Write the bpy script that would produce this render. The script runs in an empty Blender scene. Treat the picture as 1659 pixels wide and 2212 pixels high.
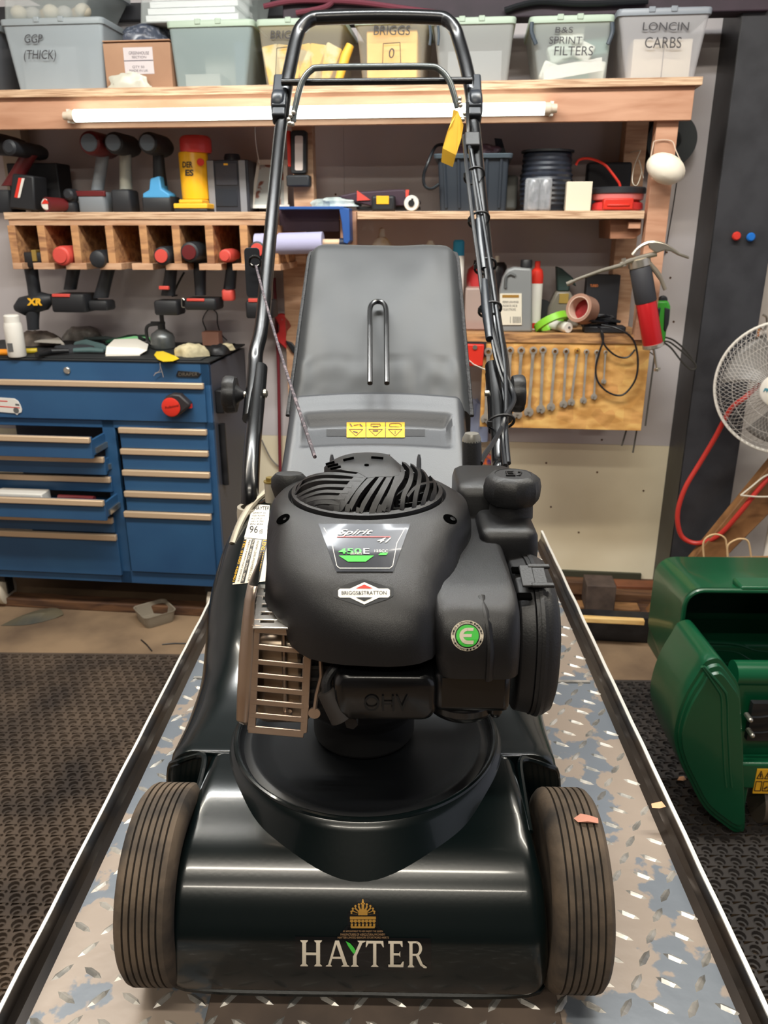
import bpy, bmesh, math, random
from mathutils import Vector as V, Matrix, noise
from mathutils.bvhtree import BVHTree
R = math.radians
pi = math.pi
rnd = random.Random(7)
scene = bpy.context.scene
COL = scene.collection

# ---------------------------------------------------------------- camera
F_PX, PITCH, YAW, CAM_H = 1700.0, R(19.7), R(1.1), 1.37
cam_d = bpy.data.cameras.new('camera')
cam = bpy.data.objects.new('camera', cam_d)
COL.objects.link(cam)
cam.location = (0, 0, CAM_H)
cam.rotation_euler = (pi / 2 - PITCH, 0, YAW)
cam_d.sensor_fit = 'VERTICAL'
cam_d.sensor_height = 36.0
cam_d.lens = F_PX / 2212 * 36.0
cam_d.clip_start = 0.02
cam_d.dof.use_dof = True
cam_d.dof.focus_distance = 0.85
cam_d.dof.aperture_fstop = 13.0
scene.camera = cam

# ---------------------------------------------------------------- world and view
world = bpy.data.worlds.new('world')
scene.world = world
world.use_nodes = True
world.node_tree.nodes['Background'].inputs[0].default_value = (0.86, 0.88, 1.0, 1)
world.node_tree.nodes['Background'].inputs[1].default_value = 0.42
vs = scene.view_settings
vs.view_transform = 'Standard'
vs.look = 'None'
vs.gamma = 1.0
vs.use_curve_mapping = False
vs.exposure = 0.5

# ---------------------------------------------------------------- ceiling lamps of the workshop and one added fill
def area_lamp(name, loc, rot, sx, sy, power, color):
    l = bpy.data.lights.new(name, 'AREA')
    l.shape = 'RECTANGLE'; l.size = sx; l.size_y = sy
    l.energy = power; l.color = color
    o = bpy.data.objects.new(name, l)
    o.location = loc; o.rotation_euler = rot
    COL.objects.link(o)
    return o
WARM = (1.0, 0.93, 0.80)
area_lamp('ceiling_or_fill_light', (-0.30, -0.10, 2.66), (0, 0, 0), 1.3, 0.06, 20, WARM)
area_lamp('ceiling_or_fill_light', (-0.25, -1.25, 2.66), (0, 0, 0), 1.5, 0.06, 22, WARM)
area_lamp('ceiling_or_fill_light', (-0.2, 1.55, 2.66), (0, 0, 0), 1.8, 0.08, 34, (0.97, 1.0, 1.0))  # added fill near the back, brightens the wall and the cowl top
area_lamp('ceiling_or_fill_light', (0.9, 1.3, 2.66), (0, 0, 0), 1.4, 0.08, 22, WARM)
area_lamp('ceiling_or_fill_light', (-1.2, 1.4, 2.66), (0, 0, 0), 1.4, 0.08, 22, WARM)

# ---------------------------------------------------------------- frames
ANG = R(5.1)
FW = Matrix.Translation((0, 3.0, 0)) @ Matrix.Rotation(-ANG, 4, 'Z')      # wall frame: u along wall, v into wall, z up
TZ = 0.687                                                             # lift table surface
FM = Matrix.Translation((-0.036, 0, TZ))                               # mower frame: x across, y away, z above table
FWi, FMi = FW.inverted(), FM.inverted()
CP = V((0, 0, CAM_H))
_mr = Matrix.Rotation(YAW, 3, 'Z') @ Matrix.Rotation(pi / 2 - PITCH, 3, 'X')
def ray(px, py):
    return _mr @ V(((px - 829.5) / F_PX, -(py - 1106) / F_PX, -1))
def mY(px, py, y):
    d = ray(px, py); return FMi @ (CP + d * (y / d.y))
def mZ(px, py, z):
    d = ray(px, py); return FMi @ (CP + d * ((z + TZ - CAM_H) / d.z))
def W(px, py, v):
    d = ray(px, py); n = V((math.sin(ANG), math.cos(ANG), 0))
    t = (v + 3.0 * n.y) / d.dot(n)
    return FWi @ (CP + d * t)
def WR(x0, y0, x1, y1, v):
    a = W((x0 + x1) / 2, y0, v); b = W((x0 + x1) / 2, y1, v)
    c = W(x0, (y0 + y1) / 2, v); d = W(x1, (y0 + y1) / 2, v)
    return c.x, d.x, b.z, a.z
def floorpt(px, py, z=0):
    d = ray(px, py); return CP + d * ((z - CAM_H) / d.z)

# ---------------------------------------------------------------- materials
MATS = {}
def mat(name, col, rough=0.5, metal=0.0, col2=None, nscale=8.0, nlo=0.4, nhi=0.65, bump=0.0, bscale=60.0, coat=0.0,
        spec=0.5, trans=0.0, alpha=1.0, emit=None, estr=0.0, wood=False, rvar=0.0, detail=4.0, ior=1.45, stretch=None):
    if name in MATS: return MATS[name]
    m = bpy.data.materials.new(name); m.use_nodes = True
    nt = m.node_tree; N = nt.nodes; L = nt.links
    b = N['Principled BSDF']
    def rgb(c): return (c[0], c[1], c[2], 1)
    b.inputs['Base Color'].default_value = rgb(col)
    b.inputs['Roughness'].default_value = rough
    b.inputs['Metallic'].default_value = metal
    b.inputs['Coat Weight'].default_value = coat
    b.inputs['Coat Roughness'].default_value = 0.08
    b.inputs['Specular IOR Level'].default_value = spec
    b.inputs['Transmission Weight'].default_value = trans
    b.inputs['IOR'].default_value = ior
    b.inputs['Alpha'].default_value = alpha
    if emit:
        b.inputs['Emission Color'].default_value = rgb(emit); b.inputs['Emission Strength'].default_value = estr
    tc = N.new('ShaderNodeTexCoord')
    src = tc.outputs['Object']
    if stretch:
        mp = N.new('ShaderNodeMapping'); mp.inputs['Scale'].default_value = stretch
        L.new(src, mp.inputs['Vector']); src = mp.outputs['Vector']
    if col2 is not None:
        n = N.new('ShaderNodeTexNoise'); n.inputs['Scale'].default_value = nscale; n.inputs['Detail'].default_value = detail
        L.new(src, n.inputs['Vector'])
        if wood: n.inputs['Distortion'].default_value = 0.6
        cr = N.new('ShaderNodeValToRGB')
        cr.color_ramp.elements[0].position = nlo; cr.color_ramp.elements[1].position = nhi
        cr.color_ramp.elements[0].color = rgb(col); cr.color_ramp.elements[1].color = rgb(col2)
        L.new(n.outputs['Fac'], cr.inputs['Fac']); L.new(cr.outputs['Color'], b.inputs['Base Color'])
        if rvar:
            mr = N.new('ShaderNodeMapRange'); mr.inputs['To Min'].default_value = rough - rvar; mr.inputs['To Max'].default_value = rough + rvar
            mr.inputs['From Min'].default_value = nlo; mr.inputs['From Max'].default_value = nhi
            L.new(n.outputs['Fac'], mr.inputs['Value']); L.new(mr.outputs['Result'], b.inputs['Roughness'])
    if bump:
        n2 = N.new('ShaderNodeTexNoise'); n2.inputs['Scale'].default_value = bscale; n2.inputs['Detail'].default_value = 3
        L.new(src, n2.inputs['Vector'])
        bp = N.new('ShaderNodeBump'); bp.inputs['Strength'].default_value = bump; bp.inputs['Distance'].default_value = 0.002
        L.new(n2.outputs['Fac'], bp.inputs['Height']); L.new(bp.outputs['Normal'], b.inputs['Normal'])
    MATS[name] = m
    return m
def S(r, g, b):                                                        # sRGB 0-255 to linear
    f = lambda c: (c / 255 / 12.92) if c <= 10 else ((c / 255 + 0.055) / 1.055) ** 2.4
    return (f(r), f(g), f(b))

# ---------------------------------------------------------------- mesh builder
class B:
    def __init__(s): s.v = []; s.f = []
    def add(s, vs, fs):
        o = len(s.v); s.v += [V(p) for p in vs]; s.f += [tuple(i + o for i in f) for f in fs]; return s
    def box(s, x0, x1, y0, y1, z0, z1):
        return s.add([(x0,y0,z0),(x1,y0,z0),(x1,y1,z0),(x0,y1,z0),(x0,y0,z1),(x1,y0,z1),(x1,y1,z1),(x0,y1,z1)],
                     [(0,3,2,1),(4,5,6,7),(0,1,5,4),(1,2,6,5),(2,3,7,6),(3,0,4,7)])
    def obox(s, c, sz, rot=None, taper=1.0):
        M = rot or Matrix.Identity(3); hx, hy, hz = sz[0]/2, sz[1]/2, sz[2]/2
        P = []
        for z, k in ((-hz, 1.0), (hz, taper)):
            for x, y in ((-hx,-hy),(hx,-hy),(hx,hy),(-hx,hy)): P.append(V(c) + M @ V((x*k, y*k, z)))
        return s.add(P, [(0,3,2,1),(4,5,6,7),(0,1,5,4),(1,2,6,5),(2,3,7,6),(3,0,4,7)])
    def loft(s, loops, cap0=True, cap1=True, closed=True, ring=False):
        n = len(loops[0]); vs = [p for l in loops for p in l]; fs = []
        m = len(loops)
        for i in range(m if ring else m - 1):
            a, b_ = i * n, ((i + 1) % m) * n
            for j in range(n if closed else n - 1):
                k = (j + 1) % n
                fs.append((a + j, a + k, b_ + k, b_ + j))
        if closed and not ring:
            if cap0: fs.append(tuple(range(n))[::-1])
            if cap1: fs.append(tuple((m - 1) * n + j for j in range(n)))
        return s.add(vs, fs)
    def cyl(s, p0, p1, r0, r1=None, n=16, cap=True):
        return s.tube([p0, p1], [r0, r0 if r1 is None else r1], n, cap=cap)
    def tube(s, pts, r, n=8, cap=True, closed=False, flat=1.0):
        pts = [V(p) for p in pts]; m = len(pts)
        rs = r if isinstance(r, (list, tuple)) else [r] * m
        T = []
        for i in range(m):
            if closed: t = pts[(i + 1) % m] - pts[i - 1]
            else: t = pts[min(i + 1, m - 1)] - pts[max(i - 1, 0)]
            T.append(t.normalized() if t.length > 1e-9 else V((0, 0, 1)))
        u = T[0].orthogonal().normalized()
        loops = []
        for i in range(m):
            u = (u - T[i] * u.dot(T[i]))
            u = u.normalized() if u.length > 1e-6 else T[i].orthogonal().normalized()
            w = T[i].cross(u)
            loops.append([pts[i] + (u * math.cos(2*pi*k/n) + w * math.sin(2*pi*k/n) * flat) * rs[i] for k in range(n)])
        return s.loft(loops, cap, cap, True, closed)
    def lathe(s, prof, o=(0, 0, 0), axis='Z', n=24, cap=True, M=None):
        o = V(o); loops = []
        for r, h in prof:
            l = []
            for k in range(n):
                c, q = r * math.cos(2*pi*k/n), r * math.sin(2*pi*k/n)
                p = V((c, q, h)) if axis == 'Z' else V((h, c, q)) if axis == 'X' else V((q, h, c))
                if M is not None: p = M @ p
                l.append(o + p)
            loops.append(l)
        return s.loft(loops, cap, cap)
    def prism(s, poly, d0, d1, plane='XZ', o=(0, 0, 0), M=None):
        def mp(a, b, d):
            p = V((a, d, b)) if plane == 'XZ' else V((a, b, d)) if plane == 'XY' else V((d, a, b))
            if M is not None: p = M @ p
            return V(o) + p
        return s.loft([[mp(a, b, d0) for a, b in poly], [mp(a, b, d1) for a, b in poly]])
    def grid(s, nu, nv, fn):
        vs = [fn(i / nu, j / nv) for j in range(nv + 1) for i in range(nu + 1)]
        fs = [(j*(nu+1)+i, j*(nu+1)+i+1, (j+1)*(nu+1)+i+1, (j+1)*(nu+1)+i) for j in range(nv) for i in range(nu)]
        return s.add(vs, fs)
    def ball(s, c, r, n=12, sc=(1, 1, 1), M=None):
        prof = [(max(1e-4, math.sin(pi * i / (n // 2 + 2))), -math.cos(pi * i / (n // 2 + 2))) for i in range(n // 2 + 3)]
        loops = []
        for q, h in prof:
            l = []
            for k in range(n):
                p = V((q*math.cos(2*pi*k/n)*sc[0]*r, q*math.sin(2*pi*k/n)*sc[1]*r, h*sc[2]*r))
                if M is not None: p = M @ p
                l.append(V(c) + p)
            loops.append(l)
        return s.loft(loops)
    def xf(s, M):
        s.v = [M @ p for p in s.v]; return s

def smooth_path(pts, n=8, closed=False):
    pts = [V(p) for p in pts]; out = []; m = len(pts)
    rng = range(m if closed else m - 1)
    for i in rng:
        p0 = pts[(i - 1) % m] if closed else pts[max(i - 1, 0)]
        p1 = pts[i]; p2 = pts[(i + 1) % m] if closed else pts[min(i + 1, m - 1)]
        p3 = pts[(i + 2) % m] if closed else pts[min(i + 2, m - 1)]
        for k in range(n):
            t = k / n
            out.append(0.5 * ((2*p1) + (p2 - p0)*t + (2*p0 - 5*p1 + 4*p2 - p3)*t*t + (3*p1 - p0 - 3*p2 + p3)*t*t*t))
    if not closed: out.append(pts[-1])
    return out
def rrect(x0, x1, y0, y1, r, n=4):
    out = []
    for cx, cy, a in ((x1 - r, y0 + r, -pi/2), (x1 - r, y1 - r, 0), (x0 + r, y1 - r, pi/2), (x0 + r, y0 + r, pi)):
        for k in range(n + 1):
            t = a + (pi/2) * k / n
            out.append((cx + r * math.cos(t), cy + r * math.sin(t)))
    return out

# ---------------------------------------------------------------- objects
def _mesh(name, b, m, off, smooth, ang):
    me = bpy.data.meshes.new(name)
    me.from_pydata([tuple(p - off) for p in b.v], [], b.f)
    me.validate()
    bm = bmesh.new(); bm.from_mesh(me); bmesh.ops.recalc_face_normals(bm, faces=bm.faces); bm.to_mesh(me); bm.free()
    me.materials.append(m)
    if smooth:
        me.shade_smooth(); me.set_sharp_from_angle(angle=R(ang))
    return me
def tag(o, label=None, cat=None, group=None, kind=None):
    if label: o['label'] = label
    if cat: o['category'] = cat
    if group: o['group'] = group
    if kind: o['kind'] = kind
    return o
def _fin(o, bev, seg=2):
    if bev:
        md = o.modifiers.new('bevel', 'BEVEL'); md.width = bev; md.segments = seg; md.limit_method = 'ANGLE'; md.angle_limit = R(40)
        md.harden_normals = False
def thing(name, label, cat, o=(0, 0, 0), frame=FW, group=None):
    e = bpy.data.objects.new(name, None); COL.objects.link(e)
    e.empty_display_size = 0.02
    e.matrix_world = frame @ Matrix.Translation(o)
    e['_x'], e['_y'], e['_z'] = o[0], o[1], o[2]
    return tag(e, label, cat, group)
def part(parent, name, b, m, bev=0, smooth=True, ang=35, label=None, kind=None, seg=2):
    off = V((parent['_x'], parent['_y'], parent['_z']))
    o = bpy.data.objects.new(name, _mesh(name, b, m, off, smooth, ang)); COL.objects.link(o)
    o.parent = parent
    o['_x'], o['_y'], o['_z'] = off
    _fin(o, bev, seg)
    return tag(o, label, None, None, kind)
def solo(name, label, cat, b, m, o=None, frame=FW, bev=0, smooth=True, ang=35, group=None, kind=None, seg=2):
    if o is None:
        o = V((sum(p.x for p in b.v) / len(b.v), sum(p.y for p in b.v) / len(b.v), min(p.z for p in b.v)))
    o = V(o)
    ob = bpy.data.objects.new(name, _mesh(name, b, m, o, smooth, ang)); COL.objects.link(ob)
    ob.matrix_world = frame @ Matrix.Translation(o)
    ob['_x'], ob['_y'], ob['_z'] = o
    _fin(ob, bev, seg)
    return tag(ob, label, cat, group, kind)
def struct(name, b, m, label=None, bev=0, frame=FW, smooth=False):
    return solo(name, label or name.replace('_', ' '), 'structure', b, m, (0, 0, 0), frame, bev, smooth, kind='structure')
def dup(root, M):
    c = root.copy(); COL.objects.link(c); c.matrix_world = M
    for ch in root.children:
        k = ch.copy(); COL.objects.link(k); k.parent = c
        for g in ch.children:
            d = g.copy(); COL.objects.link(d); d.parent = k
    return c

# ---------------------------------------------------------------- lettering
_tc = {}
def text2d(s, extrude=False, shear=0.0, bold=0.0):
    key = (s, shear, bold)
    if key in _tc: return _tc[key]
    cu = bpy.data.curves.new('t', 'FONT'); cu.body = s; cu.resolution_u = 3; cu.shear = shear; cu.offset = bold
    ob = bpy.data.objects.new('t', cu); COL.objects.link(ob)
    dg = bpy.context.evaluated_depsgraph_get()
    me = bpy.data.meshes.new_from_object(ob.evaluated_get(dg))
    vs = [(p.co.x, p.co.y) for p in me.vertices]; fs = [tuple(p.vertices) for p in me.polygons]
    bpy.data.objects.remove(ob); bpy.data.curves.remove(cu); bpy.data.meshes.remove(me)
    x0, x1 = min(p[0] for p in vs), max(p[0] for p in vs); y0, y1 = min(p[1] for p in vs), max(p[1] for p in vs)
    out = ([((x - x0) / (x1 - x0), (y - y0) / (y1 - y0)) for x, y in vs], fs)
    _tc[key] = out
    return out
def text_quad(b, s, p00, p10, p01, lift=0.0004, shear=0.0, bold=0.0):
    """lettering laid on the parallelogram p00 (lower left), p10 (lower right), p01 (upper left)"""
    vs, fs = text2d(s, shear=shear, bold=bold)
    p00, p10, p01 = V(p00), V(p10), V(p01)
    ex, ey = p10 - p00, p01 - p00
    n = ex.cross(ey).normalized() * lift
    return b.add([p00 + ex * x + ey * y + n for x, y in vs], fs)
# ================================================================ THE SETTING
wood_a = mat('pine_wood', S(204,164,132), 0.55, col2=S(178,134,102), nscale=9, nlo=0.35, nhi=0.7, wood=True, stretch=(1, 6, 9), bump=0.1)  # this and the next two woods are muted to carry background haze
wood_b = mat('orange_ply', S(194,148,120), 0.55, col2=S(172,124,96), nscale=5, nlo=0.35, nhi=0.7, wood=True, stretch=(1, 5, 7), bump=0.08)
wood_e = mat('plywood_edge', S(216,184,152), 0.6, col2=S(156,116,86), nscale=14, nlo=0.4, nhi=0.66, wood=True, stretch=(0.6, 4, 22))
wood_d = mat('dark_timber', S(104,72,48), 0.7, col2=S(66,44,32), nscale=7, wood=True, stretch=(1, 4, 6), bump=0.2)
wood_o = mat('old_timber', S(150,108,68), 0.6, col2=S(110,76,46), nscale=6, wood=True, stretch=(2, 6, 6), bump=0.15)
wall_m = mat('painted_wall', S(206,199,200), 0.75, col2=S(182,174,175), nscale=1.6, nlo=0.42, nhi=0.75, bump=0.15, bscale=25, detail=7)
wall_c = mat('warm_lit_wall', S(240,228,200), 0.7, col2=S(220,206,176), nscale=2.2, nlo=0.42, nhi=0.8, bump=0.12, bscale=25, detail=8)  # wall paint with warm light in the colour; upper sheets kept cooler
wall_r = mat('rough_plaster', S(216,208,198), 0.8, col2=S(176,166,156), nscale=3, nlo=0.45, nhi=0.75, bump=0.6, bscale=14, detail=8)
ceil_m = mat('ceiling_paint', S(118,116,114), 0.8, col2=S(98,96,94), nscale=2)
floor_m = mat('dusty_concrete', S(140,116,90), 0.8, col2=S(92,74,58), nscale=3.2, nlo=0.38, nhi=0.7, bump=0.4, bscale=30, detail=9)
col_m = mat('column_paint', S(52,52,56), 0.6, col2=S(42,42,46), nscale=12, bump=0.2, bscale=90)
black_s = mat('black_steel', S(18,18,20), 0.45, col2=S(34,34,36), nscale=14)

# wall panels: painted sheets with shadow gaps, each its own piece
wb = struct('wall_back', B().box(-2.75, 1.2, 0.012, 0.1, 0, 2.72), wall_m, 'painted back wall of the workshop')
k = 0
for x0, x1 in ((-2.75, -1.42), (-1.4193, -0.2), (-0.1993, 1.2)):
    for z0, z1 in ((0.0, 0.60), (0.6008, 2.72)):
        p = part(wb, 'panel', B().box(x0, x1, 0, 0.0125, z0, z1), wall_c if z0 == 0 else wall_m, 0.0004, smooth=False)
sc = B()
for px, py in ((1378,690),(1440,545),(1448,600),(1455,695),(1340,563),(1420,800),(1300,950),(1290,1020),(1180,1000),(1250,1150),(1390,1060),(1420,560),(660,470),(725,420),(1190,1095)):
    q = W(px, py, 0); sc.cyl((q.x, -0.0012, q.z), (q.x, 0.001, q.z), 0.004, n=8)
part(wb, 'screw_head', sc, wood_d, kind='stuff')
struct('wall_right', B().grid(40, 60, lambda s, t: V((1.14 + s * 1.5, -0.005 + 0.012 * noise.noise(V((s * 9, t * 14, 1))), t * 2.7))), wall_r, 'rough plastered wall right of the dark column', smooth=True)
fl = struct('floor', B().box(-3, 3, -2.0, 3.4, -0.1, 0), floor_m, 'dusty concrete floor', frame=Matrix.Identity(4))
struct('ceiling', B().box(-3, 3, -2.0, 3.4, 2.72, 2.8), ceil_m, 'pale workshop ceiling', frame=Matrix.Identity(4))
struct('wall_front', B().box(-3, 3, -2.1, -2.0, 0, 2.72), mat('shutter_grey', S(62,58,56), 0.6, col2=S(48,46,46), nscale=1), 'grey wall behind the photographer', frame=Matrix.Identity(4))
struct('wall_left', B().box(-2.9, -2.8, -2.0, 3.4, 0, 2.72), wall_m, 'painted side wall out on the left', frame=Matrix.Identity(4))

# dark steel column: flange and web of an I section
cb = struct('column', B().box(1.10, 1.215, -0.20, -0.188, 0.0, 2.72), col_m, 'dark grey painted steel column', bev=0.003)
part(cb, 'web', B().box(1.03, 1.045, -0.188, 0.0, 0.0, 2.72), black_s)
part(cb, 'flange', B().box(1.03, 1.215, -0.2005, -0.19, 0.0, 2.72), col_m, 0.003)
part(cb, 'edge_paint', B().box(1.0285, 1.032, -0.2, -0.0, 0.0, 2.72), black_s)
for px, py, c, nm in ((1589, 510, S(214,62,52), 'red'), (1620, 512, S(36,110,196), 'blue')):
    q = W(px, py, -0.205)
    solo('push_magnet', '%s round magnet stuck high on the dark steel column' % nm, 'magnet',
         B().lathe([(0.001,-0.016),(0.010,-0.0155),(0.0135,-0.011),(0.0135,-0.006),(0.009,-0.002),(0.009,0.0042)], (q.x, -0.205, q.z), 'Y', 20), mat('magnet_' + nm, c, 0.3))

# concrete sill and steel channel along the wall foot (right)
k0, k1 = W(1190, 1350, -0.42), W(1440, 1350, -0.42)
b = B().box(0.3, 1.35, -0.45, -0.40, 0.0, 0.10)
struct('trim_1', b, black_s, 'black steel channel lying along the wall foot', bev=0.004)
b = B().box(0.2, 1.6, -0.40, 0.0, 0.0, 0.05)
struct('trim_2', b, wood_d, 'dark timber sill between channel and wall', bev=0.004)
# timber kerb under the cabinet (left)
struct('trim_3', B().box(-2.4, -0.35, -0.42, -0.36, 0.0, 0.035), wood_d, 'dark timber kerb under the tool cabinet', bev=0.004)

# long dark beam and hoses above the top shelf
bp = WR(560, 6, 1560, 42, -0.18)
struct('beam', B().box(-0.35, 1.10, -0.22, -0.14, bp[2] - 0.005, bp[3] + 0.01), mat('beam_paint', S(60,46,56), 0.6, col2=S(44,34,42), nscale=6), 'dark purple brown steel beam above the storage tubs', bev=0.004)
struct('rail', B().box(-1.7, -0.35, -0.03, 0.0, 2.04, 2.09), col_m, 'dark rail on the wall behind the top tubs', bev=0.002)

# ---------------------------------------------------------------- rubber ring mats
rub = mat('dusty_rubber', S(84,70,58), 0.8, col2=S(48,40,35), nscale=5, nlo=0.35, nhi=0.7, bump=0.3, bscale=80, detail=6)
rub2 = mat('clean_rubber', S(58,53,50), 0.7, col2=S(36,33,32), nscale=6, nlo=0.35, nhi=0.7, bump=0.3, bscale=80)
def cell(x0, x1, y0, y1, cx, cy, r, zt, n=12):
    """a rectangle of mat top with a stepped round hole"""
    rect = []; circ = []
    for k in range(n):
        a = 2 * pi * k / n + pi / n
        c, s_ = math.cos(a), math.sin(a)
        tx = ((x1 - cx) / c if c > 0 else (x0 - cx) / c) if abs(c) > 1e-6 else 1e9
        ty = ((y1 - cy) / s_ if s_ > 0 else (y0 - cy) / s_) if abs(s_) > 1e-6 else 1e9
        t = min(tx, ty); rect.append([cx + c * t, cy + s_ * t]); circ.append((c, s_))
    for X, Y in ((x1, y1), (x0, y1), (x0, y0), (x1, y0)):              # snap the nearest border points to the corners
        k = min(range(n), key=lambda q: (rect[q][0] - X) ** 2 + (rect[q][1] - Y) ** 2); rect[k] = [X, Y]
    L0 = [(p[0], p[1], zt) for p in rect]
    L1 = [(cx + c * r * 1.12, cy + s_ * r * 1.12, zt) for c, s_ in circ]
    L2 = [(cx + c * r, cy + s_ * r, zt + 0.0015) for c, s_ in circ]
    L3 = [(cx + c * r * 0.94, cy + s_ * r * 0.94, zt - 0.007) for c, s_ in circ]
    L4 = [(cx + c * r * 0.62, cy + s_ * r * 0.62, zt - 0.008) for c, s_ in circ]
    L5 = [(cx + c * r * 0.60, cy + s_ * r * 0.60, 0.001) for c, s_ in circ]
    return [L0, L1, L2, L3, L4, L5]
def mat_mesh(x0, y0, x1, y1, keep=lambda x, y: True, zt=0.016):
    p, h = 0.036, 0.0335
    b = B(); vs = b.v; fs = b.f
    nj = int((y1 - y0) / h); ni = int((x1 - x0) / p)
    for j in range(nj):
        sh = (j % 2) * p / 2
        for i in range(ni):
            xa, ya = x0 + i * p + sh, y0 + j * h
            if not keep(xa, ya): continue
            for L in (cell(xa, xa + p, ya, ya + h * 0.76, xa + p/2, ya + h * 0.38, 0.0118, zt),
                      cell(xa, xa + p, ya + h * 0.76, ya + h, xa + p/2 + p * 0.25, ya + h * 0.88, 0.0033, zt, 8)):
                n = len(L[0]); o = len(vs)
                for l in L: vs.extend(V(q) for q in l)
                for q in range(len(L) - 1):
                    for k in range(n):
                        kk = (k + 1) % n
                        fs.append((o + q*n + k, o + q*n + kk, o + (q+1)*n + kk, o + (q+1)*n + k))
    b.box(x0 - 0.012, x0, y0, y0 + nj*h, 0, zt); b.box(x0, x0 + ni*p, y0 - 0.012, y0, 0, zt); b.box(x0, x0 + ni*p, y0 + nj*h, y0 + nj*h + 0.012, 0, zt)
    return b
def flat(name, label, b, m):
    me = bpy.data.meshes.new(name); me.from_pydata([tuple(p) for p in b.v], [], b.f); me.materials.append(m)
    o = bpy.data.objects.new(name, me); COL.objects.link(o); return tag(o, label, 'mat')
flat('rubber_mat', 'brown dusty rubber ring mat on the floor left of the lift table', mat_mesh(-1.45, 0.55, -0.42, 2.34, lambda x, y: x > -1.0 * y * 0.62 - 0.12), rub)
flat('rubber_mat', 'black rubber ring mat on the floor right of the lift table', mat_mesh(0.36, 0.55, 1.5, 2.22, lambda x, y: x < y * 0.62 + 0.12), rub2)
# ================================================================ LIFT TABLE
tplate = mat('worn_tread_plate', S(144,130,118), 0.42, metal=0.1, col2=S(104,110,118), nscale=15, nlo=0.51, nhi=0.53, bump=0.25, bscale=45, detail=7)
tread_m = mat('bare_tread_metal', S(205,200,192), 0.35, metal=0.6, col2=S(140,138,134), nscale=30, nlo=0.42, nhi=0.6)
rim_in = mat('rim_dark', S(70,60,52), 0.28, metal=0.6, col2=S(38,34,32), nscale=9, stretch=(1,0.3,1))
rim_m = mat('worn_rim_edge', S(215,212,205), 0.4, metal=0.3)
X0, X1 = -0.313, 0.365
tb = thing('lift_table', 'diamond tread steel lift table with raised rims under the lawn mower', 'lift table', (0.02, 0.9, -TZ), FM)
part(tb, 'tread_plate', B().box(X0, X1, 0.25, 1.7, -0.05, 0.0), tplate, 0.002)
for x, s_ in ((X0, -1), (X1, 1)):
    b = B(); n = 60
    def rimf(u, v, x=x, s_=s_):
        y = 0.25 + v * 1.45
        w = 0.0012 * noise.noise(V((y * 14, s_, 0)))
        prof = [(-s_*0.012, 0.0), (-s_*0.004, 0.004), (w, 0.012), (w, 0.030), (s_*0.004 + w, 0.030), (s_*0.004 + w, -0.05)]
        q = prof[min(5, int(round(u * 5)))]
        return V((x + q[0], y, q[1]))
    b.grid(5, n, rimf)
    part(tb, 'rim', b, rim_in, ang=20)
    b = B(); b.loft([[V((x + 0.0012*noise.noise(V((y*14, s_, 0))) + dx, y, z)) for dx, z in ((-0.0005,0.0295),(s_*0.0042,0.0295),(s_*0.0042,0.0315),(-0.0005,0.0315))] for y in [0.25 + 1.45*i/n for i in range(n+1)]])
    part(tb, 'rim_edge', b, rim_m, label='bare bright top edge of the rim')
b = B()
yy = mZ(1250, 1474, 0).y
b.box(X0 + 0.02, X1 - 0.02, yy - 0.003, yy + 0.003, -0.001, 0.0025)
part(tb, 'seam', b, tread_m)
xa, xb = mZ(452, 2170, 0).x, mZ(1205, 2170, 0).x
part(tb, 'centre_panel', B().box(xa, xb, 0.26, 0.66, -0.001, 0.003), mat('shaded_plate', S(106,92,82), 0.45, metal=0.2, col2=S(84,74,68), nscale=14), 0.001)  # panel lies in shadow: the shade is put into this darker colour
b = B()
def lozenge(b, x, y, a, l=0.0125, w=0.0036, h=0.0019):
    c, s_ = math.cos(a), math.sin(a)
    P = []
    for t, q, z in ((-1,0,0),(-0.45,-1,0),(0.45,-0.9,0),(1,0,0),(0.45,0.9,0),(-0.45,1,0),(-0.55,0,h),(0.55,0,h)):
        P.append(V((x + c*t*l - s_*q*w, y + s_*t*l + c*q*w, z)))
    b.add(P, [(0,1,6),(1,2,7,6),(2,3,7),(3,4,7),(4,5,6,7),(5,0,6)])
pt = 0.031
for j in range(int(1.35 / (pt * 0.86))):
    for i in range(-16, 18):
        x = i * pt + (j % 2) * pt / 2 + 0.02; y = 0.30 + j * pt * 0.86
        if not (X0 + 0.018 < x < X1 - 0.018): continue
        if xa - 0.01 < x < xb + 0.01 and y < 0.66: z0 = 0.003
        else: z0 = 0
        n0 = len(b.v)
        lozenge(b, x + rnd.uniform(-.001,.001), y, R(52) if (i + j // 2) % 2 else R(-30), h=0.0022)
        for q in range(n0, len(b.v)): b.v[q].z += z0 - 0.0001
part(tb, 'raised_treads', b, tread_m, kind='stuff', smooth=False)
b = B()
for x in (X0 + 0.06, X1 - 0.06):
    b.obox((x, 0.9, -0.33), (0.04, 0.05, 1.28), Matrix.Rotation(R(60), 3, 'X'))
part(tb, 'scissor_arm', b, black_s, 0.003)
b = B()
for x in (X0 + 0.11, X1 - 0.11):
    b.obox((x, 0.9, -0.33), (0.04, 0.05, 1.28), Matrix.Rotation(R(-60), 3, 'X'))
part(tb, 'scissor_arm', b, black_s, 0.003)
b = B().box(X0 + 0.03, X1 - 0.03, 0.28, 1.5, -TZ, -TZ + 0.06)
part(tb, 'base_frame', b, black_s, 0.005)

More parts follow.
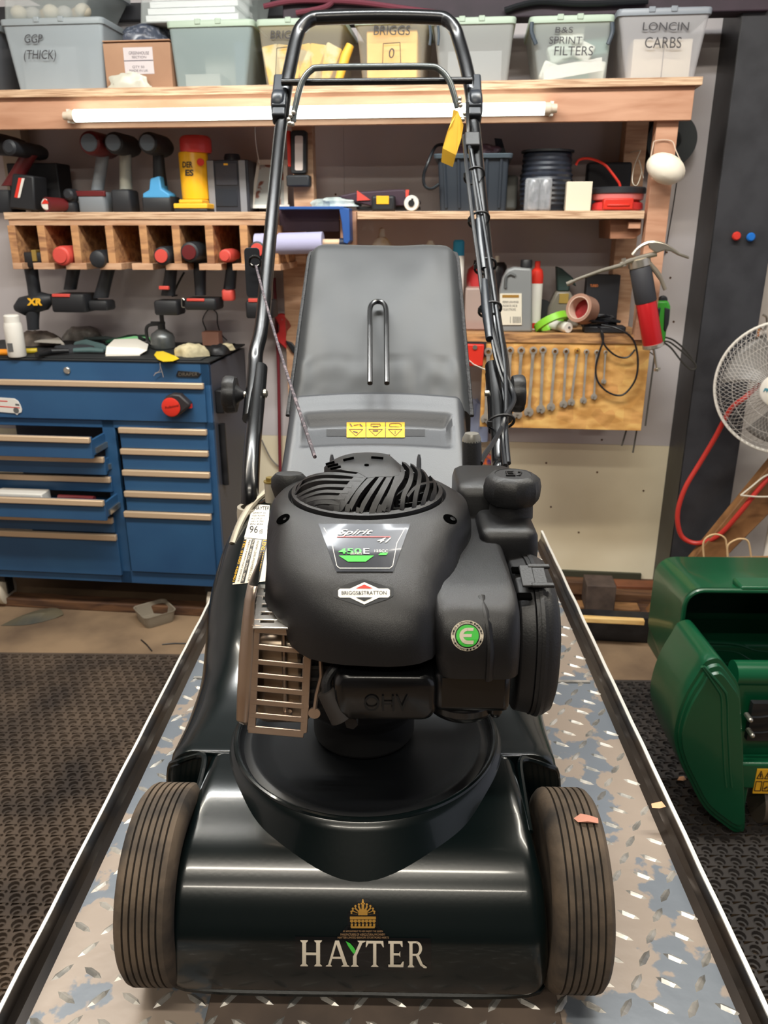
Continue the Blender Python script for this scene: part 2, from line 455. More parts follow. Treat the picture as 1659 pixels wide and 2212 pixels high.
# ================================================================ LAWN MOWER
dk = mat('deck_paint', S(4,12,13), 0.26, coat=0.3, spec=0.45, col2=S(6,16,17), nscale=3, rvar=0.03, bump=0.02, bscale=300)
blk = mat('gloss_black_paint', S(12,13,15), 0.27, coat=0.2)
pls = mat('textured_black_plastic', S(20,20,22), 0.36, bump=0.22, bscale=1900, col2=S(18,18,20), nscale=6)
pls2 = mat('matt_black_plastic', S(25,25,27), 0.5, bump=0.15, bscale=500)
pls3 = mat('flap_plastic', S(62,64,68), 0.42, bump=0.1, bscale=500)
dish = mat('dish_paint', S(17,19,22), 0.38)
tyre_m = mat('dusty_tyre', S(94,80,66), 0.85, col2=S(44,39,35), nscale=22, nlo=0.38, nhi=0.68, bump=0.3, bscale=120, detail=6)
tyre_d = mat('tyre_groove', S(26,23,21), 0.9)
steel = mat('muffler_steel', S(178,160,146), 0.3, metal=0.85, col2=S(150,130,118), nscale=10, bump=0.08, bscale=80)
zinc = mat('zinc_metal', S(190,186,176), 0.3, metal=0.9)
alu = mat('cast_aluminium', S(180,172,156), 0.45, metal=0.5, bump=0.2, bscale=100)
white_m = mat('white_print', S(212,202,184), 0.45)
white_c = mat('clean_white', S(218,214,206), 0.5)
blackp = mat('black_print', S(16,16,18), 0.4)
yel = mat('yellow_print', S(236,178,40), 0.45)
red_m = mat('red_print', S(206,48,34), 0.4)
grn = mat('green_print', S(70,190,70), 0.4)
vinyl = mat('black_vinyl', S(50,52,54), 0.5, col2=S(42,44,46), nscale=5, bump=0.5, bscale=9, detail=6)

mw = thing('lawn_mower', 'black petrol rotary lawn mower standing on the tread plate lift table', 'lawn mower', (0, 0.75, 0), FM)

# ---- deck
prof = [(0.537,0.020,.160,0.0),(0.527,0.030,.169,0.0),(0.521,0.048,.173,0.0),(0.519,0.066,.173,0.0),(0.5195,0.082,.172,0.0),(0.523,0.0985,.171,0.0),(0.5305,0.113,.170,0.0),(0.540,0.127,.169,0),
        (0.553,0.139,.168,0),(0.572,0.1495,.166,0),(0.598,0.157,.164,0),(0.63,0.166,.161,0),(0.66,0.169,.160,0),(0.683,0.170,.159,0),
        (0.6835,0.170,.163,1),(0.686,0.170,.198,1),(0.69,0.171,.205,1),(0.72,0.172,.208,1),(0.76,0.176,.210,1),(0.80,0.185,.212,1),(0.85,0.207,.213,1),(0.90,0.243,.218,1),
        (0.95,0.279,.222,1),(1.0,0.306,.221,1),(1.04,0.323,.217,1),(1.075,0.328,.210,1),(1.11,0.315,.200,1),(1.13,0.25,.19,1),(1.13,0.05,.19,1)]
CX, CY, RR = 0.003, 0.717, 0.139
def crater(x, y, z):
    r = math.hypot(x - CX, y - CY)
    if r < RR - 0.002: return z - 0.028
    return z
db = B(); NT = 120
def interp(tbl, n=5):
    out = []
    for i in range(len(tbl) - 1):
        a, c = tbl[i], tbl[i + 1]
        for k in range(n):
            t = k / n; out.append(tuple(a[q] + (c[q] - a[q]) * t for q in range(len(a))))
    out.append(tbl[-1]); return out
st = []
for i in range(len(prof) - 1):
    p0, p1, p2, p3 = prof[max(i-1,0)], prof[i], prof[i+1], prof[min(i+2, len(prof)-1)]
    if i in (12, 13, 14): p0, p3 = p1, p2
    for k in range(5):
        t = k / 5
        st.append(tuple(0.5*((2*p1[q]) + (p2[q]-p0[q])*t + (2*p0[q]-5*p1[q]+4*p2[q]-p3[q])*t*t + (p3[q]+3*p1[q]-p0[q]-3*p2[q])*t*t*t) for q in range(3)) + (p1[3],))
st.append(prof[-1])
loops = []
for (y, z, w, back) in st:
    l = []
    rho = 0.014 if not back else 0.022
    for j in range(NT + 1):
        u = -1 + 2 * j / NT
        au = abs(u); sg = 1 if u > 0 else -1
        if back:
            kb = min(1, max(0, (y - 0.70) / 0.20)); shw = 0.030 + 0.065 * kb; D = min(0.028 + 0.072 * kb, z - 0.10)
            if au < 0.9:
                q = au / 0.9; x = sg * w * (q if kb < 0.01 else math.sin(q * pi / 2) ** (1 - 0.35 * (1 - kb)) if False else q * (1.0) ) ; y2 = y
                ax = abs(x)
                t = max(0, min(1, (ax - (w - shw)) / shw))
                zz = (crater(x, y, z) if y < 0.90 else z) - D * (1 - math.sqrt(max(0, 1 - t * t)))
            else:
                t = (au - 0.9) / 0.1; x = sg * (w + 0.004 * t); y2 = y; zz = (z - D) * (1 - t) + 0.03 * t
        elif au < 0.8:                                                 # top
            x = (w - rho) * u / 0.8; zz = z; y2 = y
            if y > 0.50 and z > 0.12: zz = crater(x, y, z)
        elif au < 0.9:                                                 # rounded shoulder
            a = (au - 0.8) / 0.1 * pi / 2
            x = sg * ((w - rho) + rho * math.sin(a)); d = rho * (1 - math.cos(a))
            k = min(1, max(0, (z - 0.10) / 0.06)); zz = z - d * k; y2 = y + d * (1 - k)
        else:
            t = (au - 0.9) / 0.1; x = sg * w
            k = min(1, max(0, (z - 0.10) / 0.06)); zz = (z - rho * k) * (1 - t) + min(z, 0.03) * t
            y2 = (y + rho * (1 - k)) * (1 - t) + max(y, 0.60) * t
        l.append(V((x, y2, zz)))
    loops.append(l)
db.loft(loops, closed=False)
deck = part(mw, 'deck', db, dk, ang=50)
deck_bvh = BVHTree.FromPolygons([tuple(p) for p in db.v], db.f)
part(mw, 'collar', B().lathe([(0.130,0.170),(0.1385,0.1775),(0.1405,0.1768),(0.145,0.170),(0.155,0.1555),(0.166,0.139),(0.178,0.121)], (CX, CY, 0), n=128, cap=False), dk, ang=60)
# crease lip of the wheel recess
for s_ in (-1, 1):
    pth = smooth_path([(s_*0.162, 0.60, 0.148), (s_*0.162, 0.65, 0.158), (s_*0.163, 0.678, 0.1665), (s_*0.172, 0.686, 0.1655), (s_*0.192, 0.686, 0.158), (s_*0.204, 0.690, 0.146), (s_*0.210, 0.695, 0.10)], 5)
    part(mw, 'wheel_recess_lip', B().tube(pth, 0.0035, 8), dk)
    part(mw, 'side_flange', B().tube([(s_*0.2145,0.69,0.032),(s_*0.220,0.80,0.032),(s_*0.232,0.95,0.032),(s_*0.226,1.04,0.032),(s_*0.206,1.12,0.032)], 0.006, 8), blk)
part(mw, 'front_lip', B().tube(smooth_path([(-0.165,0.56,0.022),(-0.158,0.537,0.02),(0,0.535,0.019),(0.158,0.537,0.02),(0.165,0.56,0.022)], 6), 0.004, 8), dk)
# ---- engine dish and ring
b = B().lathe([(0.1395,0.166),(0.140,0.1755),(0.1375,0.1785),(0.1345,0.1775),(0.133,0.173),(0.130,0.1705),(0.124,0.1735),(0.121,0.1735),(0.115,0.168),(0.098,0.163),(0.06,0.161),(0.01,0.161)], (CX, CY, 0), n=96, cap=False)
part(mw, 'engine_dish', b, dish, ang=50)
b = B().tube([V((CX + 0.1375*math.cos(2*pi*k/96), CY + 0.1375*math.sin(2*pi*k/96), 0.1775)) for k in range(96)], 0.0028, 8, closed=True)
part(mw, 'ring_bead', b, dk)

# ---- wheels
for s_, xi, xo in ((-1, -0.158, -0.210), (1, 0.172, 0.226)):
    c = (0, 0.594, 0.09)
    w = abs(xo - xi); xm = (xi + xo) / 2
    prf = [(0.055, -w/2 + 0.004), (0.075, -w/2), (0.084, -w/2 + 0.002), (0.0885, -w/2 + 0.006)]
    ng = 6
    x = -w/2 + 0.0085
    stp = (w - 0.017) / (ng)
    for g in range(ng):
        xc = x + stp * (g + 0.5)
        prf += [(0.0898, xc - stp*0.38), (0.0898 , xc - 0.0009), (0.0868, xc - 0.0006), (0.0868, xc + 0.0006), (0.0898, xc + 0.0009)]
    prf += [(0.0885, w/2 - 0.006), (0.084, w/2 - 0.002), (0.075, w/2), (0.055, w/2 - 0.004)]
    wb_ = part(mw, 'wheel', B().lathe([(0.054, -w/2+0.006),(0.054, w/2-0.006)], (xm, 0.594, 0.09), 'X', 40), pls2)
    part(wb_, 'tyre', B().lathe(prf, (xm, 0.594, 0.09), 'X', 72), tyre_m, ang=30)
    gb = B()
    for g in range(ng):
        xc = x + stp * (g + 0.5)
        gb.lathe([(0.0872, xc - 0.0008), (0.0876, xc), (0.0872, xc + 0.0008)], (xm, 0.594, 0.09), 'X', 60)
    part(wb_, 'tread_groove', gb, tyre_d)
    part(wb_, 'hub', B().lathe([(0.02, s_*(w/2-0.008)), (0.02, s_*(w/2-0.001)), (0.012, s_*(w/2+0.004)), (0.001, s_*(w/2+0.005))], (xm, 0.594, 0.09), 'X', 24), pls2)
for s_ in (-1, 1):
    xm = s_ * 0.19
    wb_ = part(mw, 'wheel', B().lathe([(0.06, -0.016),(0.06, 0.016)], (xm, 1.16, 0.09), 'X', 32), pls2)
    part(wb_, 'tyre', B().lathe([(0.058,-0.018),(0.082,-0.022),(0.0895,-0.016),(0.0895,0.016),(0.082,0.022),(0.058,0.018)], (xm, 1.16, 0.09), 'X', 48), tyre_m)
part(mw, 'axle', B().cyl((-0.17, 0.594, 0.09), (0.19, 0.594, 0.09), 0.006), zinc)
part(mw, 'axle', B().cyl((-0.19, 1.16, 0.09), (0.19, 1.16, 0.09), 0.006), zinc)

# ---- decals laid on real surfaces
def hit(bvh, px, py, lift):
    d = ray(px, py).normalized(); o = FMi @ CP
    loc, n, i, dist = bvh.ray_cast(o, d)
    if loc is None: return None
    if n.dot(d) > 0: n = -n
    return loc + n * lift
def decal(b, bvh, poly, lift=0.0006, sub=True):
    """polygon given in photograph pixels (4 corners), laid on the surface as a fine quad patch"""
    p = [V((a, c)) for a, c in poly]
    n = 26 if sub else 1
    vs = []
    for j in range(n + 1):
        for i in range(n + 1):
            s_, t = i / n, j / n
            q = p[0]*(1-s_)*(1-t) + p[1]*s_*(1-t) + p[2]*s_*t + p[3]*(1-s_)*t
            h = hit(bvh, q.x, q.y, lift)
            vs.append(h)
    fs = [(j*(n+1)+i, j*(n+1)+i+1, (j+1)*(n+1)+i+1, (j+1)*(n+1)+i) for j in range(n) for i in range(n)]
    fs = [f for f in fs if all(vs[k] is not None for k in f)]; keep = {}
    for f in fs:
        for k in f: keep.setdefault(k, len(keep))
    b.add([vs[k] for k in keep], [tuple(keep[k] for k in f) for f in fs])
    return b
def _clip(poly, ax, lo, hi):
    for sgn, lim in ((1, lo), (-1, -hi)):
        out = []
        for i in range(len(poly)):
            p, q = poly[i - 1], poly[i]; dp, dq = sgn * p[ax] - lim, sgn * q[ax] - lim
            if (dp >= 0) != (dq >= 0):
                t = dp / (dp - dq); out.append((p[0] + (q[0]-p[0])*t, p[1] + (q[1]-p[1])*t))
            if dq >= 0: out.append(q)
        poly = out
        if len(poly) < 3: return []
    return poly
def decal_poly(b, bvh, pts, lift=0.0008, step=9.0):
    y0, y1 = min(p[1] for p in pts), max(p[1] for p in pts); x0, x1 = min(p[0] for p in pts), max(p[0] for p in pts)
    if y1 - y0 > step * 1.2 or x1 - x0 > step * 2.2:
        ny, nx = max(1, math.ceil((y1-y0)/step)), max(1, math.ceil((x1-x0)/(step*2)))
        for j in range(ny):
            row = _clip(list(pts), 1, y0 + (y1-y0)*j/ny, y0 + (y1-y0)*(j+1)/ny)
            for i in range(nx):
                c = _clip(row, 0, x0 + (x1-x0)*i/nx, x0 + (x1-x0)*(i+1)/nx) if row else []
                if len(c) >= 3: decal_poly(b, bvh, c, lift, 1e9)
        return b
    vs = [hit(bvh, x, y, lift) for x, y in pts]
    if any(v is None for v in vs): return b
    b.add(vs, [tuple(range(len(vs)))]); return b
def decal_text(b, bvh, s, p00, p10, p01, lift=0.001, shear=0.0, bold=0.0):
    vs, fs = text2d(s, shear=shear, bold=bold)
    ex = V(p10) - V(p00); ey = V(p01) - V(p00); out = []
    for x, y in vs:
        q = V(p00) + ex * x + ey * y
        h = hit(bvh, q.x, q.y, lift)
        if h is None: return b
        out.append(h)
    b.add(out, fs); return b

# maker's badge on the nose: serif capitals built stroke by stroke
def serif_letters():
    L = {}
    def bar(x0, x1, y0, y1): return [(x0, y0), (x1, y0), (x1, y1), (x0, y1)]
    def stem(x, w=0.16, top=True, bot=True):
        o = [bar(x, x + w, 0.04, 0.96)]
        for yb, f in ((0, bot), (1, top)):
            if f:
                s_ = 1 if yb == 0 else -1
                o.append([(x - .08, yb), (x + w + .08, yb), (x + w + .07, yb + s_*.04), (x + w, yb + s_*.10), (x, yb + s_*.10), (x - .07, yb + s_*.04)])
        return o
    L['H'] = (stem(0.1) + stem(0.68) + [bar(0.24, 0.70, 0.43, 0.53)], 1.0)
    L['A'] = ([[(0.38,1.0),(0.54,1.0),(0.90,0.04),(0.74,0.04)], [(0.38,1.0),(0.47,0.98),(0.17,0.04),(0.07,0.04)], bar(0.22,0.70,0.30,0.38),
               [(-.02,0),(0.24,0),(0.23,.03),(0.17,.08),(0.09,.08),(-.01,.03)], [(0.64,0),(0.98,0),(0.97,.03),(0.88,.08),(0.74,.08),(0.65,.03)]], 1.0)
    L['Y'] = ([[(0.36,0.05),(0.52,0.05),(0.52,0.42),(0.36,0.40)], [(0.36,0.38),(0.52,0.42),(0.80,0.96),(0.66,0.96)], [(0.27,0),(0.61,0),(0.60,.03),(0.52,.09),(0.36,.09),(0.28,.03)],
               [(0.56,1.0),(0.92,1.0),(0.90,.96),(0.80,.92),(0.66,.92),(0.58,.96)]], 0.92)
    L['T'] = ([bar(0.38,0.54,0.04,0.95), bar(0.03,0.89,0.90,1.0), [(0.0,0.76),(0.04,0.76),(0.16,0.92),(0.03,1.0)], [(0.92,0.76),(0.88,0.76),(0.76,0.92),(0.89,1.0)], [(0.27,0),(0.65,0),(0.64,.03),(0.54,.09),(0.38,.09),(0.28,.03)]], 0.94)
    L['E'] = (stem(0.1)[:1] + [bar(0.02,0.66,0.90,1.0), bar(0.2,0.56,0.45,0.54), bar(0.02,0.70,0,0.10), [(0.62,0.78),(0.67,0.78),(0.66,1.0),(0.54,0.92)], [(0.72,0.22),(0.67,0.22),(0.56,0.08),(0.70,0.0)], [(0.56,0.38),(0.56,0.62),(0.50,0.53),(0.50,0.46)]], 0.78)
    R_ = stem(0.1) + [[(0.24,0.92),(0.52,0.93),(0.50,1.0),(0.02,1.0)], bar(0.24,0.46,0.44,0.52)]
    arc = []
    for k in range(10):
        a0 = pi/2 - pi * k / 10; a1 = pi/2 - pi * (k + 1) / 10
        c = (0.44, 0.72)
        f = lambda a, r, q: (c[0] + q * math.cos(a), c[1] + r * math.sin(a))
        arc.append([f(a0, .28, .30), f(a1, .28, .30), f(a1, .20, .15), f(a0, .20, .15)])
    R_ += arc + [[(0.40,0.48),(0.56,0.50),(0.80,0.08),(0.66,0.06)], [(0.66,0.08),(0.78,0.12),(0.98,0.02),(0.96,-0.03),(0.82,-0.02)]]
    L['R'] = (R_, 0.98)
    return L
LT = serif_letters()
lb = B()
def letter_px(ch, x0, x1, yt, yb, tilt):
    polys, wd = LT[ch]
    for pl in polys:
        pts = []
        for a, c in pl:
            X = x0 + (x1 - x0) * a / wd; Y_ = yb + (yt - yb) * c + tilt * (X - 786)
            pts.append((X, Y_))
        decal_poly(lb, deck_bvh, pts, 0.0012)
for ch, x0, x1 in (('H', 648, 700), ('A', 705, 756), ('Y', 745, 790), ('T', 790, 830), ('E', 838, 875), ('R', 880, 922)):
    letter_px(ch, x0, x1, 2030.5, 2086, 0.010)
bb = B()
decal(bb, deck_bvh, [(637, 2092), (931, 2096), (931, 2026), (637, 2022)], 0.0006)
decal(bb, deck_bvh, [(724, 2028), (842, 2028), (816, 1998), (750, 1998)], 0.0007)
decal(bb, deck_bvh, [(751, 2008), (817, 2008), (817, 1970), (751, 1970)], 0.0007)
decal(bb, deck_bvh, [(751, 1972), (817, 1972), (795, 1940), (775, 1940)], 0.0007)
badge = part(mw, 'name_badge', bb, blk, label='glossy black name badge with serif capitals and gold crest')
part(badge, 'lettering', lb, white_m, smooth=False)
b = B(); pl = [(747,2031),(757,2036),(765,2045),(769,2053),(764,2058),(758,2050),(752,2041)]
decal_poly(b, deck_bvh, pl, 0.0014); part(badge, 'green_leaf', b, grn, smooth=False)
gold = mat('gold_print', S(226,172,84), 0.25, metal=0.7)
b = B()
def gp(pts): decal_poly(b, deck_bvh, pts, 0.0012)
for i in range(9):
    a = pi * (i + 0.5) / 9; cx_, cy_ = 784, 1976
    x, y = cx_ + 25 * math.cos(a), cy_ - 20 * math.sin(a)
    gp([(cx_ + 13*math.cos(a)-2, cy_ - 9*math.sin(a)), (cx_ + 13*math.cos(a)+2, cy_ - 9*math.sin(a)), (x + 2.2, y + 1), (x, y - 3.4), (x - 2.2, y + 1)])
    gp([(x + 2.6*math.cos(t), y - 4 - 2.6*math.sin(t)) for t in [2*pi*k/6 for k in range(6)]])
gp([(781,1966),(787,1966),(786.5,1951),(785,1942),(783,1942),(781.5,1951)]); gp([(779,1950),(789,1950),(788,1953),(780,1953)])
gp([(774,1976),(794,1976),(794,1966),(784,1962),(774,1966)])
gp([(756,1979),(812,1979),(812,1985),(756,1985)])
for i in range(7):
    x = 757 + i * 8
    gp([(x,1986),(x+6,1986),(x+7,1990),(x+3,1993),(x-1,1990)]); gp([(x+1,1994),(x+6,1994),(x+5,2002),(x+1,2003)])
gp([(757,2000),(811,2000),(809,2004),(759,2004)])
part(badge, 'gold_crest', b, gold, smooth=False)
b = B()
for s_, xa_, xb_, y_ in (('BY APPOINTMENT TO HER MAJESTY THE QUEEN', 742, 827, 2013), ('MANUFACTURERS OF AGRICULTURAL MACHINERY', 736, 832, 2019.5), ('HAYTER LIMITED BISHOPS STORTFORD HERTS', 730, 840, 2026)):
    decal_text(b, deck_bvh, s_, (xa_, y_), (xb_, y_), (xa_, y_ - 4.5), 0.0014)
part(badge, 'fine_print', b, mat('dull_gold_print', S(150,118,84), 0.5), smooth=False)

# ---- stickers on the left rear of the deck
stk = B(); decal(stk, deck_bvh, [(528,1162),(578,1166),(583,1092),(548,1090)], 0.0008)
s1 = part(mw, 'rating_sticker', stk, white_c, label='white sound power sticker reading 96 dB')
b = B()
decal_text(b, deck_bvh, 'HAYTER', (550,1103), (582,1103), (551,1095), 0.0012, bold=0.0)
decal_text(b, deck_bvh, '96', (539,1152), (557,1152), (541,1137), 0.0012)
decal_text(b, deck_bvh, 'dB', (560,1153), (568,1153), (561,1144), 0.0012)
for k, s_ in enumerate(('SPIRIT 41', 'PUSH MOWER', 'KG 29 2011', 'kW 1.4 2900', 'EN 836')):
    y_ = 1111 + k * 6; decal_text(b, deck_bvh, s_, (547 - k*1.4, y_), (574 - k*1.4, y_), (548 - k*1.4, y_ - 3.6), 0.0012)
part(s1, 'lettering', b, blackp, smooth=False)
stk = B(); decal(stk, deck_bvh, [(503,1263),(577,1256),(580,1168),(529,1163)], 0.0008)
s2 = part(mw, 'dealer_sticker', stk, white_m, label='dealer sticker with black bands and sideways lettering')
def band(xb0, xb1, xt0, xt1, m, nm):
    q = B(); decal(q, deck_bvh, [(xb0,1260),(xb1,1260),(xt1,1166),(xt0,1166)], 0.0011); part(s2, nm, q, m)
band(546,560,566,579, blackp, 'band'); band(520,529,545,552, blackp, 'band'); band(502,508,527,534, blackp, 'band')
b = B(); by = B()
def vtext(b, s_, xb, xt, w, y0=1168, y1=1257):       # reads downwards
    decal_text(b, deck_bvh, s_, (xt, y0), (xb, y1), (xt + w, y0), 0.0015)
vtext(by, 'LENS MOWERS LTD', 549, 569, 8); vtext(by, 'TEL 01000 460401', 503.5, 529, 4.5)
vtext(b, 'WWW.LENS-MOWERS.CO.UK', 535, 556, 5); vtext(b, 'REEDS FARM IND ESTATE', 514, 539, 3.4)
bw = B(); vtext(bw, 'SALES - SERVICING - SPARES - REPAIRS', 522.5, 547, 4)
part(s2, 'lettering', by, yel, smooth=False); part(s2, 'lettering', b, blackp, smooth=False); part(s2, 'lettering', bw, white_m, smooth=False)

# ---- rear castings holding the handle
for s_, nm in ((-1, 'left'), (1, 'right')):
    q = mY(541, 1088, 1.055); q.x = s_ * abs(q.x)
    b = B(); b.lathe([(0.021,-0.11),(0.020,-0.012),(0.019,-0.004),(0.014,-0.004),(0.014,-0.012)], q, n=24)
    pth = [mY(x, y, Y_) for x, y, Y_ in ((494,1215,0.985),(503,1175,1.0),(516,1138,1.02),(534,1104,1.04),(556,1078,1.055),(590,1052,1.065))]
    for p_ in pth: p_.x = s_ * abs(p_.x) 
    b.tube(smooth_path(pth[1:], 5), 0.0065, 10, flat=0.8)
    part(mw, 'handle_bracket', b, alu)
q = mY(583, 1040, 1.05)
b = B().cyl(q - V((0,0,0.03)), q, 0.008); part(mw, 'bracket_post', b, alu)
part(mw, 'bolt', B().cyl(q, q + V((0,0,0.006)), 0.006, n=6).cyl(q + V((0,0,-0.001)), q + V((0,0,0.001)), 0.009), mat('brass_bolt', S(170,150,90), 0.3, metal=0.8))

# ---- engine: lower block under the cowl
eb = B()
eb.lathe([(0.055,0.166),(0.055,0.20),(0.070,0.215),(0.070,0.27),(0.06,0.29)], (0.0, 0.735, 0), n=40)
eb.box(-0.045, 0.06, 0.608, 0.72, 0.272, 0.345)
engine = part(mw, 'engine_block', eb, mat('block_black', S(8,8,9), 0.7), 0.004)
b = B()
for k in range(6):
    b.box(-0.050, 0.070, 0.606, 0.66, 0.282 + k*0.012, 0.2855 + k*0.012)
part(mw, 'cooling_fins', b, black_s)

# ---- cowl (blower housing)
GC = V((0.005, 0.745, 0))                                              # grille centre
def polar_loop(z, rf, n=96, c=GC):
    return [V((c.x + rf(2*pi*k/n)[0]*math.cos(2*pi*k/n), c.y + rf(2*pi*k/n)[0]*math.sin(2*pi*k/n), z + rf(2*pi*k/n)[1])) for k in range(n)]
def ctrl(tab):                                                        # tab: list of (deg, r, dz); cubic periodic interpolation
    tab = sorted((a % 360, r, z) for a, r, z in tab)
    def f(th):
        d = math.degrees(th) % 360; m = len(tab)
        i = max([k for k in range(m) if tab[k][0] <= d] or [m - 1])
        P = [tab[(i + q) % m] for q in (-1, 0, 1, 2)]
        a1 = P[1][0]; a2 = P[2][0]
        if a2 <= a1: a2 += 360
        if d < a1: d += 360
        t = (d - a1) / (a2 - a1)
        out = []
        for q in (1, 2):
            p0, p1, p2, p3 = [x[q] for x in P]
            out.append(0.5*((2*p1)+(p2-p0)*t+(2*p0-5*p1+4*p2-p3)*t*t+(3*p1-p0-3*p2+p3)*t*t*t))
        return out
    return f
flatf = lambda r: (lambda th: (r, 0.0))
L = []
L.append(polar_loop(0.4325, flatf(0.0755)))
L.append(polar_loop(0.4365, flatf(0.0785)))
L.append(polar_loop(0.4355, flatf(0.0825)))
L.append(polar_loop(0.4335, ctrl([(0,.088,0),(45,.088,0),(90,.088,0),(135,.088,0),(180,.089,0),(225,.092,-.001),(250,.094,-.002),(270,.095,-.003),(290,.094,-.002),(315,.092,-.001)])))
L.append(polar_loop(0.428, ctrl([(0,.099,0),(45,.095,0),(90,.095,0),(135,.095,0),(180,.094,0),(215,.099,0),(235,.108,-.002),(255,.117,-.005),(270,.121,-.007),(290,.117,-.006),(305,.110,-.003),(324,.104,-.001)])))
L.append(polar_loop(0.412, ctrl([(0,.103,0),(45,.099,0),(90,.099,0),(135,.099,0),(180,.0965,0),(215,.108,0),(235,.129,-.001),(254,.141,-.003),(270,.145,-.005),(289,.143,-.004),(302,.128,0),(324,.110,0)])))
L.append(polar_loop(0.395, ctrl([(0,.104,0),(45,.101,0),(90,.101,0),(135,.101,0),(180,.0975,0),(215,.111,0),(233,.137,0),(247,.152,0),(256,.159,-.001),(270,.167,-.002),(287,.168,-.001),(299,.145,0),(324,.112,0)])))
L.append(polar_loop(0.380, ctrl([(0,.1045,0),(45,.102,0),(90,.102,0),(135,.102,0),(180,.098,0),(215,.112,0),(234,.142,0),(246,.157,0),(256,.166,-.001),(270,.176,-.002),(288,.181,-.001),(299,.148,0),(324,.113,0)])))
L.append(polar_loop(0.369, ctrl([(0,.1045,0),(45,.102,0),(90,.102,0),(135,.102,0),(180,.098,0),(215,.112,0),(234,.143,0),(245,.158,-.002),(254,.168,-.004),(270,.180,-.005),(288,.186,-.005),(299,.149,0),(324,.113,0)])))
L.append(polar_loop(0.347, ctrl([(0,.1045,0),(45,.102,0),(90,.102,0),(135,.102,0),(180,.098,.020),(215,.112,.020),(234,.143,.020),(241,.148,.018),(246,.158,.002),(254,.168,-.004),(270,.181,0),(288,.187,.004),(299,.149,.010),(324,.113,0)])))
cb_ = B().loft(L, cap0=False, cap1=False)
cowl_bvh = BVHTree.FromPolygons([tuple(p) for p in cb_.v], cb_.f)
L2 = [[GC + V(((p.x-GC.x)*0.97, (p.y-GC.y)*0.97, p.z)) for p in L[-1]], [GC + V(((p.x-GC.x)*0.96, (p.y-GC.y)*0.96, p.z + 0.02)) for p in L[-1]]]
cb2 = B().loft(L + L2, cap0=False, cap1=False)
cowl = part(mw, 'engine_cowl', cb2, pls, ang=60)
# screw pits: black discs on the surface paint in the shade of the holes
for px, py in ((612, 1122), (972, 1122)):
    b = B(); bz = B()
    h = hit(cowl_bvh, px, py, 0.0004)
    d = ray(px, py).normalized(); o = FMi @ CP; n = cowl_bvh.ray_cast(o, d)[1]
    if n.dot(d) > 0: n = -n
    Mq = n.to_track_quat('Z', 'Y').to_matrix()
    b.lathe([(0.0001, 0.0006), (0.0068, 0.0006), (0.0070, 0.0)], h, n=20, M=Mq)
    bz.lathe([(0.0026, 0.0003), (0.0026, 0.001), (0.0001, 0.0012)], h + V((0.002,-0.0012,0)), n=12, M=Mq)
    sp = part(cowl, 'screw_pit_shade', b, mat('hole_shade_black', (0.001,0.001,0.001), 1.0, spec=0.0)); part(cowl, 'screw_head', bz, blk)

# grille dome
GR = 0.0745
def dome(x, y):
    r = min(1.0, math.hypot(x - GC.x, y - GC.y) / GR)
    return 0.437 + 0.034 * (1 - r ** 2.4) ** 0.75
def dpt(px, py, dz=0.0):
    z = 0.462
    for _ in range(12):
        p = mZ(px, py, z); z = 0.6 * z + 0.4 * (dome(p.x, p.y) + dz)
    p = mZ(px, py, z)
    return V((p.x, p.y, dome(p.x, p.y) + dz))
def clampd(p, k=1.0):
    v = V((p.x - GC.x, p.y - GC.y)); r = v.length
    if r > GR * k: v *= GR * k / r
    return V((GC.x + v.x, GC.y + v.y, 0))
fan_m = mat('fan_black', S(14,14,16), 0.45)
b = B().lathe([(0.073,0.400),(0.073,0.4325),(0.0755,0.4325)], GC, n=64, cap=False)
b.lathe([(0.0001,0.415),(0.073,0.405)], GC, n=64, cap=False)
part(cowl, 'grille_well', b, mat('well_black', S(6,6,7), 0.8))
b = B()
for k in range(16):
    a = 2*pi*k/16
    b.obox(GC + V((0.048*math.cos(a), 0.048*math.sin(a), 0.420)), (0.036, 0.002, 0.014), Matrix.Rotation(a + 0.4, 3, 'Z'))
b.lathe([(0.0001,0.428),(0.025,0.427),(0.03,0.415)], GC, n=32)
part(cowl, 'fan', b, fan_m)
grille = B()
def strip(b, pl, w0, w1=None, th=0.006):
    """rib following the dome: pl = list of pixel points"""
    pts = [V(p) for p in pl]
    pts = [V((p.x, p.y)) for p in smooth_path([(p.x, p.y, 0) for p in pts], 5)]
    w0 = w0 * 0.80 if w0 < 0.008 else w0; w1 = w0 if w1 is None else w1; n = len(pts); loops = []
    P = [dpt(p.x, p.y) for p in pts]
    for i, p in enumerate(P):
        t = (P[min(i+1, n-1)] - P[max(i-1, 0)]); t.z = 0; t.normalize()
        s_ = V((-t.y, t.x, 0)); w = (w0 + (w1 - w0) * i / (n - 1)) / 2
        a, c = clampd(p + s_*w), clampd(p - s_*w)
        za, zc = dome(a.x, a.y), dome(c.x, c.y)
        loops.append([V((a.x, a.y, za)), V((c.x, c.y, zc)), V((c.x, c.y, zc - th)), V((a.x, a.y, za - th))])
    b.loft(loops)
# left ribs
for pl, w in (([(640,1063),(655,1036),(690,1024),(730,1023),(785,1029)], .0052), ([(638,1066),(655,1047),(690,1036),(735,1036),(780,1037)], .0034),
              ([(640,1073),(665,1059),(700,1049),(760,1050)], .0042), ([(642,1080),(668,1069),(700,1061),(752,1063)], .0036),
              ([(646,1087),(672,1078),(700,1074),(745,1075)], .0042), ([(655,1095),(680,1086),(705,1084),(735,1087)], .0036), ([(672,1103),(690,1098),(720,1100)], .004)):
    strip(grille, pl, w)
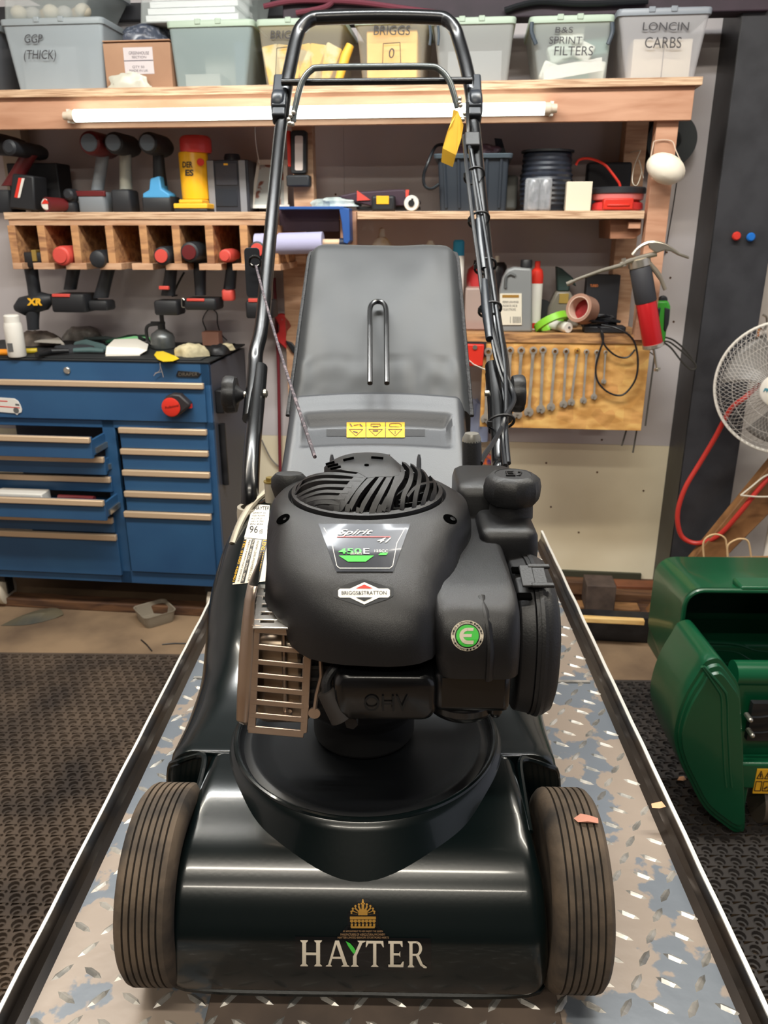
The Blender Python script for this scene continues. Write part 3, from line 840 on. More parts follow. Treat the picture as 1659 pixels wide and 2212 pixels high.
# right ribs
for pl, w in (([(852,996),(868,1010),(868,1030),(850,1060),(836,1108)], .0048), ([(872,998),(888,1015),(886,1040),(872,1070),(868,1104)], .0048),
              ([(890,1002),(906,1020),(904,1045),(898,1070),(894,1100)], .0045), ([(908,1008),(922,1028),(924,1050),(918,1072),(912,1094)], .004),
              ([(926,1018),(937,1036),(940,1056),(936,1070),(932,1084)], .004), ([(880,1072),(900,1050),(925,1042),(945,1040)], .0025)):
    strip(grille, pl, w)
# diagonal bars of the front
for pl, w in (([(812,1022),(775,1062),(748,1112)], .0062), ([(829,1024),(798,1068),(770,1116)], .005), ([(846,1022),(822,1066),(795,1118)], .0062), ([(862,1018),(846,1062),(818,1114)], .0058),
              ([(786,1022),(764,1046),(740,1078),(720,1106)], .0115)):
    strip(grille, pl, w)
# outer ring
b_r = []
for k in range(97):
    a = 2*pi*k/96
    b_r.append([V((GC.x + r*math.cos(a), GC.y + r*math.sin(a), z)) for r, z in ((0.0752,0.434),(0.0750,0.4395),(0.0710,0.4415),(0.0705,0.434))])
grille.loft(b_r)
part(cowl, 'grille', grille, pls, 0.0006, ang=40)
# swoosh plate over the dome
tp = [(662,1000),(682,990),(700,986),(727,990),(750,984),(775,981),(800,980),(826,982),(845,988),(858,998),(867,1010),(863,1026),(846,1030),(829,1030),(812,1030),(795,1033),(784,1027),(773,1021),(740,1016),(700,1010),(668,1010)]
P = [dpt(x, y) for x, y in tp]
cen = V((sum(p.x for p in P)/len(P), sum(p.y for p in P)/len(P), 0))
b = B(); rings = []
for k in range(9):
    s_ = 1 - k / 8 * 0.999
    l = []
    for p in P:
        q = clampd(cen + (V((p.x, p.y, 0)) - cen) * s_, 1.02); l.append(V((q.x, q.y, dome(q.x, q.y) + 0.0002 + 0.0016 * min(1, k / 1.0))))
    rings.append(l)
base = [V((p.x, p.y, p.z - 0.005)) for p in rings[0]]
b.loft([base] + rings)
part(cowl, 'top_plate', b, pls, ang=50)
b = B()
for x0, y0, x1, y1 in ((704,1003,722,998),(708,1008,730,1003),(714,1013,736,1008),(742,994,764,989),(802,988,828,990)):
    p, q = dpt(x0, y0, 0.0026), dpt(x1, y1, 0.0026); b.tube([p, q], 0.0014, 6)
h = dpt(792, 1004, 0.0022); b.lathe([(0.0001,0.0004),(0.0022,0.0004),(0.0024,-0.001)], h, n=12)
part(cowl, 'vent_slot_shade', b, mat('hole_shade_black', (0,0,0)))  # black rods on the plate paint the dark of the slots
# starter rope housing ear (left rear)
b = B(); q = mY(625, 1040, 0.80)
b.loft([[q + V((0.016*math.cos(a)*k + dx, 0.010*math.sin(a)*k, dz)) for a in [2*pi*i/14 for i in range(14)]] for k, dz, dx in ((1.1,-0.028,0.004),(1.25,-0.006,0),(1.2,0.004,0),(0.9,0.009,0),(0.3,0.010,0))])
part(cowl, 'oil_cap', b, pls2)

# spirit badge
bd = B(); decal(bd, cowl_bvh, [(727,1236),(849,1236),(886,1133),(688,1133)], 0.0008)
eb1 = part(cowl, 'engine_badge', bd, mat('badge_silver', S(44,46,52), 0.36, metal=0.3, coat=0.15), label='shiny engine badge with green and white lettering')
b = B()
def lineq(b, pts, w=1.3, lift=0.0012):
    for i in range(len(pts) - 1):
        (x0, y0), (x1, y1) = pts[i], pts[i+1]; L_ = math.hypot(x1-x0, y1-y0); nx, ny = -(y1-y0)/L_*w/2, (x1-x0)/L_*w/2
        decal_poly(b, cowl_bvh, [(x0+nx,y0+ny),(x1+nx,y1+ny),(x1-nx,y1-ny),(x0-nx,y0-ny)], lift)
lineq(b, [(700,1142),(716,1170),(728,1224),(734,1229),(842,1229),(848,1224),(857,1175),(875,1142)])
decal_text(b, cowl_bvh, 'Spirit', (729,1161), (806,1160), (729,1146), 0.0014, shear=0.5, bold=0.01)
decal_text(b, cowl_bvh, '41', (814,1174), (843,1174), (816,1164), 0.0014, shear=0.4, bold=0.01)
decal_text(b, cowl_bvh, 'E', (785,1198), (798,1198), (785,1187), 0.0014)
decal_text(b, cowl_bvh, '125CC', (809,1195), (838,1195), (809,1190), 0.0014)
decal_text(b, cowl_bvh, 'SERIES', (757,1200), (782,1200), (757,1196), 0.0015)
part(eb1, 'lettering', b, white_c, smooth=False)
b = B(); decal_text(b, cowl_bvh, '450', (732,1198), (781,1198), (732,1187), 0.0014, bold=0.02)
decal_poly(b, cowl_bvh, [(732,1202),(808,1202),(790,1215),(752,1215)], 0.0013); decal_poly(b, cowl_bvh, [(817,1201),(834,1201),(838,1196),(822,1196)], 0.0013)
part(eb1, 'green_print', b, grn, smooth=False)
b = B(); lineq(b, [(728,1162),(843,1162)], 1.6, 0.0013); part(eb1, 'red_line', b, red_m, smooth=False)
# diamond badge
bd = B(); decal_poly(bd, cowl_bvh, [(720,1290),(722,1271),(740,1266),(785,1251),(830,1266),(850,1271),(850,1288),(835,1296),(785,1312),(740,1297)], 0.0006)
eb2 = part(cowl, 'maker_badge', bd, blackp, label='diamond shaped maker badge with red top and lettering', smooth=False)
b = B()
decal_poly(b, cowl_bvh, [(731,1289),(731,1276),(735,1273),(756,1273),(787,1259),(818,1273),(838,1273),(842,1276),(842,1289),(838,1292),(819,1292),(787,1307),(756,1292),(735,1292)], 0.001)
part(eb2, 'white_field', b, white_c, smooth=False)
b = B(); decal_poly(b, cowl_bvh, [(768,1273),(787,1264.5),(806,1273)], 0.0014); part(eb2, 'red_peak', b, red_m, smooth=False)
b = B(); decal_poly(b, cowl_bvh, [(768,1292),(806,1292),(787,1300.5)], 0.0014)
decal_text(b, cowl_bvh, 'BRIGGS&STRATTON', (738.5,1286.5), (835,1286.5), (738.5,1278.5), 0.0015, bold=0.012)
part(eb2, 'lettering', b, blackp, smooth=False)

# ---- right shroud (air cleaner base and carburettor cover)
def shroud_loop(pts, z): return [V((x, y, z)) for x, y in pts]
def catloop(pts, n=5): return [V(p) for p in smooth_path(pts, n, closed=True)]
sh = B(); S_L = []
for z, fy, xl, xr, by_ in ((0.333,0.568,0.070,0.138,0.80),(0.345,0.566,0.068,0.138,0.82),(0.368,0.569,0.066,0.138,0.83),(0.384,0.577,0.066,0.1375,0.84),(0.393,0.592,0.068,0.1365,0.84),(0.397,0.62,0.072,0.134,0.84),(0.3985,0.68,0.078,0.130,0.83)):
    l = []
    r = min(0.014, (xr - xl) / 3)
    for p in rrect(xl, xr, fy, by_, r, 4): l.append(V((p[0], p[1], z + 0.012 * max(0, p[1] - 0.62))))
    S_L.append(l)
sh.loft(S_L)
shroud = part(mw, 'carburettor_shroud', sh, pls, ang=50)
sh_bvh = BVHTree.FromPolygons([tuple(p) for p in sh.v], sh.f)
part(shroud, 'ridge', B().tube(smooth_path([(0.112,0.568,0.333),(0.112,0.5665,0.35),(0.112,0.570,0.366),(0.110,0.580,0.383),(0.107,0.60,0.393)], 4), 0.004, 8, flat=0.7), pls)
bd = B(); ring = B(); eE = B(); ri = B()
cx_, cy_ = 1009.5, 1373
decal_poly(bd, sh_bvh, [(cx_ + 35*math.cos(a), cy_ + 33*math.sin(a)) for a in [2*pi*k/36 for k in range(36)]], 0.0006)
em = part(shroud, 'round_badge', bd, mat('pale_print', S(206,196,176), 0.4), label='round green badge with a pale letter E', smooth=False)
decal_poly(ri, sh_bvh, [(cx_ + 27*math.cos(a), cy_ + 26*math.sin(a)) for a in [2*pi*k/36 for k in range(36)]], 0.0009); part(em, 'black_ring', ri, blackp, smooth=False)
decal_poly(ring, sh_bvh, [(cx_ + 24.5*math.cos(a), cy_ + 23.5*math.sin(a)) for a in [2*pi*k/36 for k in range(36)]], 0.0012); part(em, 'green_disc', ring, grn, smooth=False)
for k in range(9):
    a0, a1 = pi/2 + pi*k/9, pi/2 + pi*(k+1)/9
    f = lambda a, q, r: (1010 + q*math.cos(a), 1373 - r*math.sin(a))
    decal_poly(eE, sh_bvh, [f(a0,18,17), f(a1,18,17), f(a1,10,10.5), f(a0,10,10.5)], 0.0016)
for y_, x1_ in ((1356,1023),(1369.5,1019),(1383.5,1023)):
    decal_poly(eE, sh_bvh, [(1000 if 1369 < y_ < 1370 else 1009, y_), (x1_, y_), (x1_-1, y_+6.5), (1000 if 1369 < y_ < 1370 else 1009, y_+6.5)], 0.0016)
part(em, 'letter', eE, mat('pale_print', S(206,196,176), 0.4), smooth=False)
tx = B()
def ring_text(s_, a0, a1, r, flip=False):
    n = len(s_)
    for i, ch in enumerate(s_):
        if ch == ' ': continue
        a = a0 + (a1 - a0) * (i + 0.5) / n; c, s2 = math.cos(a), math.sin(a)
        px_, py_ = cx_ + r*c, cy_ - r*0.95*s2; t = (-s2, -c) if flip else (s2, c)
        up = (-c, s2) if flip else (c, -s2)
        w = 1.9; decal_text(tx, sh_bvh, ch, (px_-t[0]*w-up[0]*2, py_-t[1]*w-up[1]*2), (px_+t[0]*w-up[0]*2, py_+t[1]*w-up[1]*2), (px_-t[0]*w+up[0]*2, py_-t[1]*w+up[1]*2), 0.001)
ring_text("BRIGGS & STRATTON'S INITIATIVE", R(175), R(5), 31)
ring_text('WWW.THEGREENINITIATIVE.EU', R(190), R(350), 31, True)
part(em, 'lettering', tx, blackp, smooth=False)
# carburettor body under the shroud
b = B().box(0.068, 0.132, 0.574, 0.70, 0.296, 0.336)
b.lathe([(0.022,0.276),(0.032,0.280),(0.034,0.298)], (0.094, 0.612, 0), n=24)
b.cyl((0.122,0.59,0.298),(0.122,0.59,0.282),0.006)
part(mw, 'carburettor', b, blk, 0.006)
# air filter drum with clip
af = B()
CA = V((0, 0.670, 0.322)); 
def dl(x, ry, rz, n=48): return [V((x, CA.y + ry*math.cos(2*pi*k/n)*(1.0), CA.z + rz*math.sin(2*pi*k/n))) for k in range(n)]
def sup(x, ry, rz, n=56, e=2.6):
    out = []
    for k in range(n):
        a = 2*pi*k/n; c, s_ = math.cos(a), math.sin(a)
        out.append(V((x, CA.y + ry*math.copysign(abs(c)**(2/e), c), CA.z + rz*math.copysign(abs(s_)**(2/e), s_))))
    return out
af.loft([sup(0.1405,0.066,0.060), sup(0.143,0.070,0.065), sup(0.156,0.0725,0.0675)])
drum = part(mw, 'air_filter_housing', af, pls2, 0.001)
b = B().loft([sup(0.1565,0.0735,0.0685), sup(0.168,0.074,0.069), sup(0.175,0.070,0.065), sup(0.179,0.061,0.056), sup(0.181,0.04,0.034), sup(0.181,0.001,0.001)])
part(drum, 'cover', b, pls2, ang=60)
b = B().loft([sup(0.160,0.0745,0.0695), sup(0.163,0.0755,0.0705), sup(0.166,0.0745,0.0695)])
part(drum, 'cover_rib', b, pls2)
b = B(); Rm = Matrix.Rotation(R(14), 3, 'X')
o_ = V((0.150, CA.y - 0.028, CA.z + 0.0685))
for dy in (-0.013, 0.013): b.obox(o_ + V((0.013, dy, 0.25*dy + 0.0035)), (0.020, 0.005, 0.003), Rm)
b.obox(o_ + V((0.001, 0, 0.003)), (0.012, 0.030, 0.0025), Rm); b.obox(o_ + V((0.012, 0, 0.003)), (0.012, 0.026, 0.002), Rm)
part(drum, 'clip', b, pls2, 0.001)
b = B()
for dy in (-0.022, 0.018): b.obox(o_ + V((-0.004, dy, -0.0005 - (0.006 if dy < 0 else -0.001))), (0.013, 0.009, 0.003), Rm)
part(drum, 'clip_slot_shade', b, mat('hole_shade_black', (0,0,0)), 0.0015)  # black blocks paint the dark inside the slots

# ---- fuel tank neck and cap
tank = B()
for_z = [(0.352,1.0),(0.386,1.0),(0.394,0.97),(0.398,0.88)]
T0c = mY(1091, 1162, 0.735)
tl = []
for dz, k in ((-0.040,0.98),(-0.008,1.0),(0.004,0.97),(0.010,0.88),(0.0115,0.6)):
    tl.append([V((T0c.x + x*k, T0c.y + y*k, T0c.z + 0.006 + dz)) for x, y in rrect(-0.028, 0.030, -0.030, 0.045, 0.012, 5)])
tank.loft(tl)
tk = part(mw, 'fuel_tank', tank, pls, ang=60)
ck = mY(1107, 1046, 0.765)
b = B().lathe([(0.0225,-0.034),(0.0215,-0.012),(0.0225,-0.006)], ck, n=40); part(tk, 'filler_neck', b, pls2)
b = B(); prof_c = [(0.024,-0.018),(0.0275,-0.013),(0.0282,-0.002),(0.0265,0.006),(0.022,0.010),(0.0185,0.0112),(0.018,0.0105),(0.0001,0.0105)]
nn = 48; lp = []
for r, h in prof_c:
    lp.append([ck + V(((r + (0.0012 if (k % 6 == 0 and r > 0.02) else 0))*math.cos(2*pi*k/nn), (r + (0.0012 if (k % 6 == 0 and r > 0.02) else 0))*math.sin(2*pi*k/nn), h)) for k in range(nn)])
b.loft(lp); cap = part(tk, 'fuel_cap', b, pls2, ang=40)
b = B(); o_ = ck + V((0,0,0.0108))
b.box(o_.x-0.008, o_.x+0.0015, o_.y-0.007, o_.y-0.0055, o_.z, o_.z+0.0012)
for a_ in ((-0.007,-0.0055,-0.0055,0.007),(0.0,0.0015,-0.0055,0.007),(-0.007,0.0015,0.0055,0.007),(-0.007,0.0,0.0,0.0012)):
    b.box(o_.x+a_[0], o_.x+a_[1], o_.y+a_[2], o_.y+a_[3], o_.z, o_.z+0.0012)
b.tube(smooth_path([o_+V((0.003,-0.004,0.0006)), o_+V((0.006,-0.005,0.0006)), o_+V((0.0075,0.0,0.0006)), o_+V((0.009,0.004,0.0006)), o_+V((0.006,0.0065,0.0006))], 4), 0.0008, 6)
part(cap, 'pump_symbol', b, pls)
b = B(); q = mY(1030, 1062, 0.83)
b.loft([[V((q.x + x*k, q.y + y*k, q.z + dz)) for x, y in rrect(-0.026, 0.045, -0.05, 0.04, 0.014, 4)] for dz, k in ((-0.06,1),(0.010,1),(0.018,0.93),(0.021,0.8))])
part(tk, 'tank_body', b, pls, ang=60)

# ---- silencer with slotted guard
gb = B(); A_ = {}
def g3(px, py, y): return mY(px, py, y)
YG = 0.600
def gy(px, py):                                                      # guard leans: nearer at the bottom
    return g3(px, py, 0.602 + (1365 - py) / 220 * -0.004)
mf = B().box(*([0]*6)) if False else B()
p0, p1 = g3(560, 1545, 0.640), g3(660, 1362, 0.640)
mf.box(p0.x, p1.x + 0.004, 0.622, 0.70, p0.z - 0.0, p1.z)
muf = part(mw, 'silencer', mf, mat('hot_steel', S(168,152,134), 0.35, metal=0.8, col2=S(120,104,90), nscale=18), 0.010, seg=3)
b = B(); q = g3(617, 1545, 0.618); q2 = g3(612, 1350, 0.618); b.cyl(q, q2, 0.0022)
q = g3(622, 1545, 0.616); b.cyl(q - V((0,0,0.004)), q + V((0,0,0.004)), 0.004, n=8)
part(muf, 'seam_rod', b, steel)
def bar(b, pa, pb, pc, pd, y, th=0.0016):
    P = [g3(*p, y) for p in (pa, pb, pc, pd)]
    b.loft([P, [p + V((0, th, 0.0004)) for p in P]])
gd = B()
tops = [(1351,1367),(1391,1403),(1424,1435),(1453,1464),(1481,1493),(1510,1522),(1539,1551),(1568,1584)]
def gx(y, side):                                                      # left or right outline of the front plate
    t = (y - 1352) / 231
    return (549 - 14*t) if side == 0 else (660 - 4*t)
tilt = lambda x: (x - 549) * 0.10
rails = []
for i, (ya, yb_) in enumerate(tops):
    k = i
    xl, xr = gx(ya, 0), gx(ya, 1)
    P = [(xl, ya), (xr, ya + 11), (gx(yb_,1), yb_ + 11), (gx(yb_,0), yb_)]
    bar(gd, *P, 0.600)
bar(gd, (gx(1352,0), 1354), (gx(1352,0)+13, 1354), (gx(1580,0)+17, 1580), (gx(1580,0)-2, 1578), 0.6001)
bar(gd, (648, 1364), (662, 1366), (672, 1400), (671, 1440), 0.6001); bar(gd, (646,1364),(671,1400),(668,1500),(640,1500), 0.6002) if False else None
bar(gd, (654, 1420), (673, 1424), (664, 1583), (648, 1590), 0.6001)
bar(gd, (650, 1366), (660, 1366), (673, 1426), (656, 1426), 0.6001)
guard = part(mw, 'silencer_guard', gd, steel, 0.0008, seg=2)
# curved side of the guard and its slotted top
b = B(); sec = []
for py, xo, xi in ((1268,536,556),(1300,529,550),(1352,523,548),(1420,517,546),(1500,513,541),(1560,511,536),(1567,518,534)):
    a_ = g3(xi, py, 0.600); c_ = g3(xo, py - 4, 0.607); m_ = g3(xo - 1, py - 6, 0.625)
    top_ = 1 if py == 1268 else 0
    sec.append([a_, g3((xi*0.55+xo*0.45), py - 1, 0.6005), c_, m_, V((m_.x, 0.70, m_.z))])
b.loft(sec, closed=False)
so = part(guard, 'guard_side', b, steel, ang=60); md = so.modifiers.new('thick', 'SOLIDIFY'); md.thickness = 0.0015
gt = B()
for i in range(6):
    t = i / 5; py = 1268 + 84 * t
    y0 = 0.680 - 0.078 * t
    a_ = g3(556 - 9*t, py, y0); wd_ = 0.05
    gt.box(a_.x, a_.x + wd_, a_.y - 0.0045, a_.y + 0.0045, a_.z - 0.001, a_.z + 0.001)
pa = g3(556, 1268, 0.680); pb = g3(547, 1352, 0.602)
for dx in (0.0, 0.018, 0.044):
    gt.loft([[pa + V((dx, 0.004, 0)), pa + V((dx + 0.006, 0.004, 0)), pa + V((dx + 0.006, 0.004, -0.002)), pa + V((dx, 0.004, -0.002))],
             [pb + V((dx, -0.002, 0)), pb + V((dx + 0.006, -0.002, 0)), pb + V((dx + 0.006, -0.002, -0.002)), pb + V((dx, -0.002, -0.002))]])
part(guard, 'guard_top', gt, mat('bright_steel', S(206,202,196), 0.3, metal=0.85), 0.0008)

# ---- valve cover
p0, p1 = mY(722, 1540, 0.585), mY(946, 1442, 0.585)
vc = B(); cxv, czv = (p0.x + p1.x)/2, (p0.z + p1.z)/2; hx, hz = (p1.x - p0.x)/2, (p1.z - p0.z)/2
def vl(k, y, dx=0): return [V((cxv + x*k, y, czv + z*k - 0.1*max(0,-x)*0)) for x, z in rrect(-hx, hx, -hz, hz, 0.012, 5)]
vc.loft([vl(1.08, 0.612), vl(1.08, 0.606), vl(1.0, 0.604), vl(1.0, 0.583), vl(0.95, 0.575), vl(0.85, 0.572)])
vco = part(mw, 'valve_cover', vc, blk, ang=50)
b = B(); text_quad(b, 'OHV', (cxv-0.018, 0.571, czv-0.011), (cxv+0.020, 0.571, czv-0.011), (cxv-0.018, 0.571, czv+0.004), 0.0006)
part(vco, 'lettering', b, mat('block_black', (0,0,0)), smooth=False)
b = B()
for px, py in ((948,1478),(760,1552)):
    q = mY(px, py, 0.60); b.cyl(q, q - V((0,0.008,0)), 0.006, n=6)
part(vco, 'bolt', b, black_s)
b = B(); pl = [mY(945,1440,0.606), mY(966,1482,0.606), mY(930,1535,0.606), mY(905,1548,0.606), mY(905,1440,0.606)]
b.loft([pl, [p + V((0,0.004,0)) for p in pl]]); part(vco, 'flange', b, blk)
b = B(); pth = smooth_path([mY(748,1428,0.60), mY(722,1445,0.59), mY(706,1470,0.585), mY(706,1495,0.583)], 6); b.tube(pth, 0.0045, 10)
part(mw, 'spark_plug_lead', b, pls2)
b = B(); a_, c_ = mY(706,1492,0.583), mY(738,1553,0.578); b.tube([a_, a_.lerp(c_,0.1), c_], [0.0085,0.0088,0.0098], 16)
part(mw, 'spark_plug_boot', b, mat('boot_rubber', S(40,36,34), 0.6))
b = B(); b.tube([mY(692,1415,0.60), mY(694,1460,0.60), mY(684,1500,0.60), mY(680,1530,0.60)], 0.002, 6); q = mY(679,1540,0.60)
b.lathe([(0.0055,-0.001),(0.0055,0.001)], q, 'Y', 14)
part(mw, 'governor_lever', b, steel)

# ---- rear flap (discharge guard)
fl_ = B()
def fp(u, v):
    # u across -1..1, v bottom 0 .. top 1
    yb, zb, yt, zt = 0.975, 0.315, 1.19, 0.443
    hw = 0.137 + (0.134 - 0.137) * v
    x = 0.003 + u * hw
    y = yb + (yt - yb) * v; z = zb + (zt - zb) * v
    bow = (1 - u*u) * 0.010
    if v > 0.80 and abs(u) < 0.85: pass
    e = max(0, abs(u) - 0.90) / 0.10
    z -= 0.022 * e * e; y += 0.0
    if 0.56 < v < 0.84 and abs(u) < 0.82:                              # recess under the top lip
        t = min(1, (v - 0.56) / 0.02, (0.84 - v) / 0.05, (0.82 - abs(u)) / 0.06); z -= 0.018 * max(0, t) * ((v - 0.50) / 0.34)
    if v < 0.26 and abs(u) < 0.62:
        t = min(1, (0.26 - v) / 0.04, (0.62 - abs(u)) / 0.08); z -= 0.012 * max(0, t)
    return V((x, y + (bow if v > 0.9 else bow * v) * 0.6, z + bow * 0.6))
fl_.grid(60, 60, lambda s_, t: fp(-1 + 2*s_, t))
flap = part(mw, 'rear_flap', fl_, pls3, ang=40); md = flap.modifiers.new('thick', 'SOLIDIFY'); md.thickness = 0.004
flap_bvh = BVHTree.FromPolygons([tuple(p) for p in fl_.v], fl_.f)
b = B(); decal(b, flap_bvh, [(705,943),(918,943),(918,928),(705,928)], 0.0006); part(flap, 'recess_strip', b, pls2)
for i in range(3):
    x0 = 749 + i * 42.3
    b = B(); decal(b, flap_bvh, [(x0,946.5),(x0+40.5,946.5),(x0+40.5,912.5),(x0,912.5)], 0.0014)
    wl = part(flap, 'warning_label', b, yel, label='orange pictogram warning label')
    b = B()
    def lq(pts, w=1.3):
        for k in range(len(pts) - 1):
            (xa_, ya_), (xb_, yb_) = pts[k], pts[k+1]; L_ = math.hypot(xb_-xa_, yb_-ya_); nx, ny = -(yb_-ya_)/L_*w/2, (xb_-xa_)/L_*w/2
            decal_poly(b, flap_bvh, [(xa_+nx,ya_+ny),(xb_+nx,yb_+ny),(xb_-nx,yb_-ny),(xa_-nx,ya_-ny)], 0.0019)
    lq([(x0+5,929.5),(x0+35,929.5),(x0+20,944),(x0+5,929.5)])
    if i == 0: lq([(x0+7,916),(x0+12,924)], 2.5); lq([(x0+28,917),(x0+34,924)], 2.5); lq([(x0+15,920),(x0+26,918)]); lq([(x0+14,934),(x0+24,937)], 3)
    elif i == 1: lq([(x0+10,917),(x0+30,917),(x0+30,922),(x0+10,922),(x0+10,917)]); lq([(x0+14,925),(x0+24,924),(x0+26,926)]); lq([(x0+14,933),(x0+26,933)], 3)
    else: lq([(x0+8,924),(x0+8,917),(x0+14,915),(x0+28,915),(x0+33,918),(x0+33,924),(x0+8,924)]); lq([(x0+20,932),(x0+20,940)], 1.8)
    part(wl, 'pictogram', b, mat('label_ink', S(60,44,26), 0.5), smooth=False)
for px in (717, 782, 840, 905):
    q = mY(px, 992, 0.93); part(flap, 'rib', B().loft([[q + V((dx*k, dy*k, dz)) for dx, dy in ((-.0028,0),(0,-.006),(.0028,0),(0,.006))] for k, dz in ((1.2,-0.02),(1,0.0),(0.5,0.006))]), pls3)

# ---- grass bag
gbm = B()
def bagf(u, v):
    yb, zb, yt, zt = 1.19, 0.425, 1.50, 0.668
    hw = 0.141 + (0.131 - 0.141) * v
    if v > 0.93: hw -= 0.012 * ((v - 0.93) / 0.07) ** 2
    s_ = math.copysign(abs(u) ** 0.9, u); x = 0.006 + s_ * hw
    y = yb + (yt - yb) * v; z = zb + (zt - zb) * v
    n = V((0, -(zt - zb), (yt - yb))).normalized()
    e = max(0, abs(u) - 0.86) / 0.14
    puff = 0.012 * (1 - u**4) * math.sin(pi * min(1, max(0, v))) - 0.016 * e * e - 0.012 * (max(0, v - 0.92) / 0.08) ** 2
    wr = 0.004 * noise.noise(V((u * 2.5, v * 3.5, 3))) + (0.004 * noise.noise(V((u * 5, v * 9, 8))) if v < 0.25 else 0)
    return V((x, y, z)) + n * (puff + wr)
front = B().grid(40, 50, lambda s_, t: bagf(-1 + 2*s_, t))
gbm.v = front.v; gbm.f = front.f
bag = part(mw, 'grass_bag', gbm, vinyl, ang=80)
b = B()
for s_ in (-1, 1):
    b.grid(8, 50, lambda a, t, s_=s_: bagf(s_, t) + V((s_*0.006*math.sin(pi*a), a*0.16, -a*0.16)))
b.grid(40, 8, lambda a, t: bagf(-1 + 2*a, 1) + V((0, t*0.12, -t*0.24)))
part(bag, 'side_gusset', b, mat('mesh_fabric', S(46,46,48), 0.8, bump=0.8, bscale=400), ang=80)
for s_ in (-1, 1): part(bag, 'piping', B().tube([bagf(s_, t / 24) + V((s_*0.002, 0, 0.0)) for t in range(25)], 0.0035, 8), mat('piping_black', S(36,36,38), 0.6, bump=1.0, bscale=250))
b = B(); q = [mY(800,842,1.185), mY(800,720,1.29), mY(800,683,1.33), mY(806,670,1.345), mY(817,666,1.35), mY(828,670,1.345), mY(834,683,1.33), mY(835,720,1.29), mY(836,842,1.185)]
q = [p + V((0, -0.012, 0.012)) for p in q]
b.tube(smooth_path(q[:2], 1) + smooth_path(q[1:8], 6) + [q[8]], 0.0042, 10); part(bag, 'wire_handle', b, blk)
# ---- handles
hm = blk
def tubep(name, parent, pts, r, m=hm, n=14, k=6, **kw): return part(parent, name, B().tube(smooth_path(pts, k), r, n, **kw), m)
LL = [mY(540,1088,1.055), mY(541,1050,1.065), mY(546,960,1.13), mY(556,860,1.235), mY(562,795,1.305)]
RL = [V((0.178,1.053,0.318)), mY(1081,1020,1.075), mY(1080,1000,1.10), mY(1078,940,1.15), mY(1072,860,1.235), mY(1064,790,1.305)]
lh = tubep('lower_handle', mw, LL, 0.0125); tubep('lower_handle', mw, RL, 0.0125)
LU = [mY(540,905,1.20), mY(546,850,1.25), mY(551,790,1.31), mY(553,760,1.335), mY(566,700,1.39), mY(579,560,1.52), mY(594,400,1.66), mY(605,290,1.76), mY(613,240,1.80)]
RU = [mY(1090,905,1.20), mY(1088,850,1.25), mY(1084,790,1.31), mY(1080,760,1.335), mY(1068,690,1.39), mY(1052,560,1.52), mY(1036,400,1.66), mY(1026,290,1.76), mY(1018,240,1.80)]
uh = part(mw, 'upper_handle', B().tube(smooth_path(LU, 6), 0.0125, 14), hm)
part(mw, 'upper_handle', B().tube(smooth_path(RU, 6), 0.0125, 14), hm)
TOP = [mY(610,255,1.79), mY(616,200,1.82), mY(628,140,1.865), mY(640,85,1.905), mY(652,58,1.92), mY(672,42,1.93), mY(700,38,1.935), mY(822,35,1.935), mY(940,38,1.935), mY(965,44,1.93), mY(982,62,1.92), mY(992,90,1.905), mY(1006,140,1.865), mY(1018,200,1.82), mY(1024,255,1.79)]
part(mw, 'handle_loop', B().tube(smooth_path(TOP, 7), 0.0142, 14), hm)
for px, s_ in ((602, -1), (1027, 1)):
    q = mY(px, 225, 1.805)
    b = B(); Mr = Matrix.Rotation(R(-4 * s_), 3, 'Y') @ Matrix.Rotation(R(40), 3, 'X')
    b.lathe([(0.001,-0.014),(0.024,-0.013),(0.027,-0.006),(0.027,0.006),(0.024,0.013),(0.001,0.014)], q, 'X', 28, M=Mr)
    b.obox(q + V((-s_*0.003, 0.012, 0.018)), (0.030, 0.030, 0.09), Matrix.Rotation(R(-42), 3, 'X'))
    b.obox(q + V((-s_*0.003, -0.012, -0.014)), (0.028, 0.028, 0.05), Matrix.Rotation(R(-42), 3, 'X'))
    part(mw, 'pivot_cover', b, mat('pivot_plastic', S(34,38,44), 0.35), 0.004)
part(mw, 'cross_bar', B().cyl(mY(608,178,1.80), mY(1020,174,1.80), 0.0068), hm)
BL = [mY(633,262,1.76), mY(636,240,1.765), mY(645,200,1.77), mY(655,172,1.775), mY(672,152,1.78), mY(695,146,1.78), mY(820,144,1.78), mY(925,144,1.78), mY(950,151,1.78), mY(968,170,1.775), mY(978,195,1.77), mY(988,232,1.765)]
part(mw, 'brake_bail', B().tube(smooth_path(BL, 6), 0.0062, 12), mat('bail_paint', S(60,66,66), 0.25, coat=0.5))
b = B()
for i, (px, py) in enumerate(((634,243),(628,250),(624,258),(626,266),(632,268))):
    b.ball(mY(px, py, 1.755), 0.0046)
part(mw, 'spring', b, zinc); b = B()
for i, (px, py) in enumerate(((993,213),(995,228),(1004,246),(1000,258),(993,222))):
    b.ball(mY(px, py, 1.755), 0.0045)
part(mw, 'spring', b, zinc)
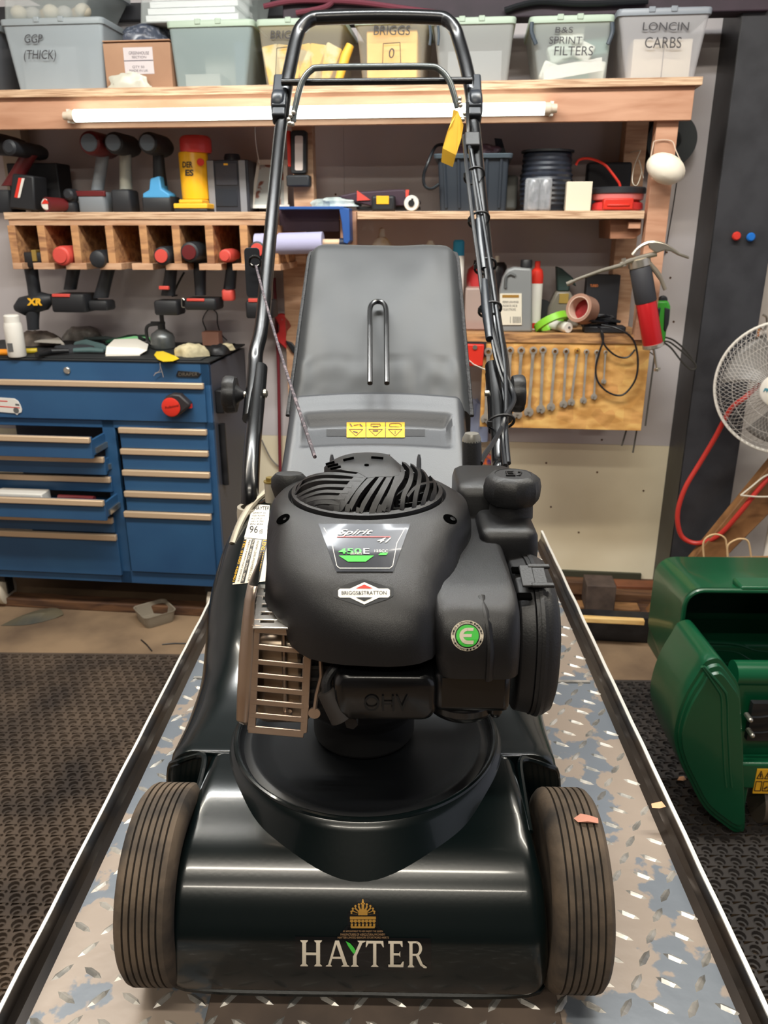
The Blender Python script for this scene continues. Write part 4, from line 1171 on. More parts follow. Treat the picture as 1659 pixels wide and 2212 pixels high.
# knobs and clamp
for px, py, s_ in ((498, 852, -1), (1118, 850, 1)):
    q = mY(px, py, 1.245)
    b = B(); n_ = 40; lp = []
    for r, h in ((0.006,-0.022),(0.012,-0.014),(0.016,-0.010),(0.0285,-0.009),(0.0300,-0.003),(0.0300,0.006),(0.027,0.010),(0.012,0.011),(0.0001,0.011)):
        lp.append([q + V((s_*h, (r - (0.0022 if (k % 8 < 2 and r > 0.02) else 0))*math.cos(2*pi*k/n_), (r - (0.0022 if (k % 8 < 2 and r > 0.02) else 0))*math.sin(2*pi*k/n_))) for k in range(n_)])
    b.loft(lp); kn = part(mw, 'clamp_knob', b, pls2, ang=40)
    part(kn, 'stud', B().cyl(q + V((-s_*0.014,0,0)), q + V((-s_*0.052,0,0)), 0.0052), zinc)
q = mY(574, 850, 1.235)
part(mw, 'bolt_head', B().lathe([(0.007,-0.003),(0.007,0.001),(0.004,0.003),(0.0001,0.0035)], q, 'X', 16), zinc)
for pts in ([mY(548,925,1.185), mY(549,870,1.235), mY(553,800,1.305)], [mY(1072,925,1.185), mY(1070,870,1.235), mY(1064,800,1.305)]):
    b = B(); 
    for i in range(2): pass
    b.tube(smooth_path(pts, 4), 0.0155, 12, flat=0.5); part(mw, 'handle_clamp', b, hm)

# ---- pull cord, eyelet and starter grip
q = mY(551, 565, 1.515)
b = B(); b.tube([q + V((0.011*math.cos(a), 0, 0.009*math.sin(a))) for a in [2*pi*k/16 for k in range(16)]], 0.0028, 8, closed=True)
b.tube(smooth_path([q + V((0.012,0,-0.003)), q + V((0.024,0.004,-0.006)), q + V((0.026,0.006,-0.016)), q + V((0.018,0.004,-0.022)), q + V((0.011,0,-0.010))], 4), 0.0025, 8)
part(mw, 'rope_guide', b, blk)
b = B(); q2 = mY(544, 590, 1.54)
b.loft([[q2 + V((x*k, 0.012 + 0.014*(1 - k), z)) for x, z in [(a_*0.75, c_) for a_, c_ in rrect(-0.020, 0.020, -0.045, 0.045, 0.008, 4)]] for k in (1.0, 0.92)])
sg_ = part(mw, 'starter_grip', b, mat('grip_rubber', S(34,38,46), 0.5), 0.002)
a_, c_ = mY(553, 575, 1.512), mY(680, 987, 0.84)
b = B(); n_ = 70
pts = []
for i in range(n_ + 1):
    t = i / n_; p = a_.lerp(c_, t); p.z -= 0.012 * math.sin(pi * t); pts.append(p)
b.tube(pts, 0.0022, 8)
cordo = part(mw, 'starter_cord', b, mat('braided_cord', S(112,100,104), 0.7, col2=S(60,54,60), nscale=170, nlo=0.42, nhi=0.5))
# ---- throttle lever post on the right
q = mY(1019, 945, 1.0); q1 = mY(1021, 1040, 1.0)
b = B().tube([q1 - V((0,0,0.02)), q1, q + V((0,0,-0.004)), q, q + V((0,0,0.004)), q + V((0,0,0.006))], [0.0135,0.0135,0.0125,0.0115,0.008,0.002], 20)
lv = part(mw, 'height_lever', b, pls2)
part(lv, 'end_cap', B().lathe([(0.0126,-0.006),(0.0122,-0.002),(0.009,0.0045),(0.0001,0.0062)], q + V((0,0,0.0012)), n=20), mat('cap_grey', S(120,118,112), 0.3, metal=0.3))
# ---- cables and ties
cbm = mat('cable_black', S(22,24,28), 0.35)
cables = [[(1008,228,1.76),(1010,300,1.74),(1020,380,1.66),(1032,470,1.58),(1044,560,1.50),(1054,650,1.42),(1062,740,1.33),(1076,800,1.28),(1094,850,1.24),(1098,880,1.20),(1075,935,1.12),(1042,985,1.03),(1035,1000,1.01)],
          [(1000,300,1.745),(1008,380,1.655),(1018,470,1.575),(1030,560,1.495),(1042,650,1.415),(1062,720,1.345),(1084,800,1.27),(1104,845,1.235),(1106,870,1.20),(1086,905,1.15),(1082,950,1.12),(1088,1005,1.06)],
          [(1016,330,1.70),(1038,460,1.59),(1060,600,1.455),(1074,700,1.37),(1086,780,1.29),(1090,850,1.22),(1090,930,1.14),(1095,1000,1.07)]]
for c in cables:
    part(mw, 'control_cable', B().tube(smooth_path([mY(*p) + V((0,-0.016,0.004)) for p in c], 6), 0.0036, 8), cbm)
for (x0, y0, Y0, x1, y1, Y1), r in (((1036,480,1.57,1046,585,1.48), .0068), ((1048,612,1.455,1058,735,1.335), .0085)):
    part(mw, 'cable_sleeve', B().tube([mY(x0,y0,Y0) + V((-0.004,-0.018,0.004)), mY((x0+x1)/2,(y0+y1)/2,(Y0+Y1)/2) + V((-0.004,-0.018,0.004)), mY(x1,y1,Y1) + V((-0.002,-0.018,0.004))], [r*0.9, r, r*0.8], 12), mat('sleeve_black', S(30,34,40), 0.3))
for px, py, Y_ in ((1026,380,1.665),(1036,475,1.58),(1050,575,1.495),(1060,668,1.405),(1084,910,1.155)):
    q = mY(px, py, Y_) + V((-0.002, -0.006, 0)); d = V((0, 0.72, 0.69)); 
    u = d.orthogonal().normalized(); w = d.cross(u)
    b = B().tube([q + u*0.021*math.cos(2*pi*k/20) + w*0.018*math.sin(2*pi*k/20) for k in range(20)], 0.0022, 6, closed=True)
    b.obox(q + V((-0.018,-0.012,0)), (0.007, 0.006, 0.008)); part(mw, 'cable_tie', b, pls2)
q = mY(1012, 310, 1.735); part(mw, 'cable_clip', B().obox(q + V((0.006,-0.014,0)), (0.030, 0.024, 0.036), Matrix.Rotation(R(-42), 3, 'X')), pls2, 0.003)
# ---- yellow tag tied to the handle
tg = [(979,236),(990,240),(1001,270),(996,300),(985,335),(978,361),(953,350),(956,320),(966,285),(975,262)]
front = [mY(x, y, 1.742 + 0.004*math.sin(y/18)) for x, y in tg]
b = B().loft([front, [p + V((0, 0.0008, 0)) for p in front]])
solo('paper_tag', 'long yellow paper tag tied high on the mower handle', 'tag', b, mat('yellow_tag', S(226,180,58), 0.5, col2=S(206,156,40), nscale=8), frame=FM, smooth=False)
# dry leaf on the right tyre
h = V((0.208, 0.582, 0.1805))
solo('dry_leaf', 'small pinkish dry leaf lying on the right front tyre', 'leaf', B().add([h + V(p) for p in ((-.011,0,0),(-.004,.004,.002),(.004,.003,.001),(.011,0,.0005),(.010,-.006,0),(0,-.006,.002),(-.008,-.005,0))], [tuple(range(7))]), mat('leaf_pink', S(190,130,110), 0.7), frame=FM, smooth=False)
# ================================================================ helpers working in the wall frame
def pbox(b, x0, y0, x1, y1, v0, v1):
    u0, u1, z0, z1 = WR(x0, y0, x1, y1, v0); return b.box(u0, u1, min(v0, v1), max(v0, v1), z0, z1)
def ppoly(b, pts, v0, v1):
    F_ = [W(x, y, v0) for x, y in pts]; return b.loft([F_, [V((p.x, v1, p.z)) for p in F_]])
def plathe(b, xc, prof, v, n=20):
    """vertical turned shape; prof = (half width px, y px) from top to bottom"""
    yb = prof[-1][1]; o = W(xc, yb, v); px = abs(W(xc + 50, yb, v).x - o.x) / 50
    xc0 = o.x
    return b.lathe([(max(1e-4, r * px), W(xc, y, v).z - o.z) for r, y in prof][::-1], o, n=n)
def pface(b, xc, yc, prof, v, n=24, yaw=0.0):
    """turned shape pointing at the viewer; prof = (radius px, offset in v)"""
    o = W(xc, yc, v); px = abs(W(xc + 50, yc, v).x - o.x) / 50
    return b.lathe([(max(1e-4, r * px), h) for r, h in prof], o, 'Y', n, M=Matrix.Rotation(yaw, 3, 'Z'))
def ptube(b, pts, v, r, n=8, k=6, **kw):
    P = [W(p[0], p[1], p[2] if len(p) > 2 else v) for p in pts]
    return b.tube(smooth_path(P, k), r, n, **kw)
def ptext(b, s, x0, y0, x1, y1, v, slant=0, **kw):
    """lettering in the plane v; x0,y0 lower left, x1,y1 upper right, in pixels"""
    return text_quad(b, s, W(x0, y0, v), W(x1, y0 + slant, v), W(x0, y1, v), 0.0006, **kw)

# ================================================================ BLUE TOOL CABINET
blue = mat('blue_enamel', S(44,84,122), 0.45, col2=S(38,74,112), nscale=3)  # blue slightly muted, background haze put into the colour
blue_d = mat('blue_enamel_dark', S(16,50,96), 0.45)
grip_a = mat('drawer_pull_metal', S(206,180,150), 0.4, metal=0.3)  # aluminium; the beige puts warm reflected light into the colour
liner = mat('cabinet_top_rubber', S(30,32,34), 0.7, bump=0.2)
cu1 = -0.590; cu0 = -1.56; cz0 = 0.145; cz1 = 0.957; cv = -0.46
cab = thing('tool_cabinet', 'wide blue steel tool cabinet with pale drawer pulls and two drawers left open', 'tool cabinet', (-1.07, -0.24, 0))
b = B()
b.box(cu0, cu1, cv, cv+0.02, cz0, cz0+0.05); b.box(cu0, cu1, cv, cv+0.02, cz1-0.075, cz1)
dv0, dv1 = W(236, 1050, cv).x, W(262, 1050, cv).x
b.box(dv0, dv1, cv, cv+0.02, cz0, 0.78); b.box(cu1-0.03, cu1, cv, cv+0.02, cz0, cz1)
b.box(cu0, cu1, cv, cv+0.02, W(200,905,cv).z-0.03, W(200,905,cv).z)
part(cab, 'front_frame', b, blue, 0.002)
b = B().box(cu1-0.012, cu1, cv+0.02, -0.03, cz0, cz1-0.01).box(cu0, cu1, -0.04, -0.03, cz0, cz1-0.01).box(cu0, cu1, cv+0.02, -0.03, cz0, cz0+0.02)
part(cab, 'carcass', b, mat('cabinet_side', S(70,72,80), 0.5), 0.002)
b = B().box(cu0, cu1+0.004, cv-0.004, -0.03, cz1, cz1+0.006); b.box(cu0, cu1-0.03, cv+0.012, -0.04, cz1+0.006, cz1+0.010)
part(cab, 'top_mat', b, liner, 0.002)
q = W(478, 900, cv+0.1)
part(cab, 'side_rail', B().tube([(cu1+0.012, cv+0.06, 0.74),(cu1+0.012, cv+0.06, 0.52)], 0.012, 12), black_s)
part(cab, 'side_pocket', B().box(cu1, cu1+0.03, cv+0.04, cv+0.2, 0.78, 0.86), black_s, 0.004)
def drawer(x0, y0, x1, y1, out=0.0, vv=None, ph=11):
    v0 = cv - 0.012 - out
    u0, u1, z0, z1 = WR(x0, y0, x1, y1, v0)
    b = B().box(u0, u1, v0, v0+0.012, z0, z1)
    if out > 0.01:
        b.box(u0+0.004, u0+0.012, v0+0.012, cv+0.1, z0+0.006, z1-0.012); b.box(u1-0.012, u1-0.004, v0+0.012, cv+0.1, z0+0.006, z1-0.012); b.box(u0+0.01, u1-0.01, v0+0.012, cv+0.1, z0+0.006, z0+0.012)
    d = part(cab, 'drawer', b, blue, 0.0015)
    px = (z1 - z0) / (y1 - y0)
    part(d, 'drawer_pull', B().box(u0, u1, v0-0.012, v0+0.004, z1-ph*px, z1+0.002), grip_a, 0.003)
    if out > 0.01:
        part(d, 'runner', B().box(u1-0.004, u1+0.003, v0+0.03, cv+0.1, z0+0.012, z0+0.03), zinc)
    return (u0, u1, v0, z0, z1)
drawer(-420, 820, 443, 902)
d1 = drawer(-400, 937, 197, 982, 0.10)
drawer(-400, 978, 226, 1016, 0.03)
drawer(-400, 1020, 240, 1052)
d4 = drawer(-400, 1070, 226, 1113, 0.10)
drawer(-400, 1106, 245, 1138)
drawer(-400, 1142, 256, 1228)
for y0, y1 in ((926, 970), (972, 1016), (1018, 1062), (1064, 1106)): drawer(260 + (y0-926)*0.09, y0, 449 + (y0-926)*0.07, y1)
drawer(277, 1108, 462, 1238)
q = W(145, 800, cv-0.001)
part(cab, 'lock', B().lathe([(0.012,0.004),(0.0115,-0.004),(0.009,-0.006),(0.0001,-0.006)], q, 'Y', 20), zinc)
b = B(); ppoly(b, [(380,811),(384,801),(428,804),(434,808),(428,816),(384,815)], cv-0.004, cv+0.001)
bd_ = part(cab, 'maker_plate', b, black_s, 0.001, label='small dark maker plate')
b = B(); ptext(b, 'DRAPER', 386, 812, 427, 805, cv-0.0046); part(bd_, 'lettering', b, mat('plate_letter', S(120,112,100), 0.4, metal=0.5), smooth=False)
for u in (cu1-0.07, cu0+0.07):
    for v_ in (cv+0.07, -0.10):
        c_ = part(cab, 'caster', B().lathe([(0.05,-0.014),(0.056,-0.01),(0.056,0.01),(0.05,0.014)], (u, v_, 0.057), 'X', 24), mat('caster_grey', S(196,186,168), 0.5))
        part(c_, 'fork', B().box(u-0.022, u+0.022, v_-0.03, v_+0.03, 0.105, cz0).box(u-0.022, u-0.017, v_-0.02, v_+0.02, 0.05, 0.12).box(u+0.017, u+0.022, v_-0.02, v_+0.02, 0.05, 0.12), black_s)
# things in the open drawers
def in_drawer(name, label, cat, b, m, **kw): return solo(name, label, cat, b, m, **kw)
u0, u1, v0, z0, z1 = d1
in_drawer('pliers', 'red handled pliers lying in the upper open cabinet drawer', 'pliers', B().tube([(u1-0.16, v0+0.06, z0+0.045),(u1-0.13, v0+0.045, z0+0.05),(u1-0.10, v0+0.04, z0+0.046)], [.006,.009,.006], 10).tube([(u1-0.16, v0+0.06, z0+0.045),(u1-0.19, v0+0.065, z0+0.047)], .006, 8), red_m)
in_drawer('screwdriver', 'long steel screwdriver lying left in the upper open drawer', 'screwdriver', B().cyl((u1-0.42, v0+0.05, z0+0.046),(u1-0.27, v0+0.055, z0+0.046), 0.004, n=8).cyl((u1-0.27, v0+0.055, z0+0.046),(u1-0.2, v0+0.057, z0+0.046), 0.009, n=10), zinc)
u0, u1, v0, z0, z1 = d4
in_drawer('tool_box', 'white lidded box at the left of the lower open drawer', 'box', B().box(u1-0.42, u1-0.24, v0+0.03, v0+0.09, z0+0.012, z1+0.004), white_c, bev=0.004)
in_drawer('socket_set', 'dark red handled ratchet in the lower open drawer', 'ratchet', B().tube([(u1-0.19, v0+0.05, z1-0.014),(u1-0.12, v0+0.055, z1-0.012),(u1-0.06, v0+0.05, z1-0.014)], [.012,.008,.011], 10), mat('tool_dark_red', S(96,30,32), 0.4))

# magnets on the cabinet front
fv = cv - 0.013
b = B(); ppoly(b, [(-14,858),(30,861),(38,866),(43,874),(47,884),(46,891),(40,893),(37,897),(32,893),(-14,889)], fv-0.003, fv+0.0005)
van = thing('van_magnet', 'white van shaped magnet with red stripe on the blue top drawer', 'magnet', (W(20,880,fv).x, fv, W(20,893,fv).z))
part(van, 'body', b, white_c, 0.0008)
b = B(); ppoly(b, [(-14,876),(42,880),(43,882),(-14,878)], fv-0.0036, fv-0.003); ppoly(b, [(-2,865),(16,866),(16,868),(-2,867)], fv-0.0036, fv-0.003); part(van, 'red_stripe', b, red_m, smooth=False)
b = B(); ppoly(b, [(33,872),(41,873),(42,877),(33,876)], fv-0.0036, fv-0.003); pface(b, 36, 886, [(6,-0.001),(6,-0.0038),(0.1,-0.0038)], fv); part(van, 'window', b, mat('grey_print', S(90,90,90), 0.5))
tp_ = thing('tape_measure', 'red and black tape measure stuck on the front of the blue cabinet', 'tape measure', (W(380,900,fv).x, fv, W(380,900,fv).z))
b = B(); ppoly(b, [(350,868),(358,856),(372,851),(388,853),(400,864),(410,873),(408,880),(396,890),(382,901),(366,903),(354,894),(349,882)], fv-0.034, fv)
part(tp_, 'case', b, mat('tape_case', S(44,40,42), 0.5), 0.006)
b = B(); pface(b, 370, 879, [(19,0.0),(20,-0.004),(17,-0.006),(0.1,-0.006)], fv-0.034, 28); td = part(tp_, 'red_face', b, red_m)
b = B(); ptext(b, 'Professional', 357, 884, 386, 878, fv-0.0405, slant=-6); part(td, 'lettering', b, blackp, smooth=False)
b = B(); pbox(b, 403, 873, 413, 882, fv-0.02, fv-0.008); part(tp_, 'hook', b, red_m)

# ================================================================ CLUTTER ON THE CABINET TOP
zt = cz1 + 0.0101
def T(px, py): d = ray(px, py); return FWi @ (CP + d * ((zt - CAM_H) / d.z))   # point on cabinet top
p = T(38, 770); k = abs(T(138, 770).x - p.x) / 100
H_ = lambda y, v: W(38, y, v).z
sb = thing('spray_bottle', 'slim white bottle with tiny grey label at the left of the cabinet top', 'bottle', p)
part(sb, 'body', B().lathe([(17.5*k, 0), (19*k, 0.004), (19*k, 0.10), (17*k, 0.112)], p, n=24), white_c)
part(sb, 'cap', B().lathe([(16*k, 0.112), (16*k, 0.134), (14*k, 0.138), (0.0001, 0.138)], p, n=24), white_c)
part(sb, 'label_patch', B().box(p.x-0.012, p.x+0.006, p.y-19*k-0.0008, p.y-19*k+0.004, 0.02+p.z, 0.048+p.z), mat('grey_print', S(90,90,90), 0.5))
def lump(name, label, cat, px, py, w, h, d, m, seed=0, rot=0, rough=0.25, flat=True, n=14):
    """crumpled or soft thing resting on the cabinet top"""
    c = T(px, py); b = B(); k_ = abs(T(px+100, py).x - c.x)/100
    def f(s_, t):
        a, e = 2*pi*s_, pi/2*t
        r = (math.cos(e)) ** 0.6; q = 1 + rough * noise.noise(V((math.cos(a)*1.7 + seed, math.sin(a)*1.7, t*2)))
        x, y = math.cos(a)*r*w*k_/2*q, math.sin(a)*r*d/2*q
        return V((c.x + x*math.cos(rot) - y*math.sin(rot), c.y + d/2 + x*math.sin(rot) + y*math.cos(rot), c.z + 0.0005 + math.sin(e)*h*(1 + rough*noise.noise(V((x*60, y*60, seed))))))
    b.grid(24, 8, f); b.box(c.x-0.005, c.x+0.005, c.y+d/2-0.005, c.y+d/2+0.005, c.z, c.z+0.002)
    return solo(name, label, cat, b, m, (c.x, c.y + d/2, c.z), ang=60)
rag_m = mat('grey_rag', S(120,108,98), 0.8, col2=S(84,76,70), nscale=30)
lump('rag', 'large crumpled grey rag behind the white bottle', 'rag', 62, 748, 100, 0.045, 0.13, rag_m, 1)
lump('polythene_bag', 'clear grey polythene bag behind the pliers', 'bag', 170, 737, 90, 0.05, 0.10, mat('poly_bag', S(150,146,140), 0.35, col2=S(96,92,88), nscale=26), 5)
lump('shop_cloth', 'cream leather work glove in front of the oil can on the right', 'glove', 405, 772, 78, 0.038, 0.09, mat('cream_leather', S(196,184,150), 0.7, col2=S(150,140,112), nscale=24), 8)
lump('glove', 'small crumpled cream cloth near the right end of the cabinet top', 'cloth', 486, 758, 34, 0.022, 0.05, mat('cream_leather', (0,0,0)), 12)
lump('tool_pouch', 'black tool pouch at the right end of the cabinet top', 'pouch', 462, 768, 48, 0.03, 0.09, black_s, 4)
lump('cloth', 'dark folded cloth lying left of the grey clamp', 'cloth', 150, 762, 120, 0.020, 0.09, mat('dark_cloth', S(40,42,46), 0.8), 3)
c = T(446, 752)
solo('carton', 'small pinkish carton at the back right of the cabinet top', 'carton', B().box(c.x-0.035, c.x+0.028, c.y+0.06, c.y+0.11, c.z, c.z+0.05), mat('pink_card', S(176,128,110), 0.7), bev=0.002)
c = T(190, 735)
solo('plastic_tray', 'clear shallow plastic tray leaning at the back of the cabinet top', 'tray', B().loft([[V((c.x + x*s_, c.y + 0.14 + y, c.z + z)) for x, y in rrect(-0.085, 0.085, -0.03, 0.03, 0.02, 4)] for s_, y0_, z in ((0.92,0,0),(1,0,0.062),(1.03,0,0.066),(1.0,0,0.064),(0.9,0,0.004))]), mat('grey_clear', S(150,146,140), 0.3, alpha=0.75), bev=0)
c = T(130, 758)
paper = mat('paper_white', S(224,218,206), 0.7)
b = B().loft([[T(228,770)+V((0,0,z)), T(300,770)+V((0,0.01,z)), T(296,758)+V((0,0.02,z)), T(236,750)+V((0,0.03,z))] for z in (0.0008, 0.0022)])
b.loft([[T(228,768)+V((0,0,0.003)), T(232,765)+V((0,0.0,0.026)), T(300,766)+V((0,0.0,0.024)), T(318,766)+V((0,0.0,0.014)), T(300,769)+V((0,0,0.003))],
        [T(232,758)+V((0,0.05,0.004)), T(236,755)+V((0,0.05,0.030)), T(286,752)+V((0,0.05,0.028)), T(312,756)+V((0,0.04,0.015)), T(300,760)+V((0,0.05,0.004))]])
solo('folded_paper', 'folded white paper booklet in the middle of the cabinet top', 'paper', b, paper, ang=20)
b = B().loft([[T(76,752)+V((0,0,z)), T(140,756)+V((0,0,z)), T(128,742)+V((0,0,z)), T(110,740)+V((0,0,z))] for z in (0.021, 0.024)]); 
solo('card_sheet', 'dusty grey sheet of card resting on the dark cloth', 'card', b.box(c.x-.004, c.x+.004, c.y+.02, c.y+.03, c.z, c.z+0.021), mat('grey_card', S(170,164,154), 0.7), smooth=False)
b = B().loft([[T(x, y) + V((0, 0, z)) for x, y in ((333,768),(338,761),(352,760),(380,771),(387,776),(374,781),(352,782),(340,777))] for z in (0.001, 0.0025)])
solo('yellow_tag', 'yellow plastic tag on the front edge of the cabinet top', 'tag', b, mat('yellow_tag2', S(240,204,40), 0.4), smooth=False)
b = B(); v_ = cv - 0.012
ptube(b, [(345,780,cv+0.004),(346,786,v_),(345,800,v_),(335,808,v_),(332,812,v_)], v_, 0.0009, 5, 3); ptube(b, [(345,786,v_),(350,803,v_),(353,815,v_)], v_, 0.0009, 5, 3); ptube(b, [(335,806,v_),(350,803,v_)], v_, 0.0009, 5, 2)
solo('string', 'loose grey string hanging from the yellow tag over the cabinet edge', 'string', b, mat('string_grey', S(170,160,150), 0.8))
# clamp / pliers in dark green and grey
b = B()
P = [T(160,765), T(185,757), T(215,765)]
b.tube([T(158,752)+V((0,0.02,0.012)), T(180,754)+V((0,0.02,0.020)), T(215,760)+V((0,0.01,0.014)), T(232,762)+V((0,0,0.012))], [.010,.014,.016,.009], 12, flat=0.6)
b.tube([T(160,764)+V((0,0,0.012)), T(195,764)+V((0,0,0.014)), T(225,765)+V((0,0,0.012))], [.008,.010,.007], 12, flat=0.6)
solo('spring_clamp', 'grey green spring clamp lying on the cabinet top left of the paper', 'clamp', b, mat('clamp_green', S(70,92,92), 0.5))
b = B().tube([T(80,774)+V((0,0,0.012)), T(110,768)+V((0,0,0.014)), T(150,766)+V((0,0,0.013))], [.009,.012,.008], 12)
solo('torch', 'stubby black torch lying at the front of the cabinet top', 'torch', b, black_s)
b = B().tube([T(0,768)+V((0,0,0.011)), T(28,768)+V((0,0,0.011))], .011, 12)
solo('orange_tool', 'orange handled tool beside the white bottle', 'tool', b, mat('orange_plastic', S(240,150,40), 0.4))
b = B().tube([T(52,765)+V((0,0.01,0.009)), T(78,764)+V((0,0.01,0.009))], .009, 12)
solo('yellow_tool', 'yellow handled tool just right of the white bottle', 'tool', b, mat('yellow_plastic', S(196,170,40), 0.4))
for i, (xa_, ya_, xb_, yb_, c_, nm) in enumerate(((168,742,260,748,S(70,84,84),'grey green handled scraper among the tools at the back'),(215,752,310,738,S(40,84,60),'dark green handled pliers at the back of the cabinet top'),(235,752,320,748,S(120,190,130),'light green marker behind the folded paper'),(262,744,300,752,S(34,36,38),'black handled screwdriver behind the folded paper'))):
    b = B().tube([T(xa_,ya_)+V((0,0.06,0.010+0.004*i)), T((xa_+xb_)/2,(ya_+yb_)/2)+V((0,0.06,0.016+0.004*i)), T(xb_,yb_)+V((0,0.06,0.010+0.004*i))], [.006,.009,.006], 10)
    solo('hand_tool', nm, 'hand tool', b, mat('handtool%d' % i, c_, 0.5))
# oil can with pump spout
c = T(342, 757) + V((0, 0.05, 0)); k = abs(T(442, 757).x - T(342,757).x)/100
oc = thing('oil_can', 'grey metal pump oil can with black trigger on the cabinet top', 'oil can', c)
part(oc, 'can', B().lathe([(0.040,0),(0.043,0.004),(0.043,0.038),(0.038,0.052),(0.024,0.062),(0.016,0.068)], c, n=28), mat('can_metal', S(110,112,112), 0.35, metal=0.6, col2=S(80,84,84), nscale=12))
part(oc, 'pump', B().cyl(c+V((0,0,0.066)), c+V((0,0,0.088)), 0.013).obox(c+V((-0.012,0,0.090)), (0.05, 0.012, 0.010)).obox(c+V((0.004,0,0.11)), (0.012,0.012,0.04)).ball(c+V((0.004,0,0.132)), 0.011), black_s)
part(oc, 'handle', B().tube(smooth_path([c+V((-0.012,0,0.086)), c+V((-0.045,0,0.082)), c+V((-0.058,0,0.066)), c+V((-0.056,0,0.03)), c+V((-0.045,0,0.012))], 5), 0.006, 10), black_s)
b = B(); ptube(b, [(447,748,-0.12),(440,735,-0.06),(445,715,-0.03),(438,690,-0.02),(452,668,-0.02),(468,676,-0.03),(470,700,-0.03),(478,722,-0.04),(490,735,-0.08)], 0, 0.0022, 6)
b.tube([W(447,748,-0.12), V((W(447,748,-0.12).x, -0.12, zt+0.002))], 0.0022, 6)
solo('thin_cable', 'thin black cable rising from the cabinet top to the drills above', 'cable', b, cbm)

# ================================================================ DRILL RACK
rk = thing('drill_rack', 'pine shelf with slotted rack of hanging power tools above the cabinet', 'tool rack', (-0.9, -0.16, W(300, 583, -0.32).z))
V0 = -0.32
zt_r, zb_r = W(300, 458, V0).z, W(300, 474, V0).z
ur0, ur1 = W(8, 465, V0).x, W(592, 465, V0).x
part(rk, 'shelf_board', B().box(ur0, ur1, V0, -0.005, zb_r, zt_r), wood_e, 0.0015)
za, zb2 = W(300, 477, V0).z, W(300, 487, V0).z
part(rk, 'top_rail', B().box(ur0+0.012, ur1, V0+0.004, -0.01, zb2, zb_r+0.0), wood_a, 0.001)
zf, zf2 = W(300, 569, V0).z, W(300, 583, V0).z
ply_d = mat('rack_divider_ply', S(196,146,100), 0.6, col2=S(140,96,68), nscale=6, wood=True, stretch=(1,6,8))
slots = []
for x0, x1, fx0, fx1 in ((13,33,18,48),(77,96,72,118),(150,168,142,187),(224,242,215,262),(297,315,285,330),(368,385,358,405),(440,456,430,478),(515,530,502,548),(580,595,570,606)):
    uc = (W(x0+4, 520, V0).x + W(x1+4, 520, V0).x)/2
    part(rk, 'divider', B().box(uc-0.013, uc+0.013, V0+0.002, -0.02, zf, zb2), ply_d, 0.001)
    f0, f1 = W(fx0, 576, V0).x, W(fx1, 576, V0).x
    if x0 == 13: f0 = uc-0.013
    part(rk, 'foot_strip', B().box(f0, f1, V0, -0.03, zf2, zf), wood_a, 0.001)
part(rk, 'back_rail', B().box(ur0, ur1, -0.02, 0.0, zf2, zt_r-0.001), mat('rack_back', S(110,96,92), 0.7))

# ---- power tools
tool_blk = mat('tool_black', S(36,38,42), 0.5, bump=0.1); tool_red = mat('tool_red', S(204,76,66), 0.45); tool_dred = mat('tool_dark_red', S(96,30,32), 0.4)  # tool red muted to carry the background haze
tool_gry = mat('tool_grey', S(120,126,132), 0.5); bat_blk = mat('battery_black', S(30,31,34), 0.5)
def gripm(b, xt, yt, xb, yb_, v, wt, wb_, dt=0.045, db_=0.045, top=None, bot=None):
    a, c = W(xt, yt, v) if top is None else top, W(xb, yb_, v) if bot is None else bot; k_ = abs(W(xb+50, yb_, v).x - W(xb, yb_, v).x)/50
    lp = []
    for i in range(7):
        t = i/6; p = a.lerp(c, t); w = (wt + (wb_-wt)*t)*k_/2*(1 - 0.06*math.sin(pi*t)); d = (dt + (db_-dt)*t)/2
        lp.append([p + V((w*math.cos(2*pi*j/16), d*math.sin(2*pi*j/16), 0)) for j in range(16)])
    return b.loft(lp)
def bat(b, x0, y0, x1, y1, v, dep=0.10, skew=0):
    u0, u1, z0, z1 = WR(x0, y0, x1, y1, v - dep/2)
    return b.loft([[V((x, y, z)) for x, y in rrect(u0-e+skew*f, u1+e+skew*f, v-dep/2-e, v+dep/2+e, 0.008, 3)] for z, e, f in ((z0,-0.003,1),(z0+0.006,0,1),(z1-0.006,0,0),(z1,-0.004,0))])
def power_tool(name, label, v, head, grip_, battery, cols, group='power tools hanging in the rack', face=None, accent=None, dep=0.09, bump_=None, extra=None):
    hx, hy, hr, hl0, hl1 = head
    o = W(battery[0]/2 + battery[2]/2, battery[3], v)
    t = thing(name, label, 'power tool', o, group=group)
    ax = W(hx, hy, v + hl0); kx = abs(W(hx+50, hy, v + hl0).x - ax.x)/50; ax.y = v; rr = hr*kx
    part(t, 'motor_housing', B().lathe([(rr*0.6, hl0), (rr*0.92, hl0+0.006), (rr, hl0+0.02), (rr, hl1-0.03), (rr*0.8, hl1), (0.0001, hl1)], ax, 'Y', 24), cols[0])
    b = B(); prf_ = [(rr*0.74, hl0+0.004), (rr*0.70, hl0-0.003), (0.0001, hl0-0.004)] if face else [(0.0001, hl0+0.003), (rr*0.6, hl0+0.003), (rr*0.6, hl0+0.006)]
    part(t, 'end_cap', b.lathe(prf_, ax, 'Y', 20), face or cols[0])
    bt = W(grip_[0], grip_[1], v - dep*0.5); bt.y = v
    b = B(); gripm(b, hx, hy, grip_[0], grip_[1], v, grip_[2], grip_[3], top=V((ax.x, v, ax.z - rr*0.6)), bot=bt); part(t, 'grip', b, cols[1])
    b = B(); bat(b, *battery, v, dep); bb_ = part(t, 'battery', b, cols[2])
    if accent:
        b = B(); u0, u1, z0, z1 = WR(*accent[0], v - dep/2 - 0.002); b.box(u0, u1, v-dep/2-0.003, v-dep/2+0.01, z0, z1); part(bb_, 'stripe', b, accent[1], 0.002)
    if extra: extra(t)
    return t
VR = -0.24
